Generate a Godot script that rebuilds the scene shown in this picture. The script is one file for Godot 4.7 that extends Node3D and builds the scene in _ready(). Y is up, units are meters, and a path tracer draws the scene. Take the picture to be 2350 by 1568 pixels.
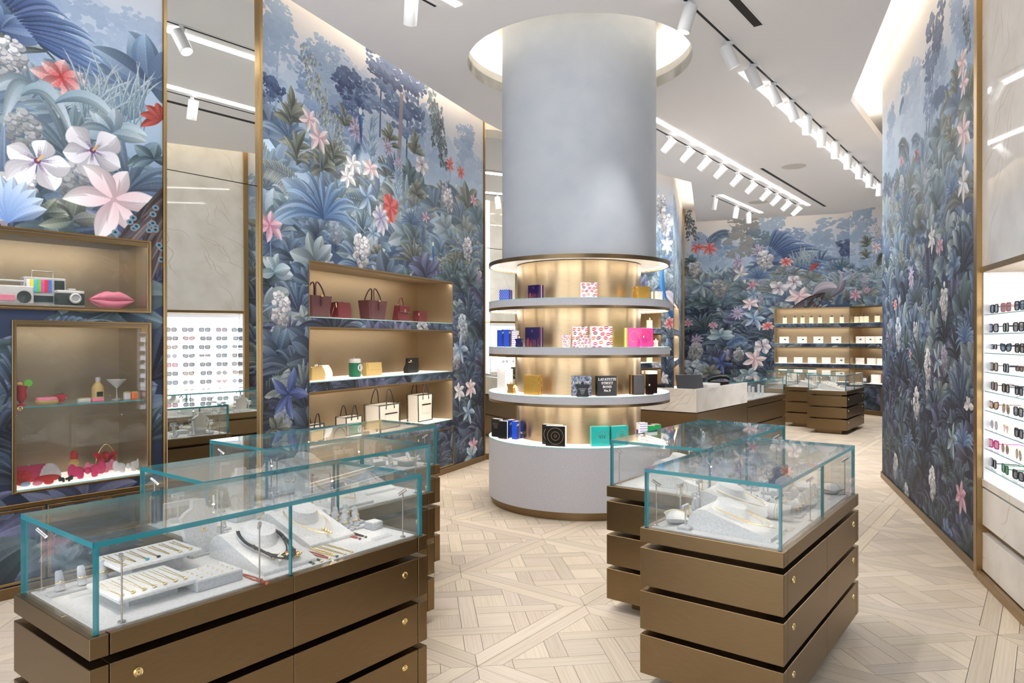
extends Node3D
# ---------------------------------------------------------------- constants
const EYE := 1.45
const TH := 0.6545            # the store's grid is turned this far to the right of the camera
const HC := 3.985             # dropped ceiling
const HT := 4.38              # structural ceiling above the coves
const COL := Vector3(0.609, 0.0, -6.425)
var M := {}
var used := {}
var rng := RandomNumberGenerator.new()

# ---------------------------------------------------------------- mesh builder
class MB:
	var v := PackedVector3Array()
	var n := PackedVector3Array()
	var t := PackedVector2Array()
	var c := PackedColorArray()
	var col := Color(1, 1, 1)
	var use_col := false
	var x := Transform3D.IDENTITY
	func tri(a: Vector3, b: Vector3, d: Vector3, na: Vector3, nb: Vector3, nd: Vector3, ua := Vector2.ZERO, ub := Vector2.ZERO, ud := Vector2.ZERO) -> void:
		if (b - a).cross(d - a).dot(na + nb + nd) > 0.0:
			var q = b; b = d; d = q
			q = nb; nb = nd; nd = q
			q = ub; ub = ud; ud = q
		for p in [a, b, d]: v.append(x * p)
		for p in [na, nb, nd]: n.append((x.basis * p).normalized())
		t.append(ua); t.append(ub); t.append(ud)
		if use_col:
			c.append(col); c.append(col); c.append(col)
	func quad(a: Vector3, b: Vector3, d: Vector3, e: Vector3, uv := Rect2(0, 0, 1, 1), hint := Vector3.ZERO) -> void:
		var nn := (b - a).cross(d - a)
		if nn.length_squared() < 1e-16: nn = (d - a).cross(e - a)
		nn = nn.normalized()
		if hint != Vector3.ZERO and nn.dot(hint) < 0: nn = -nn
		var u0 := uv.position; var u1 := uv.position + uv.size
		tri(a, b, d, nn, nn, nn, Vector2(u0.x, u1.y), Vector2(u1.x, u1.y), Vector2(u1.x, u0.y))
		tri(a, d, e, nn, nn, nn, Vector2(u0.x, u1.y), Vector2(u1.x, u0.y), Vector2(u0.x, u0.y))
	# smooth quad with normals
	func squad(a, b, d, e, na, nb, nd, ne, ua := Vector2.ZERO, ub := Vector2.ZERO, ud := Vector2.ZERO, ue := Vector2.ZERO) -> void:
		tri(a, b, d, na, nb, nd, ua, ub, ud)
		tri(a, d, e, na, nd, ne, ua, ud, ue)
	# box from lo to hi, with a chamfer bv; uv in metres
	func box(lo: Vector3, hi: Vector3, bv := 0.0) -> void:
		var cc := (lo + hi) * 0.5
		var h := (hi - lo) * 0.5
		bv = minf(bv, minf(h.x, minf(h.y, h.z)) * 0.9)
		for ax in 3:
			var a1 := (ax + 1) % 3
			var a2 := (ax + 2) % 3
			for s in [-1.0, 1.0]:
				var nn := Vector3.ZERO; nn[ax] = s
				var p := []
				for k in [[-1, -1], [1, -1], [1, 1], [-1, 1]]:
					var q := Vector3.ZERO
					q[ax] = s * h[ax]; q[a1] = k[0] * (h[a1] - bv); q[a2] = k[1] * (h[a2] - bv)
					p.append(cc + q)
				var uvs := []
				for q in p:
					if ax == 0: uvs.append(Vector2(q.z, -q.y))
					elif ax == 1: uvs.append(Vector2(q.z, q.x))
					else: uvs.append(Vector2(q.x, -q.y))
				tri(p[0], p[1], p[2], nn, nn, nn, uvs[0], uvs[1], uvs[2])
				tri(p[0], p[2], p[3], nn, nn, nn, uvs[0], uvs[2], uvs[3])
		if bv > 0.0:
			for ax in 3:
				var a1 := (ax + 1) % 3
				var a2 := (ax + 2) % 3
				for s1 in [-1.0, 1.0]:
					for s2 in [-1.0, 1.0]:
						var p := []
						for e in [-1.0, 1.0]:
							var q := Vector3.ZERO; q[ax] = e * (h[ax] - bv); q[a1] = s1 * h[a1]; q[a2] = s2 * (h[a2] - bv); p.append(cc + q)
							q = Vector3.ZERO; q[ax] = e * (h[ax] - bv); q[a1] = s1 * (h[a1] - bv); q[a2] = s2 * h[a2]; p.append(cc + q)
						var nn := Vector3.ZERO; nn[a1] = s1; nn[a2] = s2; nn = nn.normalized()
						tri(p[0], p[1], p[3], nn, nn, nn); tri(p[0], p[3], p[2], nn, nn, nn)
			for sx in [-1.0, 1.0]:
				for sy in [-1.0, 1.0]:
					for sz in [-1.0, 1.0]:
						var s := Vector3(sx, sy, sz)
						var nn := s.normalized()
						tri(cc + s * Vector3(h.x, h.y - bv, h.z - bv), cc + s * Vector3(h.x - bv, h.y, h.z - bv), cc + s * Vector3(h.x - bv, h.y - bv, h.z), nn, nn, nn)
	# profile of (radius, y) turned round the y axis
	func lathe(pr: Array, seg := 24, a0 := 0.0, a1 := TAU, smooth := true) -> void:
		for i in pr.size() - 1:
			var p: Vector2 = pr[i]
			var q: Vector2 = pr[i + 1]
			if p.distance_to(q) < 1e-7: continue
			var d := (q - p).normalized()
			var nf := Vector2(d.y, -d.x)
			var np := nf; var nq := nf
			if smooth:
				if i > 0:
					var o: Vector2 = pr[i - 1]
					var dd := (p - o).normalized()
					var m := Vector2(dd.y, -dd.x)
					if m.dot(nf) > 0.6: np = (m + nf).normalized()
				if i < pr.size() - 2:
					var o2: Vector2 = pr[i + 2]
					var dd2 := (o2 - q).normalized()
					var m2 := Vector2(dd2.y, -dd2.x)
					if m2.dot(nf) > 0.6: nq = (m2 + nf).normalized()
			for k in seg:
				var s := a0 + (a1 - a0) * k / seg
				var e := a0 + (a1 - a0) * (k + 1) / seg
				var A := Vector3(cos(s), 0, sin(s)); var B := Vector3(cos(e), 0, sin(e))
				squad(A * p.x + Vector3(0, p.y, 0), B * p.x + Vector3(0, p.y, 0), B * q.x + Vector3(0, q.y, 0), A * q.x + Vector3(0, q.y, 0),
					A * np.x + Vector3(0, np.y, 0), B * np.x + Vector3(0, np.y, 0), B * nq.x + Vector3(0, nq.y, 0), A * nq.x + Vector3(0, nq.y, 0),
					Vector2(s * p.x, -p.y), Vector2(e * p.x, -p.y), Vector2(e * q.x, -q.y), Vector2(s * q.x, -q.y))
	# round tube along points
	func tube(pts: Array, r, seg := 8, closed := false, caps := true) -> void:
		var cnt := pts.size()
		var rings := []
		var up := Vector3.UP
		var prev := Vector3.ZERO
		for i in cnt:
			var a: Vector3 = pts[(i - 1 + cnt) % cnt] if closed else pts[maxi(i - 1, 0)]
			var b: Vector3 = pts[(i + 1) % cnt] if closed else pts[mini(i + 1, cnt - 1)]
			var d := (b - a).normalized()
			if prev == Vector3.ZERO:
				up = Vector3.UP if absf(d.y) < 0.9 else Vector3.RIGHT
				prev = d.cross(up).normalized()
			var side := (prev - d * prev.dot(d)).normalized()
			prev = side
			var w := d.cross(side).normalized()
			var rad: float = r[i] if r is Array else r
			var ring := []
			for k in seg:
				var an := TAU * k / seg
				var nn := side * cos(an) + w * sin(an)
				ring.append([pts[i] + nn * rad, nn])
			rings.append(ring)
		for i in (cnt if closed else cnt - 1):
			var A: Array = rings[i]; var B: Array = rings[(i + 1) % cnt]
			for k in seg:
				var k2 := (k + 1) % seg
				squad(A[k][0], A[k2][0], B[k2][0], B[k][0], A[k][1], A[k2][1], B[k2][1], B[k][1], Vector2(float(k) / seg, i), Vector2(float(k + 1) / seg, i), Vector2(float(k + 1) / seg, i + 1), Vector2(float(k) / seg, i + 1))
		if caps and not closed:
			for e in [0, cnt - 1]:
				var R: Array = rings[e]
				var nn: Vector3 = (pts[0] - pts[1]) if e == 0 else (pts[cnt - 1] - pts[cnt - 2])
				nn = nn.normalized()
				for k in range(1, seg - 1):
					tri(R[0][0], R[k][0], R[k + 1][0], nn, nn, nn)
	func ball(cc: Vector3, r, seg := 12, rows := 8) -> void:
		var R: Vector3 = r if r is Vector3 else Vector3(r, r, r)
		for i in rows:
			var p0 := PI * i / rows; var p1 := PI * (i + 1) / rows
			for k in seg:
				var s := TAU * k / seg; var e := TAU * (k + 1) / seg
				var d := [Vector3(sin(p0) * cos(s), cos(p0), sin(p0) * sin(s)), Vector3(sin(p0) * cos(e), cos(p0), sin(p0) * sin(e)), Vector3(sin(p1) * cos(e), cos(p1), sin(p1) * sin(e)), Vector3(sin(p1) * cos(s), cos(p1), sin(p1) * sin(s))]
				if i > 0: tri(cc + d[0] * R, cc + d[1] * R, cc + d[2] * R, d[0] / R, d[1] / R, d[2] / R)
				if i < rows - 1: tri(cc + d[0] * R, cc + d[2] * R, cc + d[3] * R, d[0] / R, d[2] / R, d[3] / R)
	# polygon (x, z) pushed from y0 to y1 (any convex or concave outline)
	func prism(poly: PackedVector2Array, y0: float, y1: float, uvt := Transform2D.IDENTITY) -> void:
		var ix := Geometry2D.triangulate_polygon(poly)
		for i in range(0, ix.size(), 3):
			var a := poly[ix[i]]; var b := poly[ix[i + 1]]; var d := poly[ix[i + 2]]
			var ua := uvt * a; var ub := uvt * b; var ud := uvt * d
			tri(Vector3(a.x, y1, a.y), Vector3(b.x, y1, b.y), Vector3(d.x, y1, d.y), Vector3.UP, Vector3.UP, Vector3.UP, ua, ub, ud)
			tri(Vector3(a.x, y0, a.y), Vector3(b.x, y0, b.y), Vector3(d.x, y0, d.y), Vector3.DOWN, Vector3.DOWN, Vector3.DOWN, ua, ub, ud)
		var cw := Geometry2D.is_polygon_clockwise(poly)
		var run := 0.0
		for i in poly.size():
			var a := poly[i]; var b := poly[(i + 1) % poly.size()]
			var d := b - a
			var nn := Vector3(d.y, 0, -d.x).normalized()
			if cw: nn = -nn
			var l := d.length()
			tri(Vector3(a.x, y0, a.y), Vector3(b.x, y0, b.y), Vector3(b.x, y1, b.y), nn, nn, nn, Vector2(run, -y0), Vector2(run + l, -y0), Vector2(run + l, -y1))
			tri(Vector3(a.x, y0, a.y), Vector3(b.x, y1, b.y), Vector3(a.x, y1, a.y), nn, nn, nn, Vector2(run, -y0), Vector2(run + l, -y1), Vector2(run, -y1))
			run += l
	func mesh() -> ArrayMesh:
		var a := []
		a.resize(Mesh.ARRAY_MAX)
		a[Mesh.ARRAY_VERTEX] = v; a[Mesh.ARRAY_NORMAL] = n; a[Mesh.ARRAY_TEX_UV] = t
		if use_col: a[Mesh.ARRAY_COLOR] = c
		var am := ArrayMesh.new()
		am.add_surface_from_arrays(Mesh.PRIMITIVE_TRIANGLES, a)
		return am

# ---------------------------------------------------------------- nodes
func numbered(called: String) -> String:
	var k: int = used.get(called, 0)
	used[called] = k + 1
	return called if k == 0 else "%s_%03d" % [called, k]

func tag(o: Node, label: String, category: String, group := "") -> Node:
	o.set_meta("label", label); o.set_meta("category", category)
	if group: o.set_meta("group", group)
	return o

func thing(called: String, label: String, category: String, at := Vector3.ZERO, turn := 0.0, group := "") -> Node3D:
	var o := Node3D.new()
	o.name = numbered(called); add_child(o)
	o.position = at; o.rotation.y = turn
	tag(o, label, category, group)
	return o

func part(called: String, b, m: Material, parent: Node = self) -> MeshInstance3D:
	var o := MeshInstance3D.new()
	o.name = numbered(called) if parent == self else called
	o.mesh = b.mesh() if b is MB else b
	o.material_override = m
	parent.add_child(o, true)
	return o

func struct(called: String, b, m: Material, label := "") -> MeshInstance3D:
	var o := part(called, b, m)
	o.set_meta("kind", "structure")
	if label: o.set_meta("label", label)
	return o

func dup(o: Node3D, at: Vector3, turn: float, label := "", group := "") -> Node3D:
	var r: Node3D = o.duplicate()
	r.name = numbered(base_name(o.name)); add_child(r)
	r.position = at; r.rotation = Vector3(0, turn, 0)
	if label: r.set_meta("label", label)
	if group: r.set_meta("group", group)
	return r

func base_name(s: String) -> String:
	var i := s.rfind("_")
	return s.substr(0, i) if i > 0 and s.substr(i + 1).is_valid_int() and s.length() - i == 4 else s

func bx(lo: Vector3, hi: Vector3, bv := 0.0) -> MB:
	var b := MB.new(); b.box(lo, hi, bv); return b

func cbox(c: Vector3, s: Vector3, bv := 0.0) -> MB:
	return bx(c - s * 0.5, c + s * 0.5, bv)

func at2(p: Vector2, y := 0.0) -> Vector3:
	return Vector3(p.x, y, p.y)

# turn of a node whose local +x runs from p to q
func turn_of(p: Vector2, q: Vector2) -> float:
	var d := (q - p).normalized()
	return atan2(-d.y, d.x)

func spot(parent: Node, at: Vector3, to: Vector3, energy: float, angle: float, color := Color(1, 0.99, 0.975), size := 0.03) -> SpotLight3D:
	var l := SpotLight3D.new()
	l.name = "spot_beam"
	parent.add_child(l, true)
	var up := Vector3.UP if absf((to - at).normalized().y) < 0.98 else Vector3.RIGHT
	l.transform = Transform3D(Basis.looking_at(to - at, up), at)
	l.light_energy = energy; l.light_color = color; l.spot_angle = angle; l.spot_angle_attenuation = 0.7
	l.spot_range = 30; l.spot_attenuation = 2; l.light_size = size; l.shadow_enabled = true
	return l

func area(parent: Node, at: Vector3, dir: Vector3, along: Vector3, size: Vector2, energy: float, color := Color(1, 0.995, 0.985)) -> AreaLight3D:
	var l := AreaLight3D.new()
	l.name = "light_face"
	parent.add_child(l, true)
	var z := -dir.normalized()
	var xx := (along - z * along.dot(z)).normalized()
	l.transform = Transform3D(Basis(xx, z.cross(xx), z), at)
	l.area_size = size; l.light_energy = energy; l.light_color = color; l.area_range = 30; l.area_attenuation = 2; l.shadow_enabled = true
	return l

# ---------------------------------------------------------------- materials
func rgb8(r: float, g: float, b: float, a := 1.0) -> Color:
	return Color(r / 255.0, g / 255.0, b / 255.0, a)

func mat(c: Color, rough := 0.6, metal := 0.0, spec := 0.5) -> StandardMaterial3D:
	var m := StandardMaterial3D.new()
	m.albedo_color = c; m.roughness = rough; m.metallic = metal; m.metallic_specular = spec
	return m

func glow(c: Color, e: float) -> StandardMaterial3D:
	var m := mat(c, 0.6)
	m.emission_enabled = true; m.emission = c; m.emission_energy_multiplier = e
	return m

func pane(a := 0.03, c := Color(0.8, 0.95, 0.93), rough := 0.0) -> StandardMaterial3D:
	var m := mat(Color(c.r, c.g, c.b, a), rough)
	m.transparency = BaseMaterial3D.TRANSPARENCY_ALPHA
	return m

func noise_image(w: int, h: int, freq: float, seed_: int, oct := 4, ridged := false, warp := 0.0) -> Image:
	var f := FastNoiseLite.new()
	f.seed = seed_; f.frequency = freq; f.noise_type = FastNoiseLite.TYPE_SIMPLEX
	f.fractal_octaves = oct
	f.fractal_type = FastNoiseLite.FRACTAL_RIDGED if ridged else FastNoiseLite.FRACTAL_FBM
	if warp > 0.0:
		f.domain_warp_enabled = true; f.domain_warp_amplitude = warp; f.domain_warp_frequency = freq * 0.7
	return f.get_seamless_image(w, h)

func ramp_image(im: Image, stops: Array) -> Image:
	var w := im.get_width(); var h := im.get_height()
	im.convert(Image.FORMAT_L8)
	var src := im.get_data()
	var lut := PackedByteArray(); lut.resize(256 * 3)
	for i in 256:
		var t := i / 255.0
		var c: Color = stops[0][1]
		for k in stops.size() - 1:
			if t >= stops[k][0]: c = (stops[k][1] as Color).lerp(stops[k + 1][1], clampf((t - stops[k][0]) / (stops[k + 1][0] - stops[k][0]), 0, 1))
		lut[i * 3] = int(c.r * 255); lut[i * 3 + 1] = int(c.g * 255); lut[i * 3 + 2] = int(c.b * 255)
	var out := PackedByteArray(); out.resize(w * h * 3)
	for i in w * h:
		var j := src[i] * 3
		out[i * 3] = lut[j]; out[i * 3 + 1] = lut[j + 1]; out[i * 3 + 2] = lut[j + 2]
	return Image.create_from_data(w, h, false, Image.FORMAT_RGB8, out)

func tex(im: Image) -> ImageTexture:
	return ImageTexture.create_from_image(im)

func tri_map(m: StandardMaterial3D, s: float, world := false) -> StandardMaterial3D:
	m.uv1_triplanar = true; m.uv1_world_triplanar = world
	m.uv1_scale = Vector3(s, s, s)
	return m

# off white stone, soft clouds, warm and grey veins running one way with side branches
func marble_image(seed_: int) -> Image:
	var im := ramp_image(noise_image(1024, 1024, 0.004, seed_, 4, false, 30.0), [[0.0, rgb8(226, 220, 211)], [0.5, rgb8(236, 231, 224)], [1.0, rgb8(242, 238, 232)]])
	var r := RandomNumberGenerator.new(); r.seed = seed_
	for k in 34:
		var p := Vector2(r.randf() * 1024, r.randf() * 1024)
		var a := -0.75 + r.randf_range(-0.35, 0.35)
		var wid := r.randf_range(1.4, 3.6) if k < 16 else r.randf_range(0.7, 1.6)
		var c: Color = [rgb8(152, 120, 82), rgb8(132, 124, 116), rgb8(170, 142, 104)][k % 3]
		var n := r.randi_range(120, 520) if k < 12 else r.randi_range(60, 200)
		for i in n:
			a += r.randf_range(-0.16, 0.16) + (-0.75 - a) * 0.02
			if r.randf() < 0.02: a += r.randf_range(-0.8, 0.8)
			p += Vector2(cos(a), sin(a)) * 1.6
			var f := sin(PI * i / n) * r.randf_range(0.55, 1.0)
			var w := wid * r.randf_range(0.5, 1.4)
			for dx in range(-3, 4):
				var g := f * clampf(1.0 - absf(dx) / (w + 0.6), 0, 1)
				if g > 0.02:
					var x := posmod(int(p.x) + dx, 1024); var y := posmod(int(p.y), 1024)
					im.set_pixel(x, y, im.get_pixel(x, y).lerp(c, g * 0.95))
	return im

func make_materials() -> void:
	# ceiling and plaster
	M.ceiling = mat(rgb8(244, 242, 243), 0.9)
	M.cove = mat(rgb8(246, 243, 236), 0.9)
	M.white = mat(rgb8(238, 238, 238), 0.45)
	M.fitting = mat(rgb8(236, 236, 236), 0.4)
	M.black = mat(rgb8(12, 12, 13), 0.6)
	# brushed bronze: fine streaks along the length
	var st := noise_image(16, 512, 0.35, 5, 3)
	st.resize(512, 512, Image.INTERPOLATE_LANCZOS)
	var br := ramp_image(st.duplicate(), [[0.0, rgb8(226, 226, 226)], [1.0, rgb8(255, 255, 255)]])
	M.br_tex = tex(br)
	var bump := tex(st)
	for d in [["bronze", rgb8(144, 121, 89), 0.36], ["brass", rgb8(172, 142, 98), 0.32], ["bronze_pale", rgb8(170, 151, 124), 0.42]]:
		var m := mat(d[1], d[2], 1.0)
		m.albedo_texture = M.br_tex
		m.heightmap_enabled = true; m.heightmap_texture = bump; m.heightmap_scale = 0.006
		m.uv1_scale = Vector3(2, 7, 1)
		M[d[0]] = m
	# the column's core: grain runs round, satin
	var cm := mat(rgb8(190, 168, 136), 0.32, 1.0)
	cm.albedo_texture = M.br_tex
	cm.uv1_scale = Vector3(1, 3, 1)
	cm.anisotropy_enabled = true; cm.anisotropy = -0.9
	M.core = cm
	M.subfloor = mat(rgb8(150, 130, 106), 0.8)
	M.gold = mat(rgb8(246, 220, 160), 0.2, 1.0)
	M.gold_soft = mat(rgb8(226, 194, 132), 0.35, 1.0)
	M.steel = mat(rgb8(196, 190, 186), 0.25, 1.0)
	M.pearl = mat(rgb8(242, 236, 228), 0.2)
	# suede of the jewellery displays
	var su := noise_image(256, 256, 0.09, 11, 4)
	M.suede = mat(rgb8(228, 228, 226), 0.95)
	M.suede.albedo_texture = tex(ramp_image(su.duplicate(), [[0.0, rgb8(226, 226, 226)], [1.0, rgb8(255, 255, 255)]]))
	M.suede.rim_enabled = true; M.suede.rim = 0.3
	tri_map(M.suede, 3.0)
	M.suede_grey = M.suede.duplicate(); M.suede_grey.albedo_color = rgb8(200, 202, 204)
	# grey microcement of the column
	var ce := noise_image(512, 512, 0.012, 21, 5, false, 25.0)
	M.cement = mat(rgb8(188, 193, 199), 0.75)
	M.cement.albedo_texture = tex(ramp_image(ce, [[0.0, rgb8(240, 243, 247)], [0.5, rgb8(248, 249, 251)], [1.0, rgb8(255, 255, 255)]]))
	tri_map(M.cement, 0.5)
	M.linen = mat(rgb8(208, 207, 211), 0.9)
	M.linen.albedo_texture = tex(ramp_image(noise_image(256, 256, 0.2, 31, 3), [[0.0, rgb8(232, 232, 236)], [1.0, rgb8(255, 255, 255)]]))
	tri_map(M.linen, 1.2)
	# marble: off white, thin warm veins
	for d in [["marble", 41, 0.16], ["marble_b", 47, 0.03]]:
		var ma := mat(Color(1, 1, 1), d[2])
		ma.albedo_texture = tex(marble_image(d[1]))
		tri_map(ma, 0.55)
		M[d[0]] = ma
	# oak: grain along u
	var gr := noise_image(48, 1024, 0.02, 51, 5, false, 14.0)
	gr.resize(1024, 1024, Image.INTERPOLATE_LANCZOS)
	var oak := mat(Color(1, 1, 1), 0.42)
	oak.albedo_texture = tex(ramp_image(gr, [[0.0, rgb8(224, 206, 183)], [0.35, rgb8(233, 217, 196)], [0.6, rgb8(237, 222, 203)], [1.0, rgb8(242, 230, 213)]]))
	oak.vertex_color_use_as_albedo = true
	M.oak = oak
	# glass
	M.glass = pane(0.02)
	M.glass_edge = mat(rgb8(26, 148, 158), 0.05)
	M.glass_edge.clearcoat_enabled = true
	M.glass_edge.transparency = BaseMaterial3D.TRANSPARENCY_ALPHA
	M.glass_edge.albedo_color.a = 0.8
	M.shelf_edge = mat(rgb8(168, 214, 214), 0.1)
	M.shelf_glass = pane(0.10, Color(0.9, 0.97, 0.97))
	M.mirror = mat(rgb8(232, 234, 230), 0.0, 1.0)
	M.acrylic = pane(0.22, Color(0.95, 0.95, 0.95), 0.1)
	# lights
	M.led = glow(Color(1, 0.985, 0.96), 9.0)
	M.led_soft = glow(Color(1, 0.97, 0.92), 4.0)
	M.led_warm = glow(Color(1, 0.88, 0.7), 5.0)
	M.lens = glow(Color(1, 0.98, 0.95), 14.0)
	M.lightbox = glow(Color(0.96, 0.96, 1.0), 0.55)
	M.opal = glow(Color(1, 0.97, 0.93), 0.75)

# ---------------------------------------------------------------- the room
const W1A := Vector2(-3.621, -2.985)
const W1B := Vector2(-2.287, -4.591)
const MR1 := Vector2(-2.276, -4.604)
const MR2 := Vector2(-1.848, -5.120)
const W2A := Vector2(-1.855, -5.175)
const W2B := Vector2(-0.344, -8.504)
const M2B := Vector2(0.059, -8.830)
const CB2A := Vector2(4.92, -8.775)
const CB2B := Vector2(3.985, -7.515)
const W3B := Vector2(2.565, -11.15)
const W4B := Vector2(3.834, -15.73)
const W5K := Vector2(6.84, -14.2)
const W5B := Vector2(7.58, -12.40)
const W6A := Vector2(3.931, -7.443)
const W6B := Vector2(2.886, -4.333)
const CABA := Vector2(2.872, -4.290)
const CABB := Vector2(2.421, -2.943)
const W6C := Vector2(0.98, 1.36)
const W0 := Vector2(-5.60, -0.60)

# wall slab from p to q (seen with p on the left), holes as Rect2(along, up, w, h); local x along, z towards the room
func wall_mesh(len_: float, hgt: float, holes: Array, thick := 0.08, y0 := 0.0) -> MB:
	var xs := [0.0, len_]; var ys := [y0, hgt]
	for h in holes:
		for k in [h.position.x, h.end.x]: if not xs.has(k): xs.append(k)
		for k in [h.position.y, h.end.y]: if not ys.has(k): ys.append(k)
	xs.sort(); ys.sort()
	var b := MB.new()
	for i in xs.size() - 1:
		for j in ys.size() - 1:
			var c := Vector2((xs[i] + xs[i + 1]) / 2, (ys[j] + ys[j + 1]) / 2)
			var open := false
			for h in holes: if h.has_point(c): open = true
			if open: continue
			var uv := Rect2(xs[i] / len_, 1.0 - ys[j + 1] / hgt, (xs[i + 1] - xs[i]) / len_, (ys[j + 1] - ys[j]) / hgt)
			b.quad(Vector3(xs[i], ys[j], 0), Vector3(xs[i + 1], ys[j], 0), Vector3(xs[i + 1], ys[j + 1], 0), Vector3(xs[i], ys[j + 1], 0), uv, Vector3(0, 0, 1))
			b.quad(Vector3(xs[i], ys[j], -thick), Vector3(xs[i + 1], ys[j], -thick), Vector3(xs[i + 1], ys[j + 1], -thick), Vector3(xs[i], ys[j + 1], -thick), uv, Vector3(0, 0, -1))
	var edges := [Rect2(0, y0, len_, hgt - y0)] + holes
	for e in edges.size():
		var r: Rect2 = edges[e]
		var s := -1.0 if e == 0 else 1.0
		var z := Rect2(0, 0, 0.001, 0.001)
		b.quad(Vector3(r.position.x, r.position.y, 0), Vector3(r.position.x, r.end.y, 0), Vector3(r.position.x, r.end.y, -thick), Vector3(r.position.x, r.position.y, -thick), z, Vector3(s, 0, 0))
		b.quad(Vector3(r.end.x, r.position.y, 0), Vector3(r.end.x, r.end.y, 0), Vector3(r.end.x, r.end.y, -thick), Vector3(r.end.x, r.position.y, -thick), z, Vector3(-s, 0, 0))
		b.quad(Vector3(r.position.x, r.position.y, 0), Vector3(r.end.x, r.position.y, 0), Vector3(r.end.x, r.position.y, -thick), Vector3(r.position.x, r.position.y, -thick), z, Vector3(0, s, 0))
		b.quad(Vector3(r.position.x, r.end.y, 0), Vector3(r.end.x, r.end.y, 0), Vector3(r.end.x, r.end.y, -thick), Vector3(r.position.x, r.end.y, -thick), z, Vector3(0, -s, 0))
	return b

func wall(called: String, p: Vector2, q: Vector2, m: Material, holes := [], label := "", hgt := HT, y0 := 0.0) -> MeshInstance3D:
	var o := struct(called, wall_mesh(p.distance_to(q), hgt, holes, 0.08, y0), m, label)
	o.position = at2(p); o.rotation.y = turn_of(p, q)
	return o

func baseboard(called: String, p: Vector2, q: Vector2, h := 0.065) -> void:
	var o := struct(called, bx(Vector3(0, 0, 0.001), Vector3(p.distance_to(q), h, 0.016), 0.003), M.bronze)
	o.position = at2(p); o.rotation.y = turn_of(p, q)

func mural_mat(im: Image) -> StandardMaterial3D:
	var m := mat(Color(1, 1, 1), 0.62)
	m.albedo_texture = tex(im)
	m.texture_repeat = false
	return m

func build_room() -> void:
	# floor below the boards
	var outline := PackedVector2Array([W0, Vector2(-2.854, -3.908), MR2, W2B, M2B, W3B, W4B, W5K, W5B, W6A, W6B, W6C])
	var fl := MB.new()
	fl.prism(outline, -0.15, -0.012)
	var floor_ := struct("floor", fl, M.subfloor, "pale oak parquet floor of woven square panels")
	build_parquet(floor_, outline)
	var top := MB.new(); top.prism(outline, HT, HT + 0.15)
	struct("ceiling_upper", top, M.cove, "plaster ceiling above the lit coves")
	# dropped ceiling with the round opening for the column
	var slab := PackedVector2Array([Vector2(-1.70, -5.10), Vector2(-0.332, -8.087), Vector2(-0.05, -8.60), Vector2(2.861, -11.2), Vector2(3.92, -14.9), Vector2(6.56, -13.94), Vector2(7.25, -12.35),
		Vector2(4.745, -8.98), Vector2(3.569, -7.393), Vector2(2.82, -5.211), Vector2(0.86, 0.74), Vector2(-5.05, -0.72)])
	var hole := PackedVector2Array()
	for k in 73:
		var a := -PI * 0.5 - TAU * k / 72.0
		hole.append(Vector2(COL.x + cos(a) * 1.015, COL.z + sin(a) * 1.015))
	# cut the slab from its far corner to the hole so that it is one outline
	var key := PackedVector2Array()
	for i in slab.size():
		key.append(slab[i])
		if i == 3:
			for k in hole.size(): key.append(hole[hole.size() - 1 - k] if Geometry2D.is_polygon_clockwise(slab) == Geometry2D.is_polygon_clockwise(hole.slice(0, 72)) else hole[k])
			key.append(slab[i] + Vector2(0.0005, 0.0005))
	var sb := MB.new()
	sb.prism(key, HC, HC + 0.1)
	struct("ceiling", sb, M.ceiling, "white dropped ceiling with a round opening over the column")
	var ring := MB.new()
	ring.lathe([Vector2(1.015, HC), Vector2(1.015, HC + 0.17), Vector2(1.045, HC + 0.17), Vector2(1.045, HC + 0.1)], 72)
	var rg := struct("ceiling_opening_rim", ring, M.cove)
	rg.position = COL
	# coves: LED strips lying on the dropped ceiling near its edges
	var cove := [[Vector2(-3.4, -2.75), Vector2(-1.66, -5.0)], [Vector2(-1.60, -5.10), Vector2(-0.24, -8.02)], [Vector2(0.1, -8.55), Vector2(2.8, -10.95)], [Vector2(2.98, -11.3), Vector2(4.0, -14.75)],
		[Vector2(4.1, -14.72), Vector2(6.5, -13.82)], [Vector2(4.62, -8.98), Vector2(3.46, -7.42)], [Vector2(3.44, -7.3), Vector2(2.76, -5.3)], [Vector2(2.70, -5.1), Vector2(1.0, 0.1)]]
	for c in cove:
		var p: Vector2 = c[0]; var q: Vector2 = c[1]
		var l := p.distance_to(q)
		var t := thing("cove_light_strip", "warm white light strip hidden in the ceiling cove", "light", at2(p, HC + 0.101), turn_of(p, q), "cove light strips")
		part("led_strip", bx(Vector3(0, 0, -0.012), Vector3(l, 0.012, 0.012)), M.led_warm, t)
		area(t, Vector3(l / 2, 0.02, 0), Vector3.UP, Vector3.RIGHT, Vector2(l, 0.03), 0.55 * l * COVE, Color(1, 0.97, 0.92))
	var ct := thing("opening_light_ring", "ring of warm light hidden round the ceiling opening", "light", COL + Vector3(0, HC + 0.101, 0))
	var rl := MB.new()
	rl.lathe([Vector2(1.08, 0), Vector2(1.08, 0.012), Vector2(1.11, 0.012), Vector2(1.11, 0)], 64)
	part("led_strip", rl, M.led_warm, ct)
	for k in 16:
		var a := TAU * k / 16
		area(ct, Vector3(cos(a) * 1.095, 0.02, sin(a) * 1.095), Vector3.UP, Vector3(-sin(a), 0, cos(a)), Vector2(0.42, 0.03), 0.42 * COVE, Color(1, 0.97, 0.92))

func hall(at: Vector2, l: float, s: float) -> Vector2:
	# grid coordinates: l forward along the grid, s to its right
	return at + Vector2(sin(TH), -cos(TH)) * l + Vector2(cos(TH), sin(TH)) * s

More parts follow.
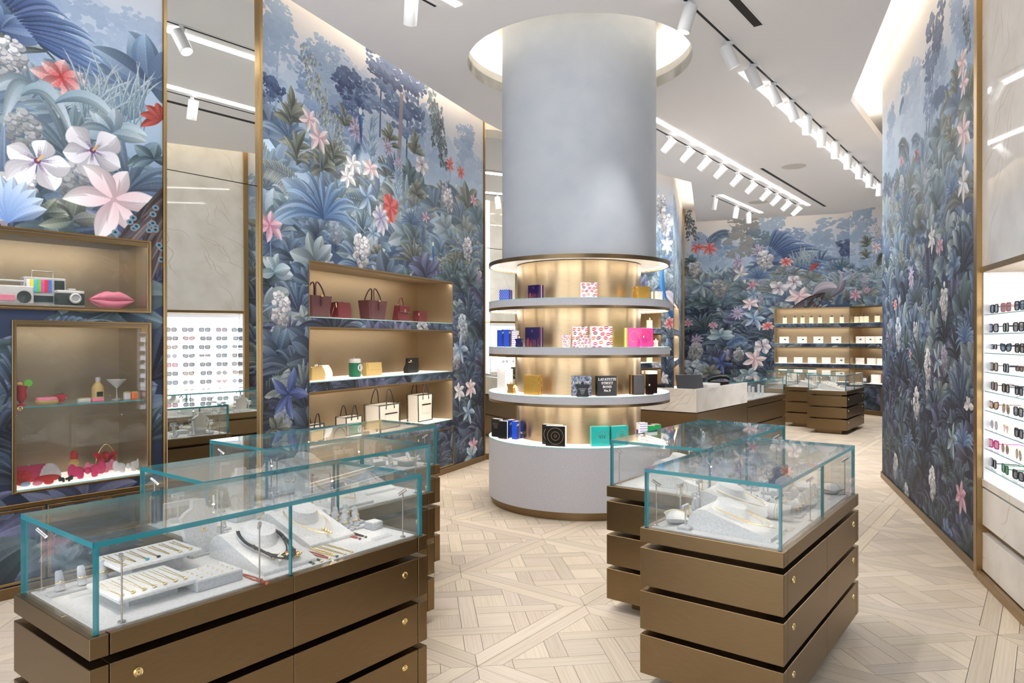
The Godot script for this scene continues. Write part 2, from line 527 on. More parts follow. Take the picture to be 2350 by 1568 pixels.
func build_parquet(floor_: Node, outline: PackedVector2Array) -> void:
	rng.seed = 77
	var side := 0.91
	var o := Vector2(0.231, -5.118)
	var fr := 0.082
	var gap := 0.0012
	var pieces := []      # [polygon in grid coords, grain angle, centre world]
	var inner := []       # pieces of one panel, polygon in panel coords
	var hs := side / 2
	# frame strips, mitred
	for k in 4:
		var pg := PackedVector2Array([Vector2(-hs, -hs), Vector2(hs, -hs), Vector2(hs - fr, -hs + fr), Vector2(-hs + fr, -hs + fr)])
		var rot := PackedVector2Array()
		for p in pg: rot.append(p.rotated(k * PI / 2))
		inner.append([rot, k * PI / 2])
	# woven strips and blocks, turned by 45 degrees, cut to the panel
	var q := hs - fr
	var clip := PackedVector2Array([Vector2(-q, -q), Vector2(q, -q), Vector2(q, q), Vector2(-q, q)])
	var pp := 0.262; var sw := 0.086
	for i in range(-4, 5):
		for j in range(-4, 5):
			var cx := i * pp; var cy := j * pp
			if (i + j) % 2 == 0:
				weave(inner, clip, Vector2(cx - pp + sw / 2, cy - sw / 2), Vector2(cx + pp - sw / 2, cy + sw / 2), 0.0)
			else:
				weave(inner, clip, Vector2(cx - sw / 2, cy - pp + sw / 2), Vector2(cx + sw / 2, cy + pp - sw / 2), PI / 2)
			weave(inner, clip, Vector2(cx + sw / 2, cy + sw / 2), Vector2(cx + pp - sw / 2, cy + pp - sw / 2), 0.0 if (i * 3 + j) % 2 == 0 else PI / 2)
	var ca := Vector2(cos(TH), sin(TH)); var cb := Vector2(-sin(TH), cos(TH))
	var near := []
	for i in range(-16, 17):
		for j in range(-16, 17):
			var c := o + ca * (i + 0.5) * side + cb * (j + 0.5) * side
			var inside := 0
			for k in [Vector2(-hs, -hs), Vector2(hs, -hs), Vector2(hs, hs), Vector2(-hs, hs)]:
				if Geometry2D.is_point_in_polygon(c + ca * k.x + cb * k.y, outline): inside += 1
			if inside == 0: continue
			for e in inner:
				var w := PackedVector2Array()
				for p in e[0]: w.append(c + ca * p.x + cb * p.y)
				var parts := [w] if inside == 4 else Geometry2D.intersect_polygons(w, outline)
				for g in parts:
					if absf(area_of(g)) < 0.0006: continue
					var off := Geometry2D.offset_polygon(g, -gap)
					if off.is_empty(): continue
					var m := Vector2.ZERO
					for p in g: m += p
					m /= g.size()
					var front := -m.y
					var seen: bool = front > 1.7 and absf(m.x / front) < 0.78
					var hid: bool = m.distance_to(Vector2(COL.x, COL.z)) < 0.8
					near.append([off[0], e[1] + TH, m, (front if seen and not hid else 100.0 + m.length())])
	near.sort_custom(func(a, b): return a[3] < b[3])
	var rest := MB.new(); rest.use_col = true
	for k in near.size():
		var e: Array = near[k]
		var b: MB = rest if k >= 300 else MB.new()
		b.use_col = true
		var t := rng.randf_range(0.76, 0.96)
		b.col = Color(t, t * rng.randf_range(0.975, 1.0), t * rng.randf_range(0.94, 1.0))
		var uo := Vector2(rng.randf() * 7, rng.randf() * 7)
		var an: float = e[1]
		var lift := rng.randf_range(-0.0004, 0.0)
		b.prism(e[0], -0.012, lift, Transform2D(Vector2(cos(an) * 1.1, -sin(an) * 3.2), Vector2(sin(an) * 1.1, cos(an) * 3.2), uo))
		if k < 300: part("plank", b, M.oak, floor_)
	var r := part("plank_field", rest, M.oak, floor_)
	r.set_meta("kind", "stuff")

func weave(inner: Array, clip: PackedVector2Array, lo: Vector2, hi: Vector2, grain: float) -> void:
	var r := PackedVector2Array()
	for p in [lo, Vector2(hi.x, lo.y), hi, Vector2(lo.x, hi.y)]: r.append((p as Vector2).rotated(PI / 4))
	for g in Geometry2D.intersect_polygons(r, clip):
		if absf(area_of(g)) > 0.0006: inner.append([g, grain + PI / 4])

func area_of(g: PackedVector2Array) -> float:
	var s := 0.0
	for i in g.size(): s += g[i].cross(g[(i + 1) % g.size()])
	return s / 2

# ---------------------------------------------------------------- the printed murals (flat wallpaper, painted stroke by stroke)
class Paint:
	var im: Image
	var w: int
	var h: int
	var s: float          # pixels per metre
	var hm: float         # height in metres
	var r := RandomNumberGenerator.new()
	func _init(wm: float, hm_: float, s_: float, seed_: int) -> void:
		s = s_; hm = hm_
		w = int(wm * s); h = int(hm * s)
		im = Image.create(w, h, false, Image.FORMAT_RGB8)
		r.seed = seed_
	func px(x: float, y: float) -> Vector2:
		return Vector2(x * s, (hm - y) * s)
	func quad(a: Vector2, b: Vector2, c: Vector2, d: Vector2, col: Color) -> void:
		var y0 := int(ceil(minf(minf(a.y, b.y), minf(c.y, d.y)) - 0.5))
		var y1 := int(floor(maxf(maxf(a.y, b.y), maxf(c.y, d.y)) - 0.5))
		if y1 < 0 or y0 >= h: return
		y0 = maxi(y0, 0); y1 = mini(y1, h - 1)
		for y in range(y0, y1 + 1):
			var yy := y + 0.5
			var x0 := 1e9; var x1 := -1e9
			var p := d; var q := a
			for k in 4:
				if k == 1: p = a; q = b
				elif k == 2: p = b; q = c
				elif k == 3: p = c; q = d
				if (p.y <= yy) != (q.y <= yy):
					var x := p.x + (yy - p.y) * (q.x - p.x) / (q.y - p.y)
					if x < x0: x0 = x
					if x > x1: x1 = x
			var i0 := maxi(int(floor(x0)), 0); var i1 := mini(int(ceil(x1)), w)
			if i1 > i0: im.fill_rect(Rect2i(i0, y, i1 - i0, 1), col)
	func disc(c: Vector2, rx: float, ry: float, col: Color) -> void:
		for y in range(maxi(int(c.y - ry), 0), mini(int(c.y + ry), h - 1) + 1):
			var t := (y + 0.5 - c.y) / ry
			var e := rx * sqrt(maxf(0.0, 1.0 - t * t))
			var x0 := maxi(int(c.x - e), 0); var x1 := mini(int(c.x + e + 0.5), w)
			if x1 > x0: im.fill_rect(Rect2i(x0, y, x1 - x0, 1), col)
	# leaf along a bend: c0 at the base, c1 at the tip; halves differ, a pale rib between
	func leaf(p0: Vector2, p1: Vector2, p2: Vector2, wid: float, c0: Color, c1: Color, rib := 0.25, blunt := 0.8, streak := 0.05) -> void:
		var ln := p0.distance_to(p1) + p1.distance_to(p2)
		var n := clampi(int(ln / 9.0), 4, 16)
		var ks := [-1.0, -0.66, -0.33, -0.05, 0.05, 0.33, 0.66, 1.0] if wid > 10 else ([-1.0, -0.45, 0.1, 1.0] if wid > 3 else [-1.0, 0.0, 1.0])
		var tone := []
		for k in ks.size() - 1: tone.append(r.randf_range(-streak, streak) + (0.07 if k < ks.size() / 2 else -0.08) - absf(ks[k] + ks[k + 1]) * 0.03)
		var prev := []
		for i in n + 1:
			var t := float(i) / n
			var m := p0.lerp(p1, t).lerp(p1.lerp(p2, t), t)
			var d := (p1 - p0).lerp(p2 - p1, t).normalized()
			var nn := Vector2(-d.y, d.x)
			var ww := wid * 0.5 * pow(sin(PI * pow(clampf(t, 0.02, 0.995), blunt)), 0.85)
			var row := []
			for k in ks: row.append(m + nn * ww * k)
			if i > 0:
				var cc := c0.lerp(c1, (i - 0.5) / n)
				for k in ks.size() - 1:
					var q := cc
					var tt: float = tone[k]
					q = q.lightened(tt * 1.6) if tt > 0 else q.darkened(-tt * 1.6)
					if rib > 0.0 and wid > 10 and k == 3: q = cc.lightened(rib)
					quad(prev[k], prev[k + 1], row[k + 1], row[k], q)
			prev = row
	func stem(pts: Array, wid: float, c: Color) -> void:
		for i in pts.size() - 1:
			var a: Vector2 = pts[i]; var b: Vector2 = pts[i + 1]
			var nn := (b - a).orthogonal().normalized() * wid * 0.5
			quad(a - nn, a + nn, b + nn, b - nn, c)
	func jit(c: Color, a := 0.05) -> Color:
		var k := r.randf_range(-a, a)
		return Color(clampf(c.r + k + r.randf_range(-a, a) * 0.3, 0, 1), clampf(c.g + k, 0, 1), clampf(c.b + k + r.randf_range(-a, a) * 0.4, 0, 1))
	# ---- plants, p in pixels, q = size in pixels
	func strap(p: Vector2, q: float, c0: Color, c1: Color, n := 13) -> void:
		for i in n:
			var a := lerpf(-1.35, 1.35, (i + r.randf_range(0.1, 0.9)) / n)
			if i % 2: a = -a
			var l := q * r.randf_range(0.75, 1.1)
			var d := Vector2(sin(a), -cos(a))
			var tip := p + d * l * 0.8 + Vector2(sin(a) * l * 0.35, l * r.randf_range(0.05, 0.5) * absf(sin(a)) + 0.1 * l)
			leaf(p, p + d * l * 0.62, tip, q * r.randf_range(0.075, 0.125), jit(c0), jit(c1), 0.12, 0.75)
	func broad(p: Vector2, q: float, c0: Color, c1: Color, n := 7) -> void:
		for i in n:
			var a := lerpf(-1.9, 1.9, (i + r.randf()) / n)
			if i % 2: a = -a
			var l := q * r.randf_range(0.7, 1.1)
			var d := Vector2(sin(a), -cos(a))
			leaf(p, p + d * l * 0.5 + d.orthogonal() * l * r.randf_range(-0.15, 0.15), p + d * l * 0.95 + Vector2(0, l * 0.22), l * r.randf_range(0.34, 0.5), jit(c0), jit(c1), 0.16, 0.85)
	func palm(p: Vector2, q: float, c0: Color, c1: Color, a := 0.5) -> void:
		var d := Vector2(sin(a), -cos(a))
		var p1 := p + d * q * 0.7
		var p2 := p + d * q + Vector2(sin(a) * q * 0.4, q * 0.35)
		for i in 16:
			var t := (i + 1) / 17.0
			var m := p.lerp(p1, t).lerp(p1.lerp(p2, t), t)
			var dd := (p1 - p).lerp(p2 - p1, t).normalized()
			for sd in [-1.0, 1.0]:
				var o: Vector2 = (dd * 0.75 + dd.orthogonal() * sd * 0.8).normalized()
				var l: float = q * 0.42 * (1.0 - t * 0.55)
				leaf(m, m + o * l * 0.6, m + o * l * 0.9 + Vector2(0, l * 0.35), q * 0.055, jit(c0), jit(c1), 0.0, 0.7)
		stem([p, p.lerp(p1, 0.5), p.lerp(p1, 0.5).lerp(p1.lerp(p2, 0.5), 0.5), p2], maxf(2, q * 0.015), c0)
	func fluff(p: Vector2, q: float, c: Color, tall := 1.25) -> void:
		for i in 70:
			var a := r.randf() * TAU; var k := sqrt(r.randf())
			var e := p + Vector2(cos(a) * k * q * 0.75, sin(a) * k * q * tall * 0.8)
			var sz := q * r.randf_range(0.12, 0.22)
			var sh := clampf(0.78 + (p.y - e.y) / q * 0.2 + r.randf_range(-0.12, 0.18), 0.5, 1.0)
			disc(e + Vector2(sz * 0.25, sz * 0.35), sz, sz * 0.85, c.darkened(1.0 - sh * 0.78).lerp(Color(0.45, 0.52, 0.64), 0.25))
			disc(e, sz * 0.9, sz * 0.7, c.darkened(1.0 - sh))
	func vine(p: Vector2, q: float, c: Color) -> void:
		for i in 60:
			var t := r.randf()
			var e := p + Vector2(r.randf_range(-0.45, 0.45) * q + (t - 0.5) * q * 0.5, (t - 0.5) * q * 2.2)
			var a := r.randf_range(-0.9, 0.9) + PI
			var l := q * r.randf_range(0.18, 0.32)
			var d := Vector2(sin(a), -cos(a))
			leaf(e, e + d * l * 0.5, e + d * l, l * 0.6, jit(c.darkened(r.randf() * 0.45)), jit(c.darkened(r.randf() * 0.2)), 0.1, 0.8)
	func olive(p: Vector2, q: float, c0: Color, c1: Color) -> void:
		for i in 13:
			var a := lerpf(-1.5, 1.5, (i + r.randf_range(0.2, 0.8)) / 13)
			if i % 2: a = -a
			var o := p + Vector2(0, q * (0.75 - 0.6 * r.randf()))
			var d := Vector2(sin(a), -cos(a))
			var l := q * r.randf_range(0.6, 1.15)
			leaf(o, o + d * l * 0.55 + d.orthogonal() * l * 0.1 * signf(a), o + d * l + Vector2(sin(a) * l * 0.1, l * 0.12), l * 0.3, jit(c0), jit(c1), 0.1, 0.95)
	func grass(p: Vector2, q: float, c0: Color, c1: Color) -> void:
		for i in 60:
			var a := r.randf_range(-0.75, 0.75)
			var b := p + Vector2(r.randf_range(-0.5, 0.5) * q, r.randf_range(-0.1, 0.35) * q)
			var l := q * r.randf_range(0.5, 0.9)
			leaf(b, b + Vector2(sin(a * 0.5), -cos(a * 0.5)) * l * 0.6, b + Vector2(sin(a), -cos(a)) * l, q * 0.03, jit(c0), jit(c1), 0.0)
	func lily(p: Vector2, q: float, cin: Color, cout: Color, n := 6, rot := 0.0, wid := 0.42, sq := 0.85, blunt := 0.9) -> void:
		for pass_ in 2:
			for i in n:
				if i % 2 != pass_: continue
				var a := rot + TAU * i / n + r.randf_range(-0.12, 0.12)
				var d := Vector2(sin(a), -cos(a) * sq)
				var l := q * r.randf_range(0.85, 1.1)
				var o := d.orthogonal() * l * r.randf_range(-0.18, 0.18)
				var mid_c := cin.lerp(cout, 0.75)
				leaf(p + d * q * 0.03, p + d * l * 0.55 + o, p + d * l + Vector2(0, l * 0.08), l * wid * 1.08, cin.darkened(0.14), cout.darkened(0.14), 0.0, blunt, 0.0)
				leaf(p, p + d * l * 0.55 + o, p + d * l + Vector2(0, l * 0.08), l * wid, cin, cout, 0.04, blunt, 0.02)
				leaf(p, p + d * l * 0.3 + o * 0.5, p + d * l * 0.6 + o, l * wid * 0.3, cin, mid_c, 0.0, 0.9, 0.0)
		disc(p, q * 0.07, q * 0.06, cin.darkened(0.15))
	func hib(p: Vector2, q: float, c: Color, rot: float) -> void:
		lily(p, q, Color(0.55, 0.48, 0.66).lerp(c, 0.72), c, 5, rot, 0.72, 0.9, 1.35)
		for i in 5:
			var a := rot + TAU * i / 5.0
			var d := Vector2(sin(a), -cos(a) * 0.9)
			for k in [-0.12, 0.0, 0.12]: leaf(p, p + d.rotated(k) * q * 0.25, p + d.rotated(k) * q * 0.5, q * 0.03, Color(0.4, 0.3, 0.5), c.darkened(0.06), 0.0)
		disc(p, q * 0.09, q * 0.09, Color(0.42, 0.24, 0.4))
		stem([p, p + Vector2(q * 0.14, -q * 0.2)], q * 0.06, Color(0.85, 0.7, 0.45))
	func tree(p: Vector2, q: float, c: Color, sky: Color, foot := 1.6) -> void:
		stem([p, p + Vector2(q * 0.04, q * 0.7), p + Vector2(-q * 0.02, q * foot)], maxf(2.0, q * 0.06), c.lerp(sky, 0.25))
		for k in 4: stem([p + Vector2(0, q * 0.55), p + Vector2((k - 1.5) * q * 0.4, -q * 0.05)], maxf(1.5, q * 0.025), c.lerp(sky, 0.2))
		for layer in [2, 1, 0]:
			for i in (9 if layer == 0 else 6):
				var e := p + Vector2(r.randf_range(-0.65, 0.65) * q, r.randf_range(-0.5, 0.3) * q + layer * q * 0.62)
				var rx := q * r.randf_range(0.26, 0.46); var ry := rx * r.randf_range(0.45, 0.7)
				for k in 24:
					var a := r.randf() * TAU; var m := sqrt(r.randf())
					var pp := e + Vector2(cos(a) * rx * m, sin(a) * ry * m)
					var up := clampf((e.y - pp.y) / ry * 0.5 + 0.5, 0, 1)
					disc(pp, rx * r.randf_range(0.14, 0.3), ry * r.randf_range(0.16, 0.3), c.lerp(sky, 0.04 + up * 0.4 + r.randf() * 0.12 + layer * 0.2))
	func mist(y0: float, y1: float, c: Color, a: float) -> void:
		var hh := int((y1 - y0) * s)
		var ov := Image.create(w, hh, false, Image.FORMAT_RGBA8)
		for y in hh: ov.fill_rect(Rect2i(0, y, w, 1), Color(c.r, c.g, c.b, a * sin(PI * (y + 0.5) / hh)))
		var base := im.get_region(Rect2i(0, maxi(0, int((hm - y1) * s)), w, hh))
		base.convert(Image.FORMAT_RGBA8)
		base.blend_rect(ov, Rect2i(0, 0, w, hh), Vector2i.ZERO)
		base.convert(Image.FORMAT_RGB8)
		im.blit_rect(base, Rect2i(0, 0, w, hh), Vector2i(0, maxi(0, int((hm - y1) * s))))

const PAL := {"deep": [[40, 50, 74], [80, 100, 134]], "mid": [[66, 88, 120], [128, 154, 184]], "blue": [[62, 92, 138], [158, 186, 214]], "pale": [[124, 152, 170], [204, 218, 224]], "teal": [[54, 76, 90], [128, 156, 166]], "olive": [[74, 82, 82], [160, 164, 148]], "violet": [[62, 66, 106], [138, 146, 188]],
	"w": [[230, 226, 230], [247, 245, 248]], "g": [[150, 154, 158], [196, 198, 200]], "pink": [[238, 200, 208], [250, 246, 246]], "pinkd": [[206, 140, 164], [232, 204, 218]], "coral": [[206, 90, 92], [234, 170, 170]], "red": [[206, 66, 68], [240, 226, 226]], "r": [[136, 44, 44], [206, 92, 76]],
	"lav": [[166, 150, 196], [218, 206, 226]], "lb": [[118, 150, 188], [210, 224, 236]], "bl": [[52, 68, 128], [116, 138, 196]], "mist": [[138, 160, 190], [168, 186, 208]], "dark": [[38, 54, 92], [62, 84, 126]], "grey": [[84, 102, 122], [140, 158, 172]], "dead": [[120, 122, 130], [150, 156, 160]], "br": [[50, 40, 44], [98, 82, 82]], "b": [[30, 96, 160], [90, 150, 200]]}

func pc(k: String, i: int) -> Color:
	var c: Array = PAL[k][i]
	return rgb8(c[0], c[1], c[2])

# wm x hm metres; top = where the thicket starts; unit = size of a plant
func mural(wm: float, s: float, seed_: int, top: float, unit: float, heroes: Array, out_s: float) -> StandardMaterial3D:
	var P := Paint.new(wm, HT, s, seed_)
	var stops := [[4.4, rgb8(226, 221, 218)], [3.7, rgb8(214, 214, 222)], [3.2, rgb8(176, 194, 216)], [2.7, rgb8(146, 172, 202)], [2.3, rgb8(62, 80, 112)], [1.4, rgb8(42, 52, 78)], [0.0, rgb8(28, 33, 52)]]
	for y in P.h:
		var yy := HT - y / s
		var c: Color = stops[0][1]
		for k in stops.size() - 1:
			if yy <= stops[k][0]: c = (stops[k][1] as Color).lerp(stops[k + 1][1], clampf((stops[k][0] - yy) / (stops[k][0] - stops[k + 1][0]), 0, 1))
		P.im.fill_rect(Rect2i(0, y, P.w, 1), c)
	# hills
	for k in 3:
		var yb := top + 0.85 - k * 0.25
		var f := FastNoiseLite.new(); f.seed = seed_ + k; f.frequency = 0.6
		var hc: Color = [rgb8(204, 206, 216), rgb8(184, 196, 214), rgb8(160, 182, 208)][k]
		for x in P.w:
			var yt := yb + f.get_noise_1d(x / s * 2.2) * 0.35
			var p := int((HT - yt) * s)
			P.im.fill_rect(Rect2i(x, maxi(p, 0), 1, int(0.5 * s)), hc)
		P.mist(yb - 0.6, yb + 0.1, rgb8(206, 216, 228), 0.55)
	# a misty wood behind
	for k in int(wm * 5):
		var tp := P.px(P.r.randf() * wm, top + P.r.randf_range(0.0, 0.75) + 0.1)
		var far := P.r.randf()
		P.tree(tp, P.r.randf_range(0.16, 0.34) * s, rgb8(96, 124, 166).lerp(rgb8(172, 188, 212), far), rgb8(160, 180, 208).lerp(rgb8(204, 212, 224), far), 2.6)
		if k % 4 == 3: P.mist(top - 0.4, top + 0.7, rgb8(178, 198, 222), 0.3)
	# trees first, so that the thicket stands before them
	for e in heroes:
		if e[0] == "tree": P.tree(P.px(e[1], e[2]), e[3] * s * 1.7, pc(e[4], 0), pc(e[4], 1) if e[4] != "dark" else rgb8(150, 172, 206), 2.2)
		elif e[0] == "hang":
			P.vine(P.px(e[1], e[2]), e[3] * s * 0.8, pc(e[4], 1)); P.vine(P.px(e[1] + 0.05, e[2] - e[3] * 0.5), e[3] * s * 0.8, pc(e[4], 0).lightened(0.2))
		elif e[0] == "trunk": P.stem([P.px(e[1] + 0.02, e[2] + e[3]), P.px(e[1], e[2]), P.px(e[1] - 0.03, e[2] - e[3])], 0.06 * s, rgb8(150, 140, 150))
	P.mist(top - 0.5, top + 0.4, rgb8(168, 192, 216), 0.5)
	# the thicket, row by row from the back
	var y := top
	var hero_done := {}
	for h in heroes.size(): if heroes[h][0] in ["tree", "hang", "trunk"]: hero_done[h] = true
	while y > -0.25:
		var dep := clampf((top - y) / (top + 0.1), 0, 1)
		var n := int(wm / unit * 2.3)
		for i in n:
			var p := P.px((i + P.r.randf()) / n * wm, y + P.r.randf_range(-0.5, 0.5) * unit * 0.6)
			var q := unit * s * P.r.randf_range(0.75, 1.25)
			var ks: Array = ["mid", "pale", "teal", "olive", "blue"] if dep < 0.3 else (["mid", "teal", "blue", "violet", "deep", "pale"] if dep < 0.65 else ["deep", "deep", "mid", "teal", "violet", "deep", "mid"])
			var k: String = ks[P.r.randi() % ks.size()]
			var f := 0.24 * dep
			var a := pc(k, 0).darkened(f + 0.28); var b := pc(k, 1).darkened(f)
			match P.r.randi() % 6:
				0, 1: P.broad(p, q * 0.8, a, b)
				2: P.strap(p, q, a, b, 11)
				3: P.palm(p, q * 0.9, a, b, P.r.randf_range(-1.0, 1.0))
				4: P.broad(p, q * 0.62, a, b, 9)
				5:
					P.strap(p, q * 0.8, a, b, 9)
					if P.r.randf() < 0.35: P.fluff(p - Vector2(0, q * 0.4), q * 0.26, [rgb8(206, 208, 216), rgb8(160, 172, 190), rgb8(190, 184, 206)][P.r.randi() % 3])
		y -= unit * 0.42
	P.mist(top - 0.7, top + 0.35, rgb8(176, 196, 216), 0.3)
	for h in heroes.size():
		if not hero_done.has(h): hero(P, heroes[h])
	P.im.resize(int(wm * out_s), int(HT * out_s), Image.INTERPOLATE_CUBIC)
	return mural_mat(P.im)

func hero(P: Paint, e: Array) -> void:
	var p := P.px(e[1], e[2]); var q: float = e[3] * P.s * 1.18
	var a := pc(e[4], 0); var b := pc(e[4], 1)
	var rot := deg_to_rad(e[5])
	match e[0]:
		"lily":
			P.stem([p, p + Vector2(q * 0.1, q * 1.6)], maxf(2, q * 0.06), rgb8(110, 140, 168))
			P.lily(p, q, a, b, 6, rot)
		"lily8": P.lily(p, q, a, b, 8, rot, 0.46, 0.7)
		"star": P.lily(p, q, a, b, 5, rot + 0.3, 0.36, 1.0)
		"anem": P.lily(p, q, rgb8(150, 146, 190), b, 9, rot, 0.5, 1.1, 1.3)
		"poppy": P.lily(p, q, a, rgb8(226, 120, 112), 7, rot, 0.7, 1.1, 1.4)
		"hib": P.hib(p, q, b, rot)
		"red":
			for k in 5:
				var an := -1.9 + k * 0.55
				P.leaf(p, p + Vector2(sin(an), -cos(an)) * q * 0.6, p + Vector2(sin(an), -cos(an) + 0.25) * q, q * 0.38, a, b, 0.1)
		"fluff": P.fluff(p, q, b)
		"fluffL":
			P.lily(p, q, a, b, 11, rot, 0.24, 1.0); P.fluff(p, q * 0.45, b, 0.9)
		"strap": P.strap(p, q, a, b, 22)
		"broad": P.broad(p + Vector2(0, q * 0.3), q, a, b, 8)
		"olive": P.olive(p, q, a, b)
		"vine": P.vine(p, q, rgb8(196, 208, 210))
		"palm": P.palm(p + Vector2(-q * 0.5, q * 0.5), q, a, b, 0.6)
		"grass": P.grass(p, q, a, b)
		"plume":
			for k in 40:
				var an := P.r.randf_range(-1.0, 1.0); var o := p + Vector2(P.r.randf_range(-0.1, 0.1) * q, P.r.randf_range(-0.6, 0.9) * q)
				P.leaf(o, o + Vector2(sin(an) * 0.3, -0.25) * q, o + Vector2(sin(an) * 0.5, -0.4) * q, q * 0.07, P.jit(a), P.jit(b), 0.0)
		"blue":
			for k in 9:
				var an := -1.2 + k * 0.33
				P.leaf(p + Vector2(0, q * 0.4), p + Vector2(sin(an), -cos(an)) * q * 0.5, p + Vector2(sin(an), -cos(an)) * q, q * 0.42, rgb8(110, 146, 206), rgb8(206, 222, 242), 0.15, 1.1)
		"blades":
			P.broad(p + Vector2(-q * 0.25, q * 0.25), q * 0.55, rgb8(58, 82, 128), rgb8(136, 164, 206), 10)
			for k in 15:
				var an := 0.25 + k * 0.12; var o := p + Vector2(-q * 0.25 + k * q * 0.03, -q * 0.15 + k * q * 0.03)
				var l := q * P.r.randf_range(0.8, 1.15)
				P.leaf(o, o + Vector2(sin(an), -cos(an)) * l * 0.6, o + Vector2(sin(an) * l * 0.95, -cos(an) * l * 0.5 + l * 0.15), q * 0.085, P.jit(rgb8(50, 74, 122)), P.jit(rgb8(128, 158, 204)), 0.1, 0.7)
		"arch":
			for k in 7:
				var an := -1.0 + k * 0.33
				var o := p + Vector2(P.r.randf_range(-0.3, 0.3) * q, q * 0.1)
				P.leaf(o, o + Vector2(sin(an) * q * 0.7, -q * 0.55), o + Vector2(sin(an) * q * 1.3, q * P.r.randf_range(0.1, 0.6)), q * 0.24, P.jit(a), P.jit(b), 0.08, 0.9)
		"bird":
			P.leaf(p + Vector2(0, -q * 0.6), p, p + Vector2(q * 0.05, q * 1.1), q * 0.28, rgb8(70, 140, 200), rgb8(30, 70, 130), 0.0)
			P.disc(p + Vector2(-q * 0.02, -q * 0.62), q * 0.14, q * 0.18, rgb8(230, 232, 232))
		"tail": peacock_tail(P, p + Vector2(q * 0.35, -q * 0.5), q * 1.1, 0.93)
		"peacock2":
			peacock_tail(P, p + Vector2(-q * 0.05, q * 0.2), q * 1.15, 0.62)
			P.leaf(p + Vector2(-q * 0.5, q * 0.3), p + Vector2(-q * 0.1, -q * 0.2), p + Vector2(q * 0.4, q * 0.05), q * 0.42, rgb8(150, 142, 160), rgb8(208, 202, 214), 0.0, 1.1, 0.14)
			P.leaf(p + Vector2(q * 0.05, q * 0.4), p + Vector2(q * 0.75, q * 0.1), p + Vector2(q * 0.5, -q * 0.66), q * 0.24, rgb8(96, 90, 112), rgb8(186, 182, 200), 0.0, 1.1)
			peacock_head(P, p + Vector2(q * 0.52, -q * 0.6), q, 1.0, rgb8(186, 182, 200))
		"peacock":
			P.leaf(p + Vector2(0, q * 0.1), p + Vector2(q * 0.3, q * 0.8), p + Vector2(q * 0.7, q * 1.1), q * 0.45, rgb8(60, 120, 190), rgb8(40, 84, 150), 0.1)
			P.leaf(p + Vector2(-q * 0.15, q * 0.2), p + Vector2(q * 0.2, q * 0.3), p + Vector2(q * 0.6, q * 0.7), q * 0.6, rgb8(206, 196, 206), rgb8(176, 170, 186), 0.0, 1.0, 0.12)
			P.leaf(p + Vector2(0.1 * q, q * 0.4), p + Vector2(-q * 0.4, 0), p + Vector2(-q * 0.12, -q * 0.75), q * 0.28, rgb8(40, 110, 180), rgb8(70, 150, 210), 0.0, 1.1)
			peacock_head(P, p + Vector2(-q * 0.14, -q * 0.72), q, -1.0, rgb8(60, 140, 200))

func peacock_head(P: Paint, p: Vector2, q: float, sd: float, c: Color) -> void:
	P.disc(p, q * 0.11, q * 0.09, c)
	P.leaf(p + Vector2(sd * q * 0.05, 0), p + Vector2(sd * q * 0.15, q * 0.01), p + Vector2(sd * q * 0.24, q * 0.05), q * 0.06, rgb8(70, 70, 76), rgb8(40, 40, 46), 0.0)
	P.disc(p + Vector2(sd * q * 0.03, -q * 0.01), q * 0.025, q * 0.025, rgb8(16, 16, 22))
	for k in 5: P.leaf(p, p + Vector2((k - 3) * q * 0.05 * sd, -q * 0.15), p + Vector2((k - 3) * q * 0.08 * sd, -q * 0.27), q * 0.04, rgb8(60, 90, 120), rgb8(50, 110, 150), 0.0)

func peacock_tail(P: Paint, p: Vector2, q: float, ang: float) -> void:
	for k in 26:
		var an := ang + P.r.randf_range(-0.35, 0.35) + PI
		var d := Vector2(cos(an), -sin(an))
		var l := q * P.r.randf_range(0.6, 1.25)
		P.leaf(p, p + d * l * 0.5, p + d * l + Vector2(0, l * 0.2), q * 0.16, P.jit(rgb8(46, 36, 42)), P.jit(rgb8(94, 80, 82)), 0.12, 0.9, 0.15)
	for k in 30:
		var an := ang + P.r.randf_range(-0.33, 0.33) + PI
		var e := p + Vector2(cos(an), -sin(an)) * q * P.r.randf_range(0.2, 1.1) + Vector2(0, q * 0.1)
		P.disc(e, q * 0.04, q * 0.034, rgb8(150, 140, 140)); P.disc(e, q * 0.026, q * 0.023, rgb8(60, 140, 170)); P.disc(e, q * 0.013, q * 0.011, rgb8(20, 30, 60))

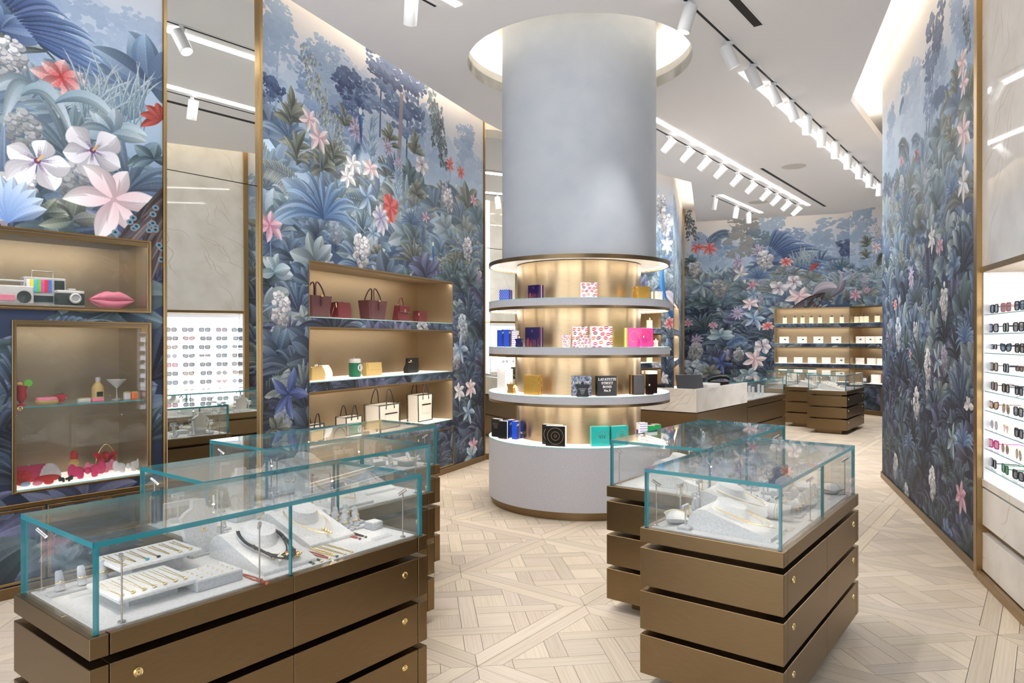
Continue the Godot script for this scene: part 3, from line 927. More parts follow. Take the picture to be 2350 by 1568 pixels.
const HEROES := {
	"a": [["blades", 1.31, 3.29, 0.359, "blue", 10], ["fluff", 1.24, 3.05, 0.093, "w", 0], ["lily8", 1.5, 3.01, 0.133, "red", 0], ["grass", 1.8, 2.89, 0.31, "pale", 0], ["arch", 1.38, 2.88, 0.286, "pale", 0], ["broad", 1.78, 2.8, 0.187, "pale", 0], ["red", 2.08, 2.9, 0.118, "r", 0], ["fluff", 1.31, 2.66, 0.094, "g", 0], ["fluff", 1.29, 2.35, 0.094, "w", 0], ["fluff", 1.56, 2.43, 0.099, "g", 0], ["broad", 2.03, 2.68, 0.156, "teal", 0], ["hib", 1.38, 2.49, 0.161, "w", 10], ["hib", 1.67, 2.61, 0.156, "w", 40], ["broad", 1.56, 2.23, 0.171, "olive", 0], ["broad", 1.42, 2.24, 0.122, "olive", 0], ["lily", 1.79, 2.33, 0.234, "pink", 25], ["blue", 1.24, 2.19, 0.16, "lb", 0], ["tail", 2.08, 2.29, 0.414, "br", 0]],
	"b": [["tree", 0.16, 3.86, 0.19, "mist", 0], ["tree", 0.72, 3.84, 0.125, "mist", 0], ["tree", 0.09, 3.34, 0.1, "dark", 0], ["tree", 1.08, 3.63, 0.176, "dark", 0], ["tree", 1.51, 4.05, 0.187, "dark", 0], ["tree", 1.96, 4.05, 0.232, "dark", 0], ["hang", 2.47, 3.92, 0.283, "grey", 0], ["hang", 2.61, 3.76, 0.288, "grey", 0], ["olive", 0.32, 3.28, 0.196, "olive", 0], ["vine", 0.56, 3.64, 0.149, "pale", 0], ["vine", 0.7, 3.43, 0.152, "pale", 0], ["vine", 0.9, 3.2, 0.157, "pale", 0], ["olive", 0.38, 3.01, 0.198, "olive", 0], ["olive", 0.83, 3.07, 0.184, "olive", 0], ["broad", 0.7, 2.95, 0.208, "olive", 0], ["lily", 0.53, 3.24, 0.121, "pink", 20], ["lily", 0.65, 3.12, 0.131, "pink", -20], ["olive", 0.99, 3.41, 0.13, "olive", 0], ["plume", 1.37, 3.28, 0.26, "lb", 0], ["fluffL", 1.15, 3.33, 0.104, "lav", 0], ["olive", 1.67, 3.44, 0.144, "olive", 0], ["fluffL", 1.64, 3.3, 0.087, "lav", 0], ["fluffL", 1.81, 3.17, 0.081, "lav", 0], ["trunk", 1.85, 3.55, 0.327, "g", 0], ["olive", 2.11, 3.47, 0.152, "olive", 0], ["strap", 0.71, 2.46, 0.458, "blue", 0], ["lily", 1.1, 3.01, 0.103, "w", 10], ["lily", 1.02, 2.88, 0.102, "w", 60], ["lily", 1.36, 3.03, 0.115, "pink", 0], ["star", 1.31, 2.76, 0.129, "lb", 0], ["plume", 1.81, 2.97, 0.195, "lb", 0], ["hib", 2.24, 3.27, 0.112, "w", 20], ["lily", 2.83, 3.41, 0.089, "coral", 0], ["lily", 3.08, 3.37, 0.091, "coral", 30], ["poppy", 1.68, 2.73, 0.115, "coral", 0], ["anem", 1.52, 2.6, 0.117, "w", 0], ["lily", 0.09, 2.32, 0.132, "pinkd", 10], ["star", 2.32, 2.74, 0.066, "pinkd", 0], ["fluff", 1.22, 2.27, 0.127, "w", 0], ["fluff", 2.79, 2.99, 0.11, "w", 0], ["fluff", 3.24, 2.52, 0.116, "w", 0], ["bird", 1.21, 3.4, 0.142, "b", 0], ["broad", 2.14, 3, 0.187, "olive", 0], ["bird", 2.47, 2.4, 0.106, "b", 0], ["star", 1.4, 2.44, 0.092, "lb", 0], ["strap", 2.05, 2.62, 0.201, "mid", 0], ["lily", 3.39, 3.11, 0.079, "pinkd", 0], ["broad", 0.14, 2.03, 0.171, "pale", 0], ["fluff", 0.2, 1.7, 0.109, "w", 0], ["star", 0.29, 1.04, 0.187, "bl", 0], ["broad", 0.16, 0.83, 0.137, "olive", 0], ["fluff", 3.11, 1.6, 0.129, "lb", 0], ["star", 3.06, 1.36, 0.154, "lb", 0], ["lily", 3.04, 0.88, 0.119, "w", 0], ["lily", 3.31, 0.9, 0.132, "pink", 0], ["star", 3.26, 0.62, 0.14, "lb", 0], ["lily", 3.39, 0.22, 0.115, "pinkd", 0], ["broad", 3.33, 0.16, 0.158, "pale", 0]],
	"c": [["fluff", 3.08, 3.56, 0.148, "w", 0], ["lily", 3.24, 2.97, 0.15, "w", 0], ["fluff", 3.18, 3.3, 0.176, "w", 0], ["peacock", 3.21, 2.28, 0.421, "b", 0], ["lily8", 3.31, 1.73, 0.137, "red", 0], ["lily", 3.14, 0.86, 0.135, "w", 0], ["star", 3.21, 1.33, 0.149, "lb", 0], ["fluff", 2.96, 1.07, 0.134, "w", 0]],
	"e": [["hang", 0.12, 4.13, 0.301, "grey", 0], ["tree", 1.8, 3.84, 0.234, "mist", 0], ["tree", 3.15, 3.62, 0.299, "mist", 0], ["tree", 1.75, 3.59, 0.234, "grey", 0], ["tree", 1.25, 3.96, 0.238, "dead", 0], ["palm", 0.81, 3.83, 0.482, "mid", 0], ["blades", 2.05, 3.33, 0.723, "blue", 0], ["tree", 3.42, 3.25, 0.247, "dark", 0], ["grass", 2.5, 3.1, 0.331, "pale", 0], ["lily", 0.32, 3.53, 0.136, "coral", 0], ["lily", 0.58, 3.49, 0.148, "coral", 40], ["fluffL", 1.61, 3.39, 0.131, "lav", 0], ["lily", 1.19, 3.17, 0.119, "lav", 0], ["lily8", 2.16, 3.12, 0.129, "red", 0], ["fluff", 1.75, 3.17, 0.182, "w", 0], ["fluff", 0.28, 3.07, 0.15, "w", 0], ["star", 1.25, 2.9, 0.172, "w", 0], ["strap", 1.61, 2.78, 0.34, "blue", 0], ["star", 1.48, 2.64, 0.131, "pinkd", 0], ["fluff", 0.79, 2.6, 0.174, "g", 0], ["star", 0.42, 2.7, 0.244, "pale", 0], ["red", 2.74, 2.97, 0.114, "r", 0], ["hib", 2.02, 2.57, 0.168, "w", 10], ["hib", 2.32, 2.69, 0.159, "w", 40], ["lily", 2.43, 2.38, 0.23, "pink", 20], ["peacock2", 2.94, 2.55, 0.452, "br", 0], ["star", 3.42, 2.83, 0.21, "lb", 0], ["star", 1.51, 2.45, 0.157, "lb", 0], ["lily", 1.44, 2.25, 0.158, "pink", 0], ["star", 1.52, 1.93, 0.21, "lb", 0], ["fluffL", 1.18, 2.06, 0.133, "lav", 0], ["lily8", 1.8, 1.77, 0.117, "red", 0], ["lily8", 0.66, 1.8, 0.094, "pinkd", 0], ["broad", 0.81, 1.64, 0.268, "pale", 0], ["palm", 1.18, 1.5, 0.371, "blue", 0], ["fluffL", 0.31, 1.46, 0.131, "lav", 0], ["fluff", 0.28, 1.2, 0.163, "g", 0], ["hib", 1.7, 1.34, 0.162, "w", 20], ["lily", 1.54, 1.06, 0.223, "pink", 10], ["star", 0.84, 0.97, 0.214, "bl", 0], ["broad", 0.6, 0.83, 0.243, "olive", 0], ["fluff", 0.2, 0.77, 0.245, "lb", 0], ["broad", 1.41, 0.79, 0.237, "pale", 0], ["broad", 0.58, 2.34, 0.297, "teal", 0], ["broad", 0.15, 3.28, 0.191, "teal", 0], ["lily", 0.12, 1.86, 0.109, "pinkd", 0], ["fluff", 1.2, 1.16, 0.119, "g", 0]],
	"f": [["tree", 0.27, 3.86, 0.243, "mist", 0], ["hang", 0.63, 3.63, 0.142, "w", 0], ["olive", 0.41, 3.43, 0.145, "olive", 0], ["olive", 0.38, 3.19, 0.145, "olive", 0], ["lily", 0.62, 3.27, 0.119, "pink", 0], ["strap", 0.61, 2.64, 0.262, "pale", 0], ["lily", 0.14, 2.38, 0.135, "pinkd", 0], ["fluffL", 0.41, 2.46, 0.072, "pinkd", 0]],
	"g": [["tree", 2.11, 3.75, 0.202, "dark", 0], ["hang", 2.99, 3.54, 0.147, "grey", 0], ["tree", 2.44, 3.13, 0.191, "dark", 0], ["palm", 1, 3.68, 0.207, "blue", 0], ["olive", 2.77, 3.28, 0.153, "olive", 0], ["lily", 2.92, 3.31, 0.104, "pink", 0], ["lily", 2.95, 3.16, 0.094, "pink", 40], ["olive", 2.64, 2.96, 0.144, "olive", 0], ["lily", 2.95, 2.84, 0.148, "pink", 10], ["lily", 2.95, 2.5, 0.136, "w", 0], ["lily8", 0.97, 3.12, 0.062, "red", 0], ["star", 1.58, 3.03, 0.069, "r", 0], ["strap", 2.68, 2.48, 0.182, "blue", 0], ["strap", 2.11, 2.71, 0.173, "pale", 0], ["strap", 0.83, 2.78, 0.177, "blue", 0], ["lily", 2.11, 2.25, 0.11, "w", 0], ["lily", 2.35, 2.16, 0.083, "pinkd", 0], ["fluff", 2.46, 1.74, 0.109, "w", 0], ["fluffL", 1.39, 2.02, 0.098, "lav", 0], ["lily8", 0.69, 1.8, 0.072, "red", 0], ["fluff", 0.83, 1.51, 0.141, "lb", 0], ["fluff", 1.97, 1.26, 0.107, "w", 0], ["fluff", 1.58, 0.93, 0.114, "w", 0], ["star", 1.35, 1.34, 0.049, "pinkd", 0], ["broad", 2.73, 2.01, 0.155, "mid", 0], ["strap", 2.99, 1.44, 0.196, "blue", 0], ["star", 2.28, 1.3, 0.126, "pale", 0], ["broad", 3.07, 1.06, 0.096, "w", 0], ["strap", 2.95, 0.75, 0.222, "blue", 0], ["star", 2.68, 0.77, 0.117, "pale", 0], ["fluff", 2.13, 0.35, 0.109, "w", 0], ["lily", 2.89, 0.41, 0.12, "pinkd", 5], ["broad", 2.54, 0.1, 0.147, "mid", 0], ["strap", 1.32, 0.52, 0.197, "mid", 0], ["broad", 1.87, 1.56, 0.166, "mid", 0], ["olive", 1, 2.23, 0.103, "olive", 0]],
	"d": [],
}
func paint_murals() -> Dictionary:
	return {
		"a": mural(W1A.distance_to(W1B), 520, 3, 2.95, 0.66, HEROES.a, 420),
		"b": mural(W2A.distance_to(W2B), 420, 4, 2.95, 0.46, HEROES.b, 330),
		"c": mural(M2B.distance_to(W3B), 190, 5, 3.0, 0.45, HEROES.c, 170),
		"d": mural(W3B.distance_to(W4B), 130, 6, 2.9, 0.4, HEROES.d, 120),
		"e": mural(W4B.distance_to(W5K), 240, 7, 2.85, 0.48, HEROES.e, 180),
		"f": mural(W5K.distance_to(W5B), 240, 8, 2.75, 0.48, HEROES.f, 180),
		"g": mural(W6A.distance_to(W6B), 440, 9, 2.95, 0.46, HEROES.g, 340)}

# ---------------------------------------------------------------- ceiling fittings
func line_light(p: Vector2, q: Vector2, wid: float, energy: float, label: String) -> void:
	var l := p.distance_to(q)
	var t := thing("linear_ceiling_light", label, "light", at2(p, HC), turn_of(p, q))
	part("diffuser", bx(Vector3(0, -0.004, -wid / 2), Vector3(l, 0.0, wid / 2)), M.led, t)
	area(t, Vector3(l / 2, -0.012, 0), Vector3.DOWN, Vector3.RIGHT, Vector2(l, wid), energy * l)

func slot(p: Vector2, q: Vector2, wid: float, label: String) -> void:
	var l := p.distance_to(q)
	var t := thing("air_slot", label, "air vent", at2(p, HC), turn_of(p, q))
	part("slot_trim", bx(Vector3(-0.02, -0.003, -wid / 2 - 0.012), Vector3(l + 0.02, 0.0, -wid / 2)), M.ceiling, t)
	part("slot_trim", bx(Vector3(-0.02, -0.003, wid / 2), Vector3(l + 0.02, 0.0, wid / 2 + 0.012)), M.ceiling, t)
	part("slot_opening", bx(Vector3(0, -0.0015, -wid / 2), Vector3(l, 0.0, wid / 2)), M.black, t)

func track(p: Vector2, q: Vector2, label: String) -> void:
	var l := p.distance_to(q)
	var t := thing("light_track", label, "light track", at2(p, HC), turn_of(p, q))
	part("rail", bx(Vector3(0, -0.003, -0.030), Vector3(l, 0.0, 0.030)), M.ceiling, t)
	part("rail_groove", bx(Vector3(0.02, -0.0045, -0.011), Vector3(l - 0.02, -0.003, 0.011)), M.black, t)

var head_meshes := {}
# a cylinder head hung from the track at p, aimed at "to"
func track_head(p: Vector2, to: Vector3, energy: float, label: String, group: String, angle := 24.0) -> void:
	var t := thing("track_spotlight", label, "spotlight", at2(p, HC - 0.0045), 0.0, group)
	if head_meshes.is_empty():
		head_meshes.stem = bx(Vector3(-0.035, -0.022, -0.016), Vector3(0.035, 0.0, 0.016), 0.003).mesh()
		var s := MB.new(); s.tube([Vector3(0, -0.02, 0), Vector3(0, -0.075, 0)], 0.009, 8)
		head_meshes.pole = s.mesh()
		var c := MB.new()
		c.lathe([Vector2(0.0, 0.10), Vector2(0.046, 0.10), Vector2(0.05, 0.096), Vector2(0.05, -0.098), Vector2(0.047, -0.1), Vector2(0.044, -0.098), Vector2(0.042, -0.085)], 28)
		head_meshes.can = c.mesh()
		var d := MB.new(); d.lathe([Vector2(0.042, -0.086), Vector2(0.0, -0.086)], 24)
		head_meshes.lens = d.mesh()
	part("stem", head_meshes.stem, M.fitting, t)
	part("pivot", head_meshes.pole, M.fitting, t)
	var piv := Vector3(0, -0.125, 0)
	var dir := (to - (t.position + piv)).normalized()
	var up := Vector3.UP if absf(dir.y) < 0.99 else Vector3.RIGHT
	var side := dir.cross(up).normalized()
	var b := Basis(side, -dir, side.cross(-dir).normalized())
	var can := part("can", head_meshes.can, M.fitting, t)
	can.transform = Transform3D(b, piv)
	var le := part("lens", head_meshes.lens, M.lens, can)
	le.position = Vector3.ZERO
	spot(t, piv + dir * 0.09, piv + dir, energy, angle, Color(1, 0.99, 0.975), 0.04)

func g2(l: float, s: float) -> Vector2:
	return Vector2(sin(TH), -cos(TH)) * l + Vector2(cos(TH), sin(TH)) * s

func build_ceiling_fittings() -> void:
	# grid coordinates (forward, right) found on the ceiling plane
	line_light(g2(6.555, -2.30), g2(12.9, -2.30), 0.07, LINE * 1.5, "long linear light beside the spotlight track near the right mural wall")
	line_light(g2(6.9, -3.58), g2(13.77, -3.58), 0.075, LINE * 1.6, "long linear light running from the column to the back mural")
	line_light(g2(11.84, -4.53), g2(14.01, -4.53), 0.075, LINE * 1.6, "short linear light near the back door mural")
	line_light(g2(0.2, -3.545), g2(3.96, -3.545), 0.07, LINE, "linear light above the left jewellery cases")
	line_light(g2(0.2, -2.30), g2(4.6, -2.30), 0.07, LINE, "linear light near the shop front")
	track(g2(0.3, -2.15), g2(13.0, -2.15), "long white spotlight track over the right jewellery cases")
	track(g2(7.0, -3.73), g2(13.7, -3.73), "white spotlight track between the column and the back mural")
	track(g2(11.8, -4.68), g2(14.0, -4.68), "short white spotlight track near the back door mural")
	track(g2(0.2, -3.69), g2(3.88, -3.69), "white spotlight track above the left jewellery cases")
	slot(g2(2.6, -1.86), g2(5.68, -1.86), 0.07, "wide black air slot over the right jewellery cases")
	slot(g2(10.4, -3.36), g2(14.07, -3.36), 0.05, "narrow black air slot toward the back wall")
	for k in [[g2(10.576, -2.954), "round ceiling loudspeaker between the linear light and the spotlight track"], [g2(12.9, -4.233), "round ceiling loudspeaker near the short linear light"]]:
		var o := thing("ceiling_speaker", k[1], "loudspeaker", at2(k[0], HC))
		var r := MB.new(); r.lathe([Vector2(0.0, -0.004), Vector2(0.155, -0.004), Vector2(0.165, -0.003), Vector2(0.168, 0)], 40)
		part("grille", r, mat(rgb8(206, 202, 198), 0.9), o)
	# heads: distance along the track, then the aim point (forward, right, up)
	var d1 := [[4.95, 4.7, -3.0, 1.0], [5.821, 6.9, -1.4, 1.6], [6.428, 7.6, -1.3, 1.3], [7.007, 8.2, -1.2, 1.2], [7.621, 8.9, -1.4, 1.0], [8.214, 8.6, -2.4, 0.0], [8.843, 9.2, -2.4, 0.0], [9.518, 9.9, -2.4, 0.0], [10.202, 10.6, -2.4, 0.0], [10.918, 11.3, -2.4, 0.0], [11.62, 12.0, -2.4, 0.0], [12.405, 13.1, -2.5, 1.0]]
	for d in d1:
		track_head(g2(d[0], -2.15), at2(g2(d[1], d[2]), d[3]), SPOT, "white cylinder spotlight on the long right track", "spotlights on the long right track", 26)
	for d in [8.027, 8.59, 9.16, 9.732, 10.383, 11.041, 11.745, 12.287, 12.898, 13.525]:
		track_head(g2(d, -3.73), at2(g2(d - 0.1, -6.0), 1.6), SPOT, "white cylinder spotlight tilted on the track past the column", "spotlights on the middle track", 26)
	for d in [[11.93, 12.3, -5.2], [12.993, 13.4, -5.2], [13.7, 14.6, -4.9]]:
		track_head(g2(d[0], -4.68), at2(g2(d[1], d[2]), 1.6), SPOT, "white cylinder spotlight on the short track by the back door mural", "spotlights on the short track", 26)
	# heads near the camera that light the left cases and walls and show in the mirror
	for d in [[0.9, -3.69, 1.6, -4.6, 0.9], [1.9, -3.69, 2.5, -3.2, 0.7], [2.8, -3.69, 3.3, -4.9, 1.5], [3.6, -3.69, 4.9, -5.3, 1.6], [0.9, -2.15, 1.4, -2.2, 0.7], [2.3, -2.15, 2.6, -1.3, 0.7], [3.6, -2.15, 3.7, -1.0, 0.7]]:
		track_head(g2(d[0], d[1]), at2(g2(d[2], d[3]), d[4]), SPOT, "white cylinder spotlight on the tracks near the shop front", "spotlights near the shop front", 28)

# ---------------------------------------------------------------- niches, mirrors, cabinets on the walls
func on_wall(p: Vector2, q: Vector2, t: float, y := 0.0, out := 0.0) -> Vector3:
	var d := (q - p).normalized()
	var nrm := Vector2(-d.y, d.x)
	var w := p + d * t + nrm * out
	return at2(w, y)

# opening in the wall p-q: bronze lined box; local x along the wall, z out of it
func niche(p: Vector2, q: Vector2, t0: float, t1: float, y0: float, y1: float, dep: float, label: String, lit_shelf := true, led := 1.0, framed := false) -> Node3D:
	var w := t1 - t0; var h := y1 - y0
	var o := thing("display_niche", label, "display niche", on_wall(p, q, t0, y0), turn_of(p, q))
	var e := 0.012
	part("back_panel", bx(Vector3(0, 0, -dep), Vector3(w, h, -dep + e)), M.bronze_pale, o)
	part("side_panel", bx(Vector3(0, 0, -dep + e), Vector3(e, h, 0.004), 0.001), M.bronze_pale, o)
	part("side_panel", bx(Vector3(w - e, 0, -dep + e), Vector3(w, h, 0.004), 0.001), M.bronze_pale, o)
	part("top_panel", bx(Vector3(e, h - e, -dep + e), Vector3(w - e, h, 0.004), 0.001), M.bronze_pale, o)
	if lit_shelf:
		part("light_panel", bx(Vector3(e, 0, -dep + e), Vector3(w - e, 0.006, -0.004)), M.opal, o)
		part("glass_edge", bx(Vector3(e, 0, -0.004), Vector3(w - e, 0.008, 0.004), 0.001), M.shelf_edge, o)
	else:
		part("bottom_panel", bx(Vector3(e, 0, -dep + e), Vector3(w - e, e, 0.004), 0.001), M.bronze, o)
	if led > 0.0:
		part("led_strip", bx(Vector3(0.03, h - e - 0.005, -0.045), Vector3(w - 0.03, h - e, -0.033)), M.led_soft, o)
		part("lip", bx(Vector3(e, h - 0.026, -0.010), Vector3(w - e, h - e, 0.004), 0.001), M.brass, o)
		area(o, Vector3(w / 2, h - e - 0.009, -0.039), Vector3(0, -1, -0.35), Vector3.RIGHT, Vector2(w - 0.06, 0.012), NICHE * led * w, Color(1, 0.96, 0.9))
	if framed:
		for s in [[Vector3(-0.012, -0.012, -0.005), Vector3(0.0, h + 0.012, 0.014)], [Vector3(w, -0.012, -0.005), Vector3(w + 0.012, h + 0.012, 0.014)], [Vector3(0, h, -0.005), Vector3(w, h + 0.012, 0.014)], [Vector3(0, -0.012, -0.005), Vector3(w, 0.0, 0.014)]]:
			part("frame_bar", bx(s[0], s[1], 0.002), M.brass, o)
	return o

func frame_door(p: Vector2, q: Vector2, t0: float, t1: float, y0: float, y1: float, m: Material, uvr: Rect2, label: String, knob := 0) -> void:
	var w := t1 - t0; var h := y1 - y0
	var o := thing("cupboard_door", label, "cupboard door", on_wall(p, q, t0, y0, 0.0), turn_of(p, q))
	var b := MB.new()
	b.quad(Vector3(0, 0, 0.012), Vector3(w, 0, 0.012), Vector3(w, h, 0.012), Vector3(0, h, 0.012), uvr, Vector3(0, 0, 1))
	b.box(Vector3(0.001, 0.001, 0.002), Vector3(w - 0.001, h - 0.001, 0.0115))
	part("panel", b, m, o)
	for s in [[Vector3(0, 0, 0.012), Vector3(0.014, h, 0.017)], [Vector3(w - 0.014, 0, 0.012), Vector3(w, h, 0.017)], [Vector3(0.014, h - 0.014, 0.012), Vector3(w - 0.014, h, 0.017)], [Vector3(0.014, 0, 0.012), Vector3(w - 0.014, 0.014, 0.017)]]:
		part("frame_bar", bx(s[0], s[1], 0.001), M.brass, o)
	if knob:
		var k := MB.new(); k.lathe([Vector2(0.013, 0), Vector2(0.013, 0.004), Vector2(0.010, 0.006), Vector2(0.008, 0.003), Vector2(0.0, 0.003)], 20)
		var kk := part("lock", k, M.gold, o)
		kk.transform = Transform3D(Basis(Vector3.RIGHT, PI / 2), Vector3(0.05 if knob == 1 else w - 0.05, h - 0.06, 0.012))
		var pu := MB.new(); pu.lathe([Vector2(0.0, 0.0), Vector2(0.032, 0.0), Vector2(0.032, 0.004), Vector2(0.0, 0.008)], 20, 0, PI)
		var pl := part("pull", pu, M.brass, o)
		pl.transform = Transform3D(Basis(Vector3.RIGHT, PI / 2), Vector3(w * 0.5, h, 0.012))

func post(p: Vector2, q: Vector2, t: float, wid: float, out: float, label: String, y1 := HT) -> void:
	var o := struct("trim_post", bx(Vector3(0, 0, -0.10), Vector3(wid, y1 - 0.001, out), 0.003), M.brass, label)
	o.position = on_wall(p, q, t, 0.0); o.rotation.y = turn_of(p, q)

func mirror(p: Vector2, q: Vector2, t0: float, t1: float, label: String, yaw := 0.0, lean := 0.0) -> void:
	var o := thing("wall_mirror", label, "mirror", on_wall(p, q, t0), turn_of(p, q))
	var w := t1 - t0
	# the glass hangs a touch out of the wall's line
	o.position = on_wall(p, q, t1) - (on_wall(p, q, 1.0) - on_wall(p, q, 0.0)).rotated(Vector3.UP, -yaw) * w
	o.rotation = Vector3(lean, turn_of(p, q) - yaw, 0)
	part("mirror_glass", bx(Vector3(0, 0.08, -0.04), Vector3(w, 2.578, 0.0)), M.mirror, o)
	part("mirror_glass", bx(Vector3(0, 2.584, -0.04), Vector3(w, HT, 0.0)), M.mirror, o)
	part("seam", bx(Vector3(0, 2.578, -0.04), Vector3(w, 2.584, -0.003)), M.black, o)
	part("plinth", bx(Vector3(0, 0.0, -0.04), Vector3(w, 0.08, 0.002), 0.002), M.bronze, o)

var eye_variants := []
func build_walls() -> void:
	var mu := paint_murals()
	# left wall, front mural
	var h1 := [Rect2(0.55, 1.629, 1.463, 0.464), Rect2(1.2535, 0.583, 0.7595, 0.985)]
	wall("wall_left_front", W1A, W1B, mu.a, h1, "mural wall of large white hibiscus and lilies over dark blue leaves")
	wall("wall_left_entry", W0, W1A, mu.b, [], "mural wall of blue foliage beside the shop front")
	baseboard("baseboard_left_front", W1A, W1B)
	var n1 := niche(W1A, W1B, 0.562, 2.001, 1.641, 2.081, 0.45, "glazed bronze wall niche holding novelty clutches, above the tall niche", false, 1.3, true)
	part("glass_front", bx(Vector3(0.006, 0.006, -0.012), Vector3(1.433, 0.434, -0.006)), M.glass, n1)
	var n2 := niche(W1A, W1B, 1.2655, 2.001, 0.595, 1.556, 0.45, "tall glazed bronze wall niche with glass shelf and lit floor", true, 0.9, true)
	var sh := part("shelf", bx(Vector3(0.013, 0.468, -0.436), Vector3(0.7225, 0.476, -0.035)), M.shelf_glass, n2)
	part("shelf_edge", bx(Vector3(0.013, 0.468, -0.035), Vector3(0.7225, 0.476, -0.033)), M.glass_edge, sh)
	part("glass_door", bx(Vector3(0.008, 0.012, -0.012), Vector3(0.728, 0.953, -0.006)), M.glass, n2)
	var lk := MB.new(); lk.lathe([Vector2(0.013, 0), Vector2(0.013, 0.006), Vector2(0.009, 0.008), Vector2(0, 0.006)], 18)
	part("lock", lk, M.gold, n2).transform = Transform3D(Basis(Vector3.RIGHT, PI / 2), Vector3(0.03, 0.47, -0.005))
	for y in [0.03, 0.93]:
		part("hinge", bx(Vector3(0.69, y - 0.02, -0.006), Vector3(0.728, y + 0.01, 0.004), 0.001), M.brass, n2)
	var l1 := W1A.distance_to(W1B)
	var rail := struct("trim_rail", bx(Vector3(0, 0.50, 0.001), Vector3(l1, 0.525, 0.012), 0.002), M.brass, "bronze rail above the low mural cupboard doors")
	rail.position = at2(W1A); rail.rotation.y = turn_of(W1A, W1B)
	for d in [[0.25, 0.84, 2], [0.85, 1.415, 1], [1.43, 2.06, 2]]:
		frame_door(W1A, W1B, d[0], d[1], 0.075, 0.495, mu.a, Rect2(d[0] / l1, 1.0 - 0.495 / HT, (d[1] - d[0]) / l1, 0.42 / HT), ["low mural cupboard door with bronze frame under the upper clutch niche", "low mural cupboard door with gold lock at its left, below the niche corner", "low mural cupboard door under the tall clutch niche, beside the mirror"][[2, 0, 1][0] if d[0] > 1.4 else (0 if d[0] < 0.5 else 1)], d[2])
	# mirror between the two left murals
	post(W1A, W1B, l1 - 0.002, 0.022, 0.02, "bronze edge between the front mural and the mirror")
	mirror(MR1, MR2, 0.012, MR1.distance_to(MR2) - 0.002, "tall mirror in a bronze frame between the two left murals", -0.011, -0.005)
	post(MR1, MR2, MR1.distance_to(MR2) - 0.003, 0.024, 0.02, "bronze edge between the mirror and the handbag mural")
	# handbag wall
	var hs := [[1.639, 2.105], [1.108, 1.566], [0.575, 1.035]]
	var h2 := []
	for h in hs: h2.append(Rect2(0.521, h[0], 2.369, h[1] - h[0]))
	wall("wall_left_middle", W2A, W2B, mu.b, h2, "mural wall of misty trees and lilies round the handbag niches")
	baseboard("baseboard_left_middle", W2A, W2B)
	var nl := ["upper bronze niche with dark red handbags", "middle bronze niche with gold, green and black clutches", "lower bronze niche with cream canvas totes"]
	for i in 3: niche(W2A, W2B, 0.521, 2.89, hs[i][0], hs[i][1], 0.47, nl[i], true, 1.0)
	var l2 := W2A.distance_to(W2B)
	for d in [[0.53, 1.30, 1], [1.31, 2.09, 1], [2.10, 2.885, 1]]:
		frame_door(W2A, W2B, d[0], d[1], 0.075, 0.495, mu.b, Rect2(d[0] / l2, 1.0 - 0.495 / HT, (d[1] - d[0]) / l2, 0.42 / HT), ["low mural cupboard door under the small canvas totes", "low mural cupboard door under the large canvas tote", "low mural cupboard door under the tall canvas tote"][0 if d[0] < 1 else (1 if d[0] < 2 else 2)], d[2])
	post(W2A, W2B, l2 - 0.012, 0.024, 0.02, "bronze edge between the handbag mural and the far mirror")
	mirror(W2B, M2B, 0.012, W2B.distance_to(M2B) - 0.012, "narrow mirror beyond the handbag mural, behind the column")
	post(W2B, M2B, W2B.distance_to(M2B) - 0.012, 0.024, 0.02, "bronze edge of the mirror behind the column")
	# peacock wall behind the column
	var h3 := []
	for h in hs: h3.append(Rect2(0.9, h[0], 2.19, h[1] - h[0]))
	wall("wall_left_back", M2B, W3B, mu.c, h3, "mural wall with a blue peacock behind the column")
	for i in 3: niche(M2B, W3B, 0.9, 3.09, hs[i][0], hs[i][1], 0.45, ["upper", "middle", "lower"][i] + " bronze niche behind the column, left of the peacock", true, 1.0)
	# wall turning away to the back, with lit bottle shelves
	var h4 := []
	for h in hs: h4.append(Rect2(0.2, h[0], 2.15, h[1] - h[0]))
	wall("wall_recess", W3B, W4B, mu.d, h4, "narrow mural wall turning away beyond the peacock")
	for i in 3: niche(W3B, W4B, 0.2, 2.35, hs[i][0], hs[i][1], 0.4, ["upper", "middle", "lower"][i] + " lit bronze bottle niche on the wall turning away", true, 1.0)
	post(W3B, W4B, 4.6, 0.03, 0.04, "bronze post in front of the back mural")
	# back walls with perfume shelves
	var hb := [[1.808, 2.14], [1.394, 1.73], [0.973, 1.323], [0.604, 0.902]]
	var h5 := []; var h6 := []
	var l5 := W4B.distance_to(W5K); var l6 := W5K.distance_to(W5B)
	for h in hb:
		h5.append(Rect2(l5 - 1.441, h[0], 1.441, h[1] - h[0]))
		h6.append(Rect2(0, h[0], 1.5, h[1] - h[0]))
	wall("wall_back", W4B, W5K, mu.e, h5, "back mural wall with a peacock, hibiscus and misty trees")
	wall("wall_back_right", W5K, W5B, mu.f, h6, "back mural wall right of the corner")
	baseboard("baseboard_back", W4B, W5K)
	baseboard("baseboard_back_right", W5K, W5B)
	var nb := ["top", "second", "third", "bottom"]
	for i in 4:
		niche(W4B, W5K, l5 - 1.441, l5, hb[i][0], hb[i][1], 0.32, nb[i] + " bronze perfume shelf on the back wall, left of its corner", true, 0.8)
		niche(W5K, W5B, 0.0, 1.5, hb[i][0], hb[i][1], 0.32, nb[i] + " bronze perfume shelf on the back wall, right of its corner", true, 0.8)
	frame_door(W5K, W5B, 0.05, 0.75, 0.075, 0.56, mu.f, Rect2(0.05 / l6, 1 - 0.56 / HT, 0.7 / l6, 0.485 / HT), "low mural cupboard door under the perfume shelves, left of its pair")
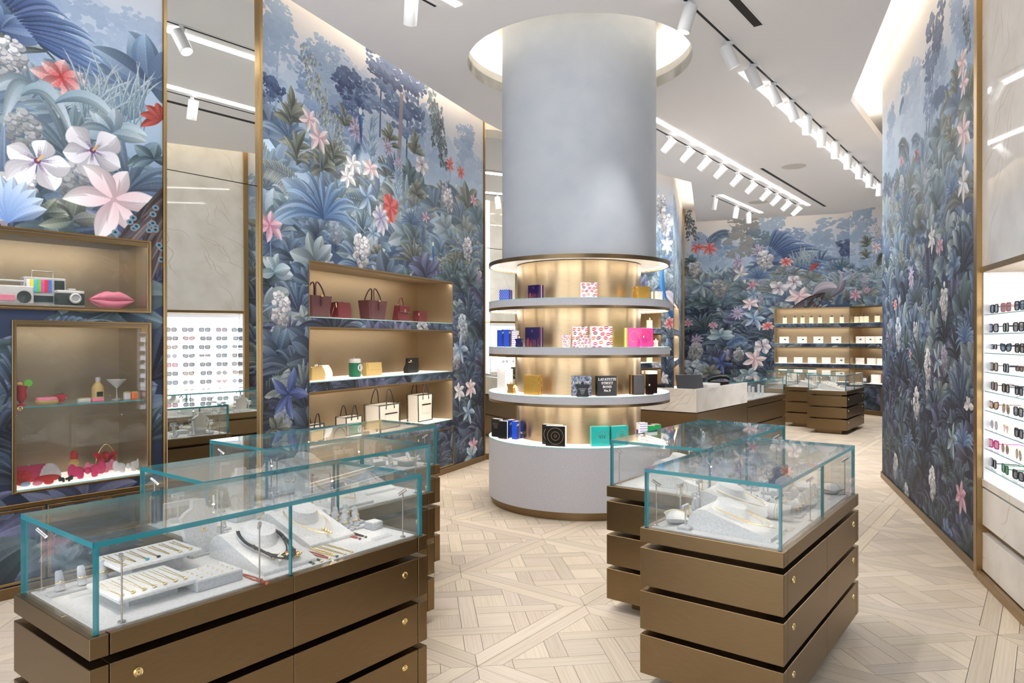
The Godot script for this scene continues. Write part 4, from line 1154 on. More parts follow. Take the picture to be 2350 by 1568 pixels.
	frame_door(W5K, W5B, 0.76, 1.46, 0.075, 0.56, mu.f, Rect2(0.76 / l6, 1 - 0.56 / HT, 0.7 / l6, 0.485 / HT), "low mural cupboard door under the perfume shelves, right of its pair")
	# flush door in the back mural
	var dr := MB.new()
	for s in [[Vector3(0.18, 0.07, 0.0005), Vector3(0.186, 2.14, 0.002)], [Vector3(1.09, 0.07, 0.0005), Vector3(1.096, 2.14, 0.002)], [Vector3(0.18, 2.134, 0.0005), Vector3(1.096, 2.14, 0.002)]]: dr.box(s[0], s[1])
	var door := struct("door_1", dr, M.black, "flush door hidden in the back mural, with a black lever")
	door.position = at2(W4B); door.rotation.y = turn_of(W4B, W5K)
	var hd := MB.new(); hd.tube([Vector3(1.03, 1.0, 0.002), Vector3(1.03, 1.0, 0.05), Vector3(0.90, 1.0, 0.055)], 0.012, 8); hd.x = Transform3D(Basis(Vector3.RIGHT, PI / 2), Vector3(1.03, 1.0, 0.001)); hd.lathe([Vector2(0.03, 0), Vector2(0.03, 0.008), Vector2(0, 0.008)], 20)
	part("door_handle", hd, M.black, door)
	# right wall
	wall("wall_right", W6A, W6B, mu.g, [], "tall mural wall of lilies and blue leaves right of the cases")
	baseboard("baseboard_right", W6A, W6B)
	wall("wall_right_return", W5B, CB2A, mu.f, [], "mural wall behind the end of the right mural")
	post(CABA, CABB, -0.046, 0.062, 0.03, "bronze post between the right mural and the eyewear cabinet")
	post(CABA, CABB, CABA.distance_to(CABB), 0.05, 0.03, "bronze post at the near end of the eyewear cabinet")
	build_eyewear(CABA, CABB, "white lit sunglasses cabinet with marble drawers and bronze surround")
	build_eyewear(CB2A, CB2B, "white lit sunglasses cabinet with open bronze base shelves round the corner", true)
	wall("wall_right_front", CABB, W6C, mu.b, [], "mural wall beside the camera")
	build_front()

# the glazed shop front behind the camera: daylight comes in here
func build_front() -> void:
	var op := [Rect2(0.35, 0.12, 2.75, 3.3), Rect2(3.45, 0.12, 3.0, 3.3)]
	wall("wall_front", W6C, W0, M.ceiling, op, "glazed shop front wall behind the camera")
	for i in 2:
		var r: Rect2 = op[i]
		var f := MB.new()
		for k in 4:
			var x := r.position.x + r.size.x * k / 3.0
			f.box(Vector3(x - 0.03, r.position.y, -0.07), Vector3(x + 0.03, r.end.y, -0.02))
		for yy in [r.position.y, r.position.y + 2.4, r.end.y]: f.box(Vector3(r.position.x, yy - 0.03, -0.069), Vector3(r.end.x, yy + 0.03, -0.021))
		var w := struct("window_%d" % (i + 1), f, M.bronze, "tall shop window behind the camera")
		w.position = at2(W6C); w.rotation.y = turn_of(W6C, W0)
		for k in 3:
			var x0 := r.position.x + r.size.x * k / 3.0 + 0.03; var x1 := r.position.x + r.size.x * (k + 1) / 3.0 - 0.03
			part("pane", bx(Vector3(x0, r.position.y + 0.03, -0.05), Vector3(x1, r.position.y + 2.37, -0.042)), M.glass, w)
			part("pane", bx(Vector3(x0, r.position.y + 2.43, -0.05), Vector3(x1, r.end.y - 0.03, -0.042)), M.glass, w)

# ---------------------------------------------------------------- eyewear cabinet
func build_eyewear(p: Vector2, q: Vector2, label: String, open_base := false) -> void:
	var l := p.distance_to(q)
	var dep := 0.27
	var y0 := 0.88 if open_base else 0.61
	var y1 := 1.78 if open_base else 1.865
	var o := thing("eyewear_cabinet", label, "cabinet", at2(p), turn_of(p, q))
	part("plinth", bx(Vector3(0.016, 0, -dep), Vector3(l, 0.05, 0.03), 0.003), M.brass, o)
	part("upper_panel", bx(Vector3(0.016, y1 + 0.035, -0.1), Vector3(l, HT - 0.001, 0.0)), M.marble_b, o)
	part("top_bar", bx(Vector3(0.016, y1, -dep), Vector3(l, y1 + 0.035, 0.008), 0.002), M.brass, o)
	part("light_panel", bx(Vector3(0.016, y0, -dep), Vector3(l, y1, -dep + 0.012)), M.lightbox, o)
	part("side_panel", bx(Vector3(0.016, y0, -dep + 0.012), Vector3(0.03, y1, -0.004)), M.white, o)
	part("side_panel", bx(Vector3(l - 0.014, y0, -dep + 0.012), Vector3(l, y1, -0.004)), M.white, o)
	part("worktop", bx(Vector3(0.016, y0 - 0.045, -dep), Vector3(l, y0, 0.0), 0.002), M.marble, o)
	if open_base:
		part("back_board", bx(Vector3(0.016, 0.05, -dep), Vector3(l, y0 - 0.045, -dep + 0.02)), M.bronze, o)
		for y in [0.05, 0.32, 0.58]: part("base_shelf", bx(Vector3(0.016, y, -dep + 0.02), Vector3(l, y + 0.02, -0.002), 0.001), M.bronze, o)
	else:
		for k in 2:
			var x0 := 0.016 + (l - 0.016) / 2 * k; var x1 := x0 + (l - 0.016) / 2 - 0.003
			part("drawer", bx(Vector3(x0, 0.33, -dep), Vector3(x1, 0.553, -0.002), 0.002), M.marble, o)
			part("drawer", bx(Vector3(x0, 0.055, -dep), Vector3(x1, 0.283, -0.002), 0.002), M.marble, o)
		part("finger_gap", bx(Vector3(0.016, 0.283, -dep), Vector3(l, 0.33, -0.04)), M.bronze, o)
	for k in 9:
		var y := 1.61 - 0.1157 * k
		if y < y0 + 0.03: continue
		var s := part("shelf", bx(Vector3(0.03, y - 0.006, -dep + 0.012), Vector3(l - 0.014, y, -0.012)), M.shelf_glass, o)
		part("shelf_edge", bx(Vector3(0.03, y - 0.006, -0.012), Vector3(l - 0.014, y, -0.010)), M.shelf_edge, s)
	area(o, Vector3(l / 2, (y0 + y1) / 2, -dep + 0.02), Vector3(0, 0, 1), Vector3.RIGHT, Vector2(l - 0.1, y1 - y0 - 0.1), 1.6, Color(0.97, 0.98, 1))

# ---------------------------------------------------------------- display column
func ring_at(deg: float, r: float, y: float) -> Vector3:
	var d := Vector3(-COL.x, 0, -COL.z).normalized()
	var side := Vector3(d.z, 0, -d.x)
	return COL + (d * cos(deg_to_rad(deg)) + side * sin(deg_to_rad(deg))) * r + Vector3(0, y, 0)

func ring_turn(deg: float) -> float:
	var p := ring_at(deg, 1.0, 0) - COL
	return atan2(p.x, p.z)

func build_column() -> void:
	var o := thing("display_column", "round grey column with three lit shelves, bronze core and pale drum base", "column", COL)
	var b := MB.new(); b.lathe([Vector2(0.699, 2.15), Vector2(0.699, HT)], 96)
	part("shaft", b, M.cement, o)
	b = MB.new(); b.lathe([Vector2(0.5616, 0.58), Vector2(0.5616, 2.13)], 128)
	part("core", b, M.core, o)
	b = MB.new(); b.lathe([Vector2(0.79, 0.0), Vector2(0.79, 0.03), Vector2(0.805, 0.032), Vector2(0.805, 0.069), Vector2(0.7, 0.069)], 96)
	part("plinth", b, M.bronze, o)
	b = MB.new(); b.lathe([Vector2(0.7, 0.069), Vector2(0.82, 0.069), Vector2(0.82, 0.583), Vector2(0.812, 0.583)], 96)
	part("drum", b, M.linen, o)
	b = MB.new(); b.lathe([Vector2(0.812, 0.575), Vector2(0.812, 0.586), Vector2(0.56, 0.586)], 96)
	part("light_panel", b, M.opal, o)
	b = MB.new(); b.lathe([Vector2(0.821, 0.583), Vector2(0.821, 0.59), Vector2(0.812, 0.59), Vector2(0.812, 0.583)], 96)
	part("glass_edge", b, M.shelf_edge, o)
	for y in [0.998, 1.398, 1.80]:
		b = MB.new(); b.lathe([Vector2(0.82, y - 0.062), Vector2(0.82, y - 0.006), Vector2(0.812, y - 0.006), Vector2(0.812, y - 0.062)], 96)
		var s := part("shelf", b, M.linen, o)
		b = MB.new(); b.lathe([Vector2(0.56, y - 0.004), Vector2(0.812, y - 0.004), Vector2(0.812, y - 0.02)].duplicate(), 96)
		part("light_panel", b, M.opal, s)
		b = MB.new(); b.lathe([Vector2(0.821, y - 0.006), Vector2(0.821, y), Vector2(0.812, y), Vector2(0.812, y - 0.006)], 96)
		part("glass_edge", b, M.shelf_edge, s)
		ring_under(s, y - 0.062, 0.023)
	var c := MB.new(); c.lathe([Vector2(0.69, 2.15), Vector2(0.82, 2.15), Vector2(0.82, 2.145)], 96)
	var can := part("canopy", c, M.bronze, o)
	ring_under(can, 2.145, 0.028)
	for y in [2.116, 1.714, 1.312, 0.912]:
		for k in 12:
			var a := TAU * (k + 0.5) / 12
			area(o, Vector3(cos(a) * 0.765, y - 0.01, sin(a) * 0.765), Vector3(-cos(a) * 0.35, -1, -sin(a) * 0.35), Vector3(-sin(a), 0, cos(a)), Vector2(0.36, 0.02), RING, Color(1, 0.97, 0.92))

# bronze lip, soffit and the ring of LED dots under a shelf whose underside starts at y
func ring_under(parent: Node, y: float, h: float) -> void:
	var b := MB.new()
	b.lathe([Vector2(0.82, y), Vector2(0.82, y - h), Vector2(0.805, y - h), Vector2(0.805, y - 0.006)].duplicate(), 96)
	part("metal_lip", b, M.bronze, parent)
	b = MB.new(); b.lathe([Vector2(0.805, y - 0.008), Vector2(0.56, y - 0.008)], 96)
	part("soffit", b, M.white, parent)
	b = MB.new(); b.lathe([Vector2(0.795, y - 0.0085), Vector2(0.795, y - 0.012), Vector2(0.75, y - 0.012), Vector2(0.75, y - 0.0085)], 96)
	part("led_tape", b, M.led_soft, parent)
	b = MB.new()
	for k in 72:
		var a := TAU * k / 72
		b.x = Transform3D(Basis(Vector3.UP, -a), Vector3(0, 0, 0))
		b.box(Vector3(0.766, y - 0.016, -0.008), Vector3(0.78, y - 0.012, 0.008))
	part("led_dots", b, M.lens, parent)

# ---------------------------------------------------------------- prints for the boxes
func print_tex(w: int, h: int, bg: Color) -> Image:
	var im := Image.create(w, h, false, Image.FORMAT_RGB8); im.fill(bg); return im

func disc(im: Image, x: float, y: float, rx: float, ry: float, c: Color) -> void:
	for j in range(int(maxf(0, y - ry)), int(minf(im.get_height() - 1, y + ry)) + 1):
		var t := (j - y) / ry
		var w := rx * sqrt(maxf(0, 1 - t * t))
		var x0 := int(maxf(0, x - w)); var x1 := int(minf(im.get_width() - 1, x + w))
		if x1 >= x0: im.fill_rect(Rect2i(x0, j, x1 - x0 + 1, 1), c)

func print_mat(im: Image, rough := 0.35) -> StandardMaterial3D:
	var m := mat(Color(1, 1, 1), rough); m.albedo_texture = tex(im); return m

func make_prints() -> void:
	rng.seed = 5
	var lips := print_tex(256, 256, rgb8(246, 240, 240))
	for i in 30:
		var x := (i % 5) * 52 + rng.randf_range(5, 30) + (20 if (i / 5) % 2 else 0); var y := (i / 5) * 43 + rng.randf_range(10, 28)
		var c: Color = [rgb8(200, 30, 60), rgb8(225, 60, 40), rgb8(150, 30, 80), rgb8(205, 40, 120), rgb8(235, 110, 50), rgb8(110, 20, 50)][i % 6]
		var sl := rng.randf_range(-0.35, 0.1)
		for s in range(-24, 25):
			var t := s / 24.0
			var hh := 15.0 * (1 - t * t) * (1.0 if absf(t) > 0.12 else 0.85)
			for g in [[-1.0, -0.25], [0.25, 1.0]]:
				var y0 := int(y + sl * s + hh * g[0]); var y1 := int(y + sl * s + hh * g[1])
				im_rect(lips, int(x + s), y0, 1, maxi(1, y1 - y0), c)
	M.p_lips = print_mat(lips)
	M.p_lips.uv1_scale = Vector3(0.72, 0.72, 1)
	var sky := print_tex(128, 128, rgb8(30, 18, 66))
	for i in 60:
		var x := rng.randi_range(0, 126); var h := rng.randi_range(10, 62)
		var c: Color = [rgb8(190, 30, 60), rgb8(40, 130, 90), rgb8(150, 60, 30), rgb8(90, 30, 110), rgb8(200, 120, 60)][i % 5]
		im_rect(sky, x, 128 - h, rng.randi_range(1, 4), h, c.darkened(rng.randf() * 0.5))
	disc(sky, 64, 24, 9, 9, rgb8(70, 52, 100))
	M.p_skyline = print_mat(sky, 0.25)
	var blue := print_tex(96, 128, rgb8(20, 62, 168))
	for i in 40:
		disc(blue, (i % 5) * 20 + (10 if (i / 5) % 2 else 0) + 4, (i / 5) * 17 + 6, 5, 5, rgb8(190, 200, 226))
		disc(blue, (i % 5) * 20 + (10 if (i / 5) % 2 else 0) + 4, (i / 5) * 17 + 6, 3, 3, rgb8(20, 62, 168))
	M.p_blue_lattice = print_mat(blue)
	var dots := print_tex(96, 128, rgb8(240, 238, 244))
	for i in 48: disc(dots, (i % 6) * 17 + (8 if (i / 6) % 2 else 0) + 3, (i / 6) * 16 + 7, 5, 4.4, rgb8(74, 50, 150))
	M.p_dots = print_mat(dots)
	var gold := ramp_image(noise_image(128, 128, 0.09, 61, 3, true), [[0.0, rgb8(168, 124, 46)], [0.6, rgb8(204, 162, 78)], [1.0, rgb8(238, 208, 134)]])
	M.p_gold = print_mat(gold, 0.3); M.p_gold.metallic = 0.6
	var swirl := ramp_image(noise_image(128, 128, 0.02, 63, 3, true, 50.0), [[0.0, rgb8(40, 44, 56)], [0.5, rgb8(96, 104, 124)], [0.8, rgb8(150, 158, 176)], [1.0, rgb8(226, 230, 238)]])
	M.p_swirl = print_mat(swirl, 0.2)
	var croc := ramp_image(noise_image(128, 128, 0.12, 65, 2, true), [[0.0, rgb8(52, 34, 28)], [1.0, rgb8(20, 12, 12)]])
	M.p_croc = print_mat(croc, 0.15)
	for k in [["c_blue", rgb8(20, 66, 180)], ["c_purple", rgb8(44, 26, 96)], ["c_pink", rgb8(238, 78, 160)], ["c_lime", rgb8(190, 214, 40)], ["c_teal", rgb8(34, 178, 176)], ["c_green", rgb8(24, 148, 84)], ["c_black", rgb8(20, 20, 23)], ["c_white", rgb8(240, 238, 236)], ["c_cream", rgb8(236, 226, 206)], ["c_navy", rgb8(26, 30, 84)]]:
		M[k[0]] = mat(k[1], 0.28)

func im_rect(im: Image, x: int, y: int, w: int, h: int, c: Color) -> void:
	im.fill_rect(Rect2i(x, y, w, h), c)

# box standing at its base centre; face print on +z, ribbons are thin bands
func carton(at: Vector3, turn: float, s: Vector3, face: Material, side: Material, label: String, band: Material = null, group := "") -> Node3D:
	var o := thing("perfume_box", label, "box", at, turn, group)
	var b := MB.new()
	b.quad(Vector3(-s.x / 2, 0, s.z / 2), Vector3(s.x / 2, 0, s.z / 2), Vector3(s.x / 2, s.y, s.z / 2), Vector3(-s.x / 2, s.y, s.z / 2), Rect2(0, 0, 1, 1), Vector3(0, 0, 1))
	part("front", b, face, o)
	part("body", bx(Vector3(-s.x / 2, 0, -s.z / 2), Vector3(s.x / 2, s.y, s.z / 2 - 0.0008), 0.001), side, o)
	if band:
		part("band", bx(Vector3(-s.x / 2 - 0.0006, -0.0002, -s.z * 0.12), Vector3(s.x / 2 + 0.0006, s.y + 0.0006, s.z * 0.10)), band, o)
	return o

# star shaped bottle: two lobes at each side, pinched waist
func star_bottle(at: Vector3, turn: float, w: float, m: Material, cap: Material, label: String) -> Node3D:
	var o := thing("perfume_bottle", label, "perfume bottle", at, turn)
	var out := PackedVector2Array([Vector2(-0.42, 0), Vector2(0.42, 0), Vector2(0.5, 0.10), Vector2(0.40, 0.42), Vector2(0.40, 0.62), Vector2(0.56, 0.92), Vector2(0.50, 1.0), Vector2(0.16, 0.97), Vector2(0.10, 1.02), Vector2(-0.10, 1.02), Vector2(-0.16, 0.97), Vector2(-0.50, 1.0), Vector2(-0.56, 0.92), Vector2(-0.40, 0.62), Vector2(-0.40, 0.42), Vector2(-0.5, 0.10)])
	var pg := PackedVector2Array()
	for p in out: pg.append(Vector2(p.x * w, -p.y * w * 0.95))
	var b := MB.new()
	b.x = Transform3D(Basis(Vector3.RIGHT, PI / 2), Vector3.ZERO)
	b.prism(pg, -w * 0.15, w * 0.15)
	part("flask", b, m, o)
	b = MB.new(); b.lathe([Vector2(w * 0.09, w * 0.95), Vector2(w * 0.09, w * 1.0), Vector2(w * 0.12, w * 1.02), Vector2(w * 0.1, w * 1.14), Vector2(0, w * 1.2)], 14)
	part("cap", b, cap, o)
	return o

func lettering(parent: Node, text: String, size: float, at: Vector3, m: Material, bold := false) -> void:
	var tm := TextMesh.new()
	var f := SystemFont.new(); f.font_names = PackedStringArray(["Droid Serif"])
	if bold: f.font_weight = 700
	tm.font = f; tm.text = text; tm.font_size = 32; tm.pixel_size = size / 32.0; tm.depth = 0.0006; tm.curve_step = 2.0
	var o := part("lettering", tm, m, parent)
	o.position = at

func ring_mark(parent: Node, at: Vector3, r: float, w: float, m: Material) -> void:
	var b := MB.new()
	b.x = Transform3D(Basis(Vector3.RIGHT, PI / 2), at)
	b.lathe([Vector2(r, 0), Vector2(r, 0.0006), Vector2(r - w, 0.0006), Vector2(r - w, 0)], 36)
	part("ring_mark", b, m, parent)

func col_box(deg: float, r: float, y: float, s: Vector3, face: String, side: String, label: String, band := "", extra := 0.0) -> Node3D:
	return carton(ring_at(deg, r, y + 0.0005), ring_turn(deg) + extra, s, M[face], M[side], label, M[band] if band else null)

func build_column_stock() -> void:
	var y1 := 1.80; var y2 := 1.398; var y3 := 0.998; var y4 := 0.59
	col_box(-66, 0.70, y1, Vector3(0.09, 0.10, 0.09), "p_blue_lattice", "c_blue", "small blue lattice perfume box with gold band on the top shelf", "gold_soft", 0.9)
	col_box(-31, 0.69, y1, Vector3(0.125, 0.115, 0.06), "p_skyline", "c_purple", "purple skyline perfume box on the top shelf", "gold_soft", -0.15)
	col_box(7, 0.69, y1, Vector3(0.13, 0.125, 0.06), "p_lips", "c_white", "white box with a lips print alone on the top shelf")
	col_box(50, 0.69, y1, Vector3(0.12, 0.108, 0.09), "p_gold", "p_gold", "gold filigree perfume box on the top shelf", "gold_soft", -0.4)
	col_box(76, 0.71, y1, Vector3(0.07, 0.085, 0.07), "c_white", "c_white", "small white perfume box with gold band on the top shelf", "gold_soft", -0.6)
	# second shelf
	col_box(-75, 0.71, y2, Vector3(0.05, 0.15, 0.09), "c_blue", "p_blue_lattice", "tall blue lattice perfume box at the end of the second shelf", "gold_soft", 0.9)
	col_box(-64.5, 0.68, y2, Vector3(0.05, 0.15, 0.09), "c_blue", "p_blue_lattice", "tall blue lattice perfume box beside the dotted box on the second shelf", "gold_soft", 0.75)
	col_box(-56, 0.66, y2, Vector3(0.04, 0.14, 0.06), "p_dots", "p_dots", "narrow white box with purple dots on the second shelf", "", 0.6)
	star_bottle(ring_at(-46, 0.70, y2), ring_turn(-40), 0.075, M.c_navy, M.gold, "dark blue star shaped perfume bottle on the second shelf")
	col_box(-33, 0.68, y2, Vector3(0.145, 0.165, 0.06), "p_skyline", "c_purple", "large purple skyline perfume box on the second shelf", "gold_soft", 0.0)
	var cup := thing("candle_cup", "white candle cup with a lips print on the second shelf", "candle", ring_at(-8, 0.71, y2))
	var b := MB.new(); b.lathe([Vector2(0, 0), Vector2(0.033, 0), Vector2(0.038, 0.104), Vector2(0.033, 0.104), Vector2(0.031, 0.08), Vector2(0, 0.08)], 28)
	var lm: StandardMaterial3D = M.p_lips.duplicate(); lm.uv1_scale = Vector3(9, 9, 1)
	part("cup", b, lm, cup)
	col_box(1.0, 0.66, y2, Vector3(0.12, 0.168, 0.05), "p_lips", "c_white", "large lips print box behind the lips bottle on the second shelf")
	col_box(16, 0.67, y2, Vector3(0.175, 0.17, 0.06), "p_lips", "c_white", "largest lips print box, right of the lips bottle, on the second shelf")
	var lb: StandardMaterial3D = M.p_lips.duplicate(); lb.uv1_scale = Vector3(7, 7, 1)
	star_bottle(ring_at(3.5, 0.745, y2), ring_turn(3), 0.105, lb, M.gold, "white star shaped perfume bottle with a lips print")
	for k in [[42, "c_pink", "pink and lime perfume box behind the pink bottle"], [56, "c_pink", "pink and lime perfume box beside the pink bottle"]]:
		var c := carton(ring_at(k[0], 0.68, y2), ring_turn(k[0]) - 0.35, Vector3(0.135, 0.16, 0.06), M.c_pink, M.c_lime, k[2], M.c_white)
		ring_mark(c, Vector3(0.0, 0.09, 0.0302), 0.045, 0.002, M.gold_soft)
	star_bottle(ring_at(46, 0.755, y2), ring_turn(40), 0.08, M.c_pink, M.steel, "bright pink star shaped perfume bottle")
	star_bottle(ring_at(72, 0.71, y2), ring_turn(60), 0.06, mat(rgb8(248, 206, 220), 0.2), M.c_white, "small pale pink perfume bottle at the shelf end")
	# third shelf
	col_box(-68, 0.70, y3, Vector3(0.14, 0.205, 0.08), "c_white", "c_white", "tall plain white perfume box on the third shelf", "", 0.25)
	star_bottle(ring_at(-50, 0.745, y3), ring_turn(-45), 0.088, M.gold, M.gold, "gold star shaped perfume bottle on the third shelf")
	col_box(-34, 0.68, y3, Vector3(0.15, 0.163, 0.06), "p_gold", "p_gold", "large gold filigree perfume box on the third shelf", "gold_soft", 0.0)
	var sw := col_box(2, 0.66, y3, Vector3(0.165, 0.165, 0.05), "p_swirl", "c_black", "grey swirl patterned box behind the black bottle")
	lettering(sw, "LAFAYETTE", 0.022, Vector3(0, 0.11, 0.0255), M.c_white, true)
	var bb := star_bottle(ring_at(2.5, 0.755, y3), ring_turn(2), 0.105, M.c_black, M.c_black, "black star shaped perfume bottle")
	lettering(bb, "LAFAYETTE\nSTREET\nBOND\nNo.9", 0.011, Vector3(0, 0.045, 0.0162), M.steel)
	var lf := col_box(19.4, 0.68, y3, Vector3(0.17, 0.165, 0.05), "c_black", "c_black", "black box with silver lettering beside the black bottle")
	lettering(lf, "LAFAYETTE\nSTREET\nBOND\nNo.9", 0.026, Vector3(0, 0.09, 0.0255), M.c_white, true)
	col_box(46, 0.68, y3, Vector3(0.10, 0.165, 0.09), "p_croc", "p_croc", "dark brown perfume box with gold band behind the brown bottle", "gold_soft", -0.4)
	col_box(62, 0.69, y3, Vector3(0.10, 0.165, 0.09), "p_croc", "p_croc", "dark brown perfume box with gold band under a flat white box", "gold_soft", -0.5)
	col_box(62, 0.69, y3 + 0.1665, Vector3(0.10, 0.028, 0.09), "c_white", "c_white", "flat white box lying on a dark brown box", "gold_soft", -0.5)
	star_bottle(ring_at(51, 0.765, y3), ring_turn(40), 0.075, M.p_croc, M.gold, "dark brown star shaped perfume bottle")
	# on the drum
	col_box(-70, 0.64, y4, Vector3(0.05, 0.155, 0.10), "c_blue", "p_blue_lattice", "tall blue lattice perfume box on the drum, further back", "gold_soft", 0.7)
	col_box(-60, 0.62, y4, Vector3(0.05, 0.155, 0.10), "c_blue", "p_blue_lattice", "tall blue lattice perfume box on the drum, beside the bronze core", "gold_soft", 0.6)
	var k1 := col_box(-74, 0.75, y4, Vector3(0.11, 0.16, 0.05), "c_black", "c_black", "black perfume box with small silver lettering on the drum", "c_white", 0.6)
	lettering(k1, "LAFAYETTE\nSTREET\nBOND", 0.014, Vector3(0, 0.1, 0.0256), M.steel)
	col_box(-64, 0.73, y4, Vector3(0.09, 0.155, 0.04), "c_black", "c_black", "plain black perfume box standing behind the lettered one", "c_white", 0.5)
	for k in [[-19, 0.66, "square black box with gold record rings, standing behind its pair"], [-14.3, 0.735, "square black box with gold record rings, standing in front of its pair"]]:
		var c := col_box(k[0], k[1], y4, Vector3(0.165, 0.165, 0.05), "c_black", "c_white", k[2])
		for r in [0.068, 0.066 - 0.03, 0.012]: ring_mark(c, Vector3(0, 0.084, 0.0252), r, 0.0024, M.gold_soft)
	for k in [[14.5, 0.69, "teal perfume box with gold roundel, left of its pair"], [28, 0.70, "teal perfume box with gold roundel, right of its pair"]]:
		var c := col_box(k[0], k[1], y4, Vector3(0.15, 0.16, 0.06), "c_teal", "c_teal", k[2], "gold_soft")
		ring_mark(c, Vector3(0.015, 0.075, 0.0302), 0.052, 0.002, M.gold_soft)
		ring_mark(c, Vector3(0.015, 0.075, 0.0302), 0.036, 0.0015, M.gold_soft)
		lettering(c, "NYC", 0.03, Vector3(0.015, 0.075, 0.0302), M.gold, true)
	col_box(55, 0.66, y4, Vector3(0.075, 0.16, 0.06), "p_dots", "p_dots", "white perfume box with purple dots on the drum", "", -0.5)
	col_box(66, 0.68, y4, Vector3(0.075, 0.125, 0.07), "c_green", "c_purple", "green and purple perfume box beside the dotted box", "gold_soft", -1.0)
	col_box(75, 0.70, y4, Vector3(0.075, 0.125, 0.07), "c_green", "c_purple", "green and purple perfume box at the end of the drum row", "gold_soft", -1.0)

# ---------------------------------------------------------------- jewellery cases
const CW := 0.56
const CL := 1.255
const YC := 0.6704
# local frame: x from -wid (left) to 0 (the side with locks), z from 0 (near end) to -len (far end)
func show_case(n: Vector2, wid: float, len_: float, label: String) -> Node3D:
	var o := thing("jewellery_case", label, "display case", at2(n), -TH)
	var cap := 0.048
	part("plinth", bx(Vector3(-wid + 0.1, 0, -len_ + 0.1), Vector3(-0.1, 0.064, -0.1)), M.bronze, o)
	part("carcass", bx(Vector3(-wid + 0.10, 0.066, -len_ + 0.11), Vector3(-0.10, 0.64, -0.11)), M.bronze, o)
	# top frame: end blocks and side rails
	part("top_end", bx(Vector3(-wid, 0.6124, -cap), Vector3(0, YC, 0), 0.0015), M.bronze, o)
	part("top_end", bx(Vector3(-wid, 0.6124, -len_), Vector3(0, YC, -len_ + cap), 0.0015), M.bronze, o)
	var mid := -len_ / 2
	for r in [[-cap - 0.004, mid + 0.001], [mid - 0.001, -len_ + cap + 0.004]]:
		part("top_rail", bx(Vector3(-0.05, 0.6124, r[1]), Vector3(-0.001, YC - 0.001, r[0]), 0.001), M.bronze, o)
		part("top_rail", bx(Vector3(-wid + 0.001, 0.6124, r[1]), Vector3(-wid + 0.05, YC - 0.001, r[0]), 0.001), M.bronze, o)
	part("deck", bx(Vector3(-wid + 0.034, 0.63, -len_ + 0.034), Vector3(-0.034, YC + 0.003, -0.034), 0.002), M.suede, o)
	for y in [[0.0639, 0.2266], [0.2497, 0.4082], [0.4323, 0.5885]]:
		part("end_panel", bx(Vector3(-wid, y[0], -cap), Vector3(0, y[1], 0), 0.0015), M.bronze, o)
		part("end_panel", bx(Vector3(-wid, y[0], -len_), Vector3(0, y[1], -len_ + cap), 0.0015), M.bronze, o)
		part("side_panel", bx(Vector3(-wid, y[0], -len_ + cap), Vector3(-wid + 0.02, y[1], -cap), 0.0015), M.bronze, o)
		for k in 2:
			var z0: float = [-cap - 0.003, mid - 0.001][k]; var z1: float = [mid + 0.001, -len_ + cap + 0.003][k]
			var d := part("drawer", bx(Vector3(-wid + 0.02, y[0], z1), Vector3(-0.0005, y[1], z0), 0.0015), M.bronze, o)
			var lk := part("lock", lock_mesh(), M.gold, d)
			lk.transform = Transform3D(Basis(Vector3.BACK, -PI / 2), Vector3(-0.0005, y[1] - 0.048, (z0 - 0.072) if k == 0 else (z1 + 0.072)))
			part("keyhole", bx(Vector3(-0.0022, 0.0052, -0.001), Vector3(0.0022, 0.0056, 0.001)), M.black, lk)
	# glass box
	var i := 0.014; var g := 0.013; var top := 0.9165
	var x0 := -wid + i; var x1 := -i; var z0 := -len_ + i; var z1 := -i
	pane_part(o, "glass_top", Vector3(x0, top - 0.015, z0), Vector3(x1, top, z1), 1)
	for z in [z1 - g, z0]: pane_part(o, "glass_end", Vector3(x0, YC, z), Vector3(x1, top - 0.0155, z + g), 2)
	pane_part(o, "glass_side", Vector3(x0, YC, z0 + g), Vector3(x0 + g, top - 0.0155, z1 - g), 0)
	pane_part(o, "glass_door", Vector3(x1 - g, YC, mid + 0.001), Vector3(x1, top - 0.0155, z1 - g - 0.001), 0)
	pane_part(o, "glass_door", Vector3(x1 - g, YC, z0 + g + 0.001), Vector3(x1, top - 0.0155, mid - 0.001), 0)
	return o

var lock_m: ArrayMesh
func lock_mesh() -> ArrayMesh:
	if lock_m == null:
		var b := MB.new()
		b.lathe([Vector2(0.0135, 0), Vector2(0.0135, 0.003), Vector2(0.0120, 0.0045), Vector2(0.0098, 0.003), Vector2(0.0082, 0.003), Vector2(0.0080, 0.005), Vector2(0.0, 0.005)], 28)
		lock_m = b.mesh()
	return lock_m

# clear pane (thin along axis ax) with tinted cut edges as children
func pane_part(o: Node, called: String, lo: Vector3, hi: Vector3, ax: int) -> void:
	var e := 0.0015
	var s := Vector3(e, e, e); s[ax] = 0.0
	var p := part(called, bx(lo + s, hi - s), M.glass, o)
	for a in 3:
		if a == ax: continue
		if a == 1 and ax != 1: continue
		for k in 2:
			var l2 := lo; var h2 := hi
			if k == 0: h2[a] = lo[a] + e
			else: l2[a] = hi[a] - e
			part("cut_edge", bx(l2, h2), M.glass_edge, p)

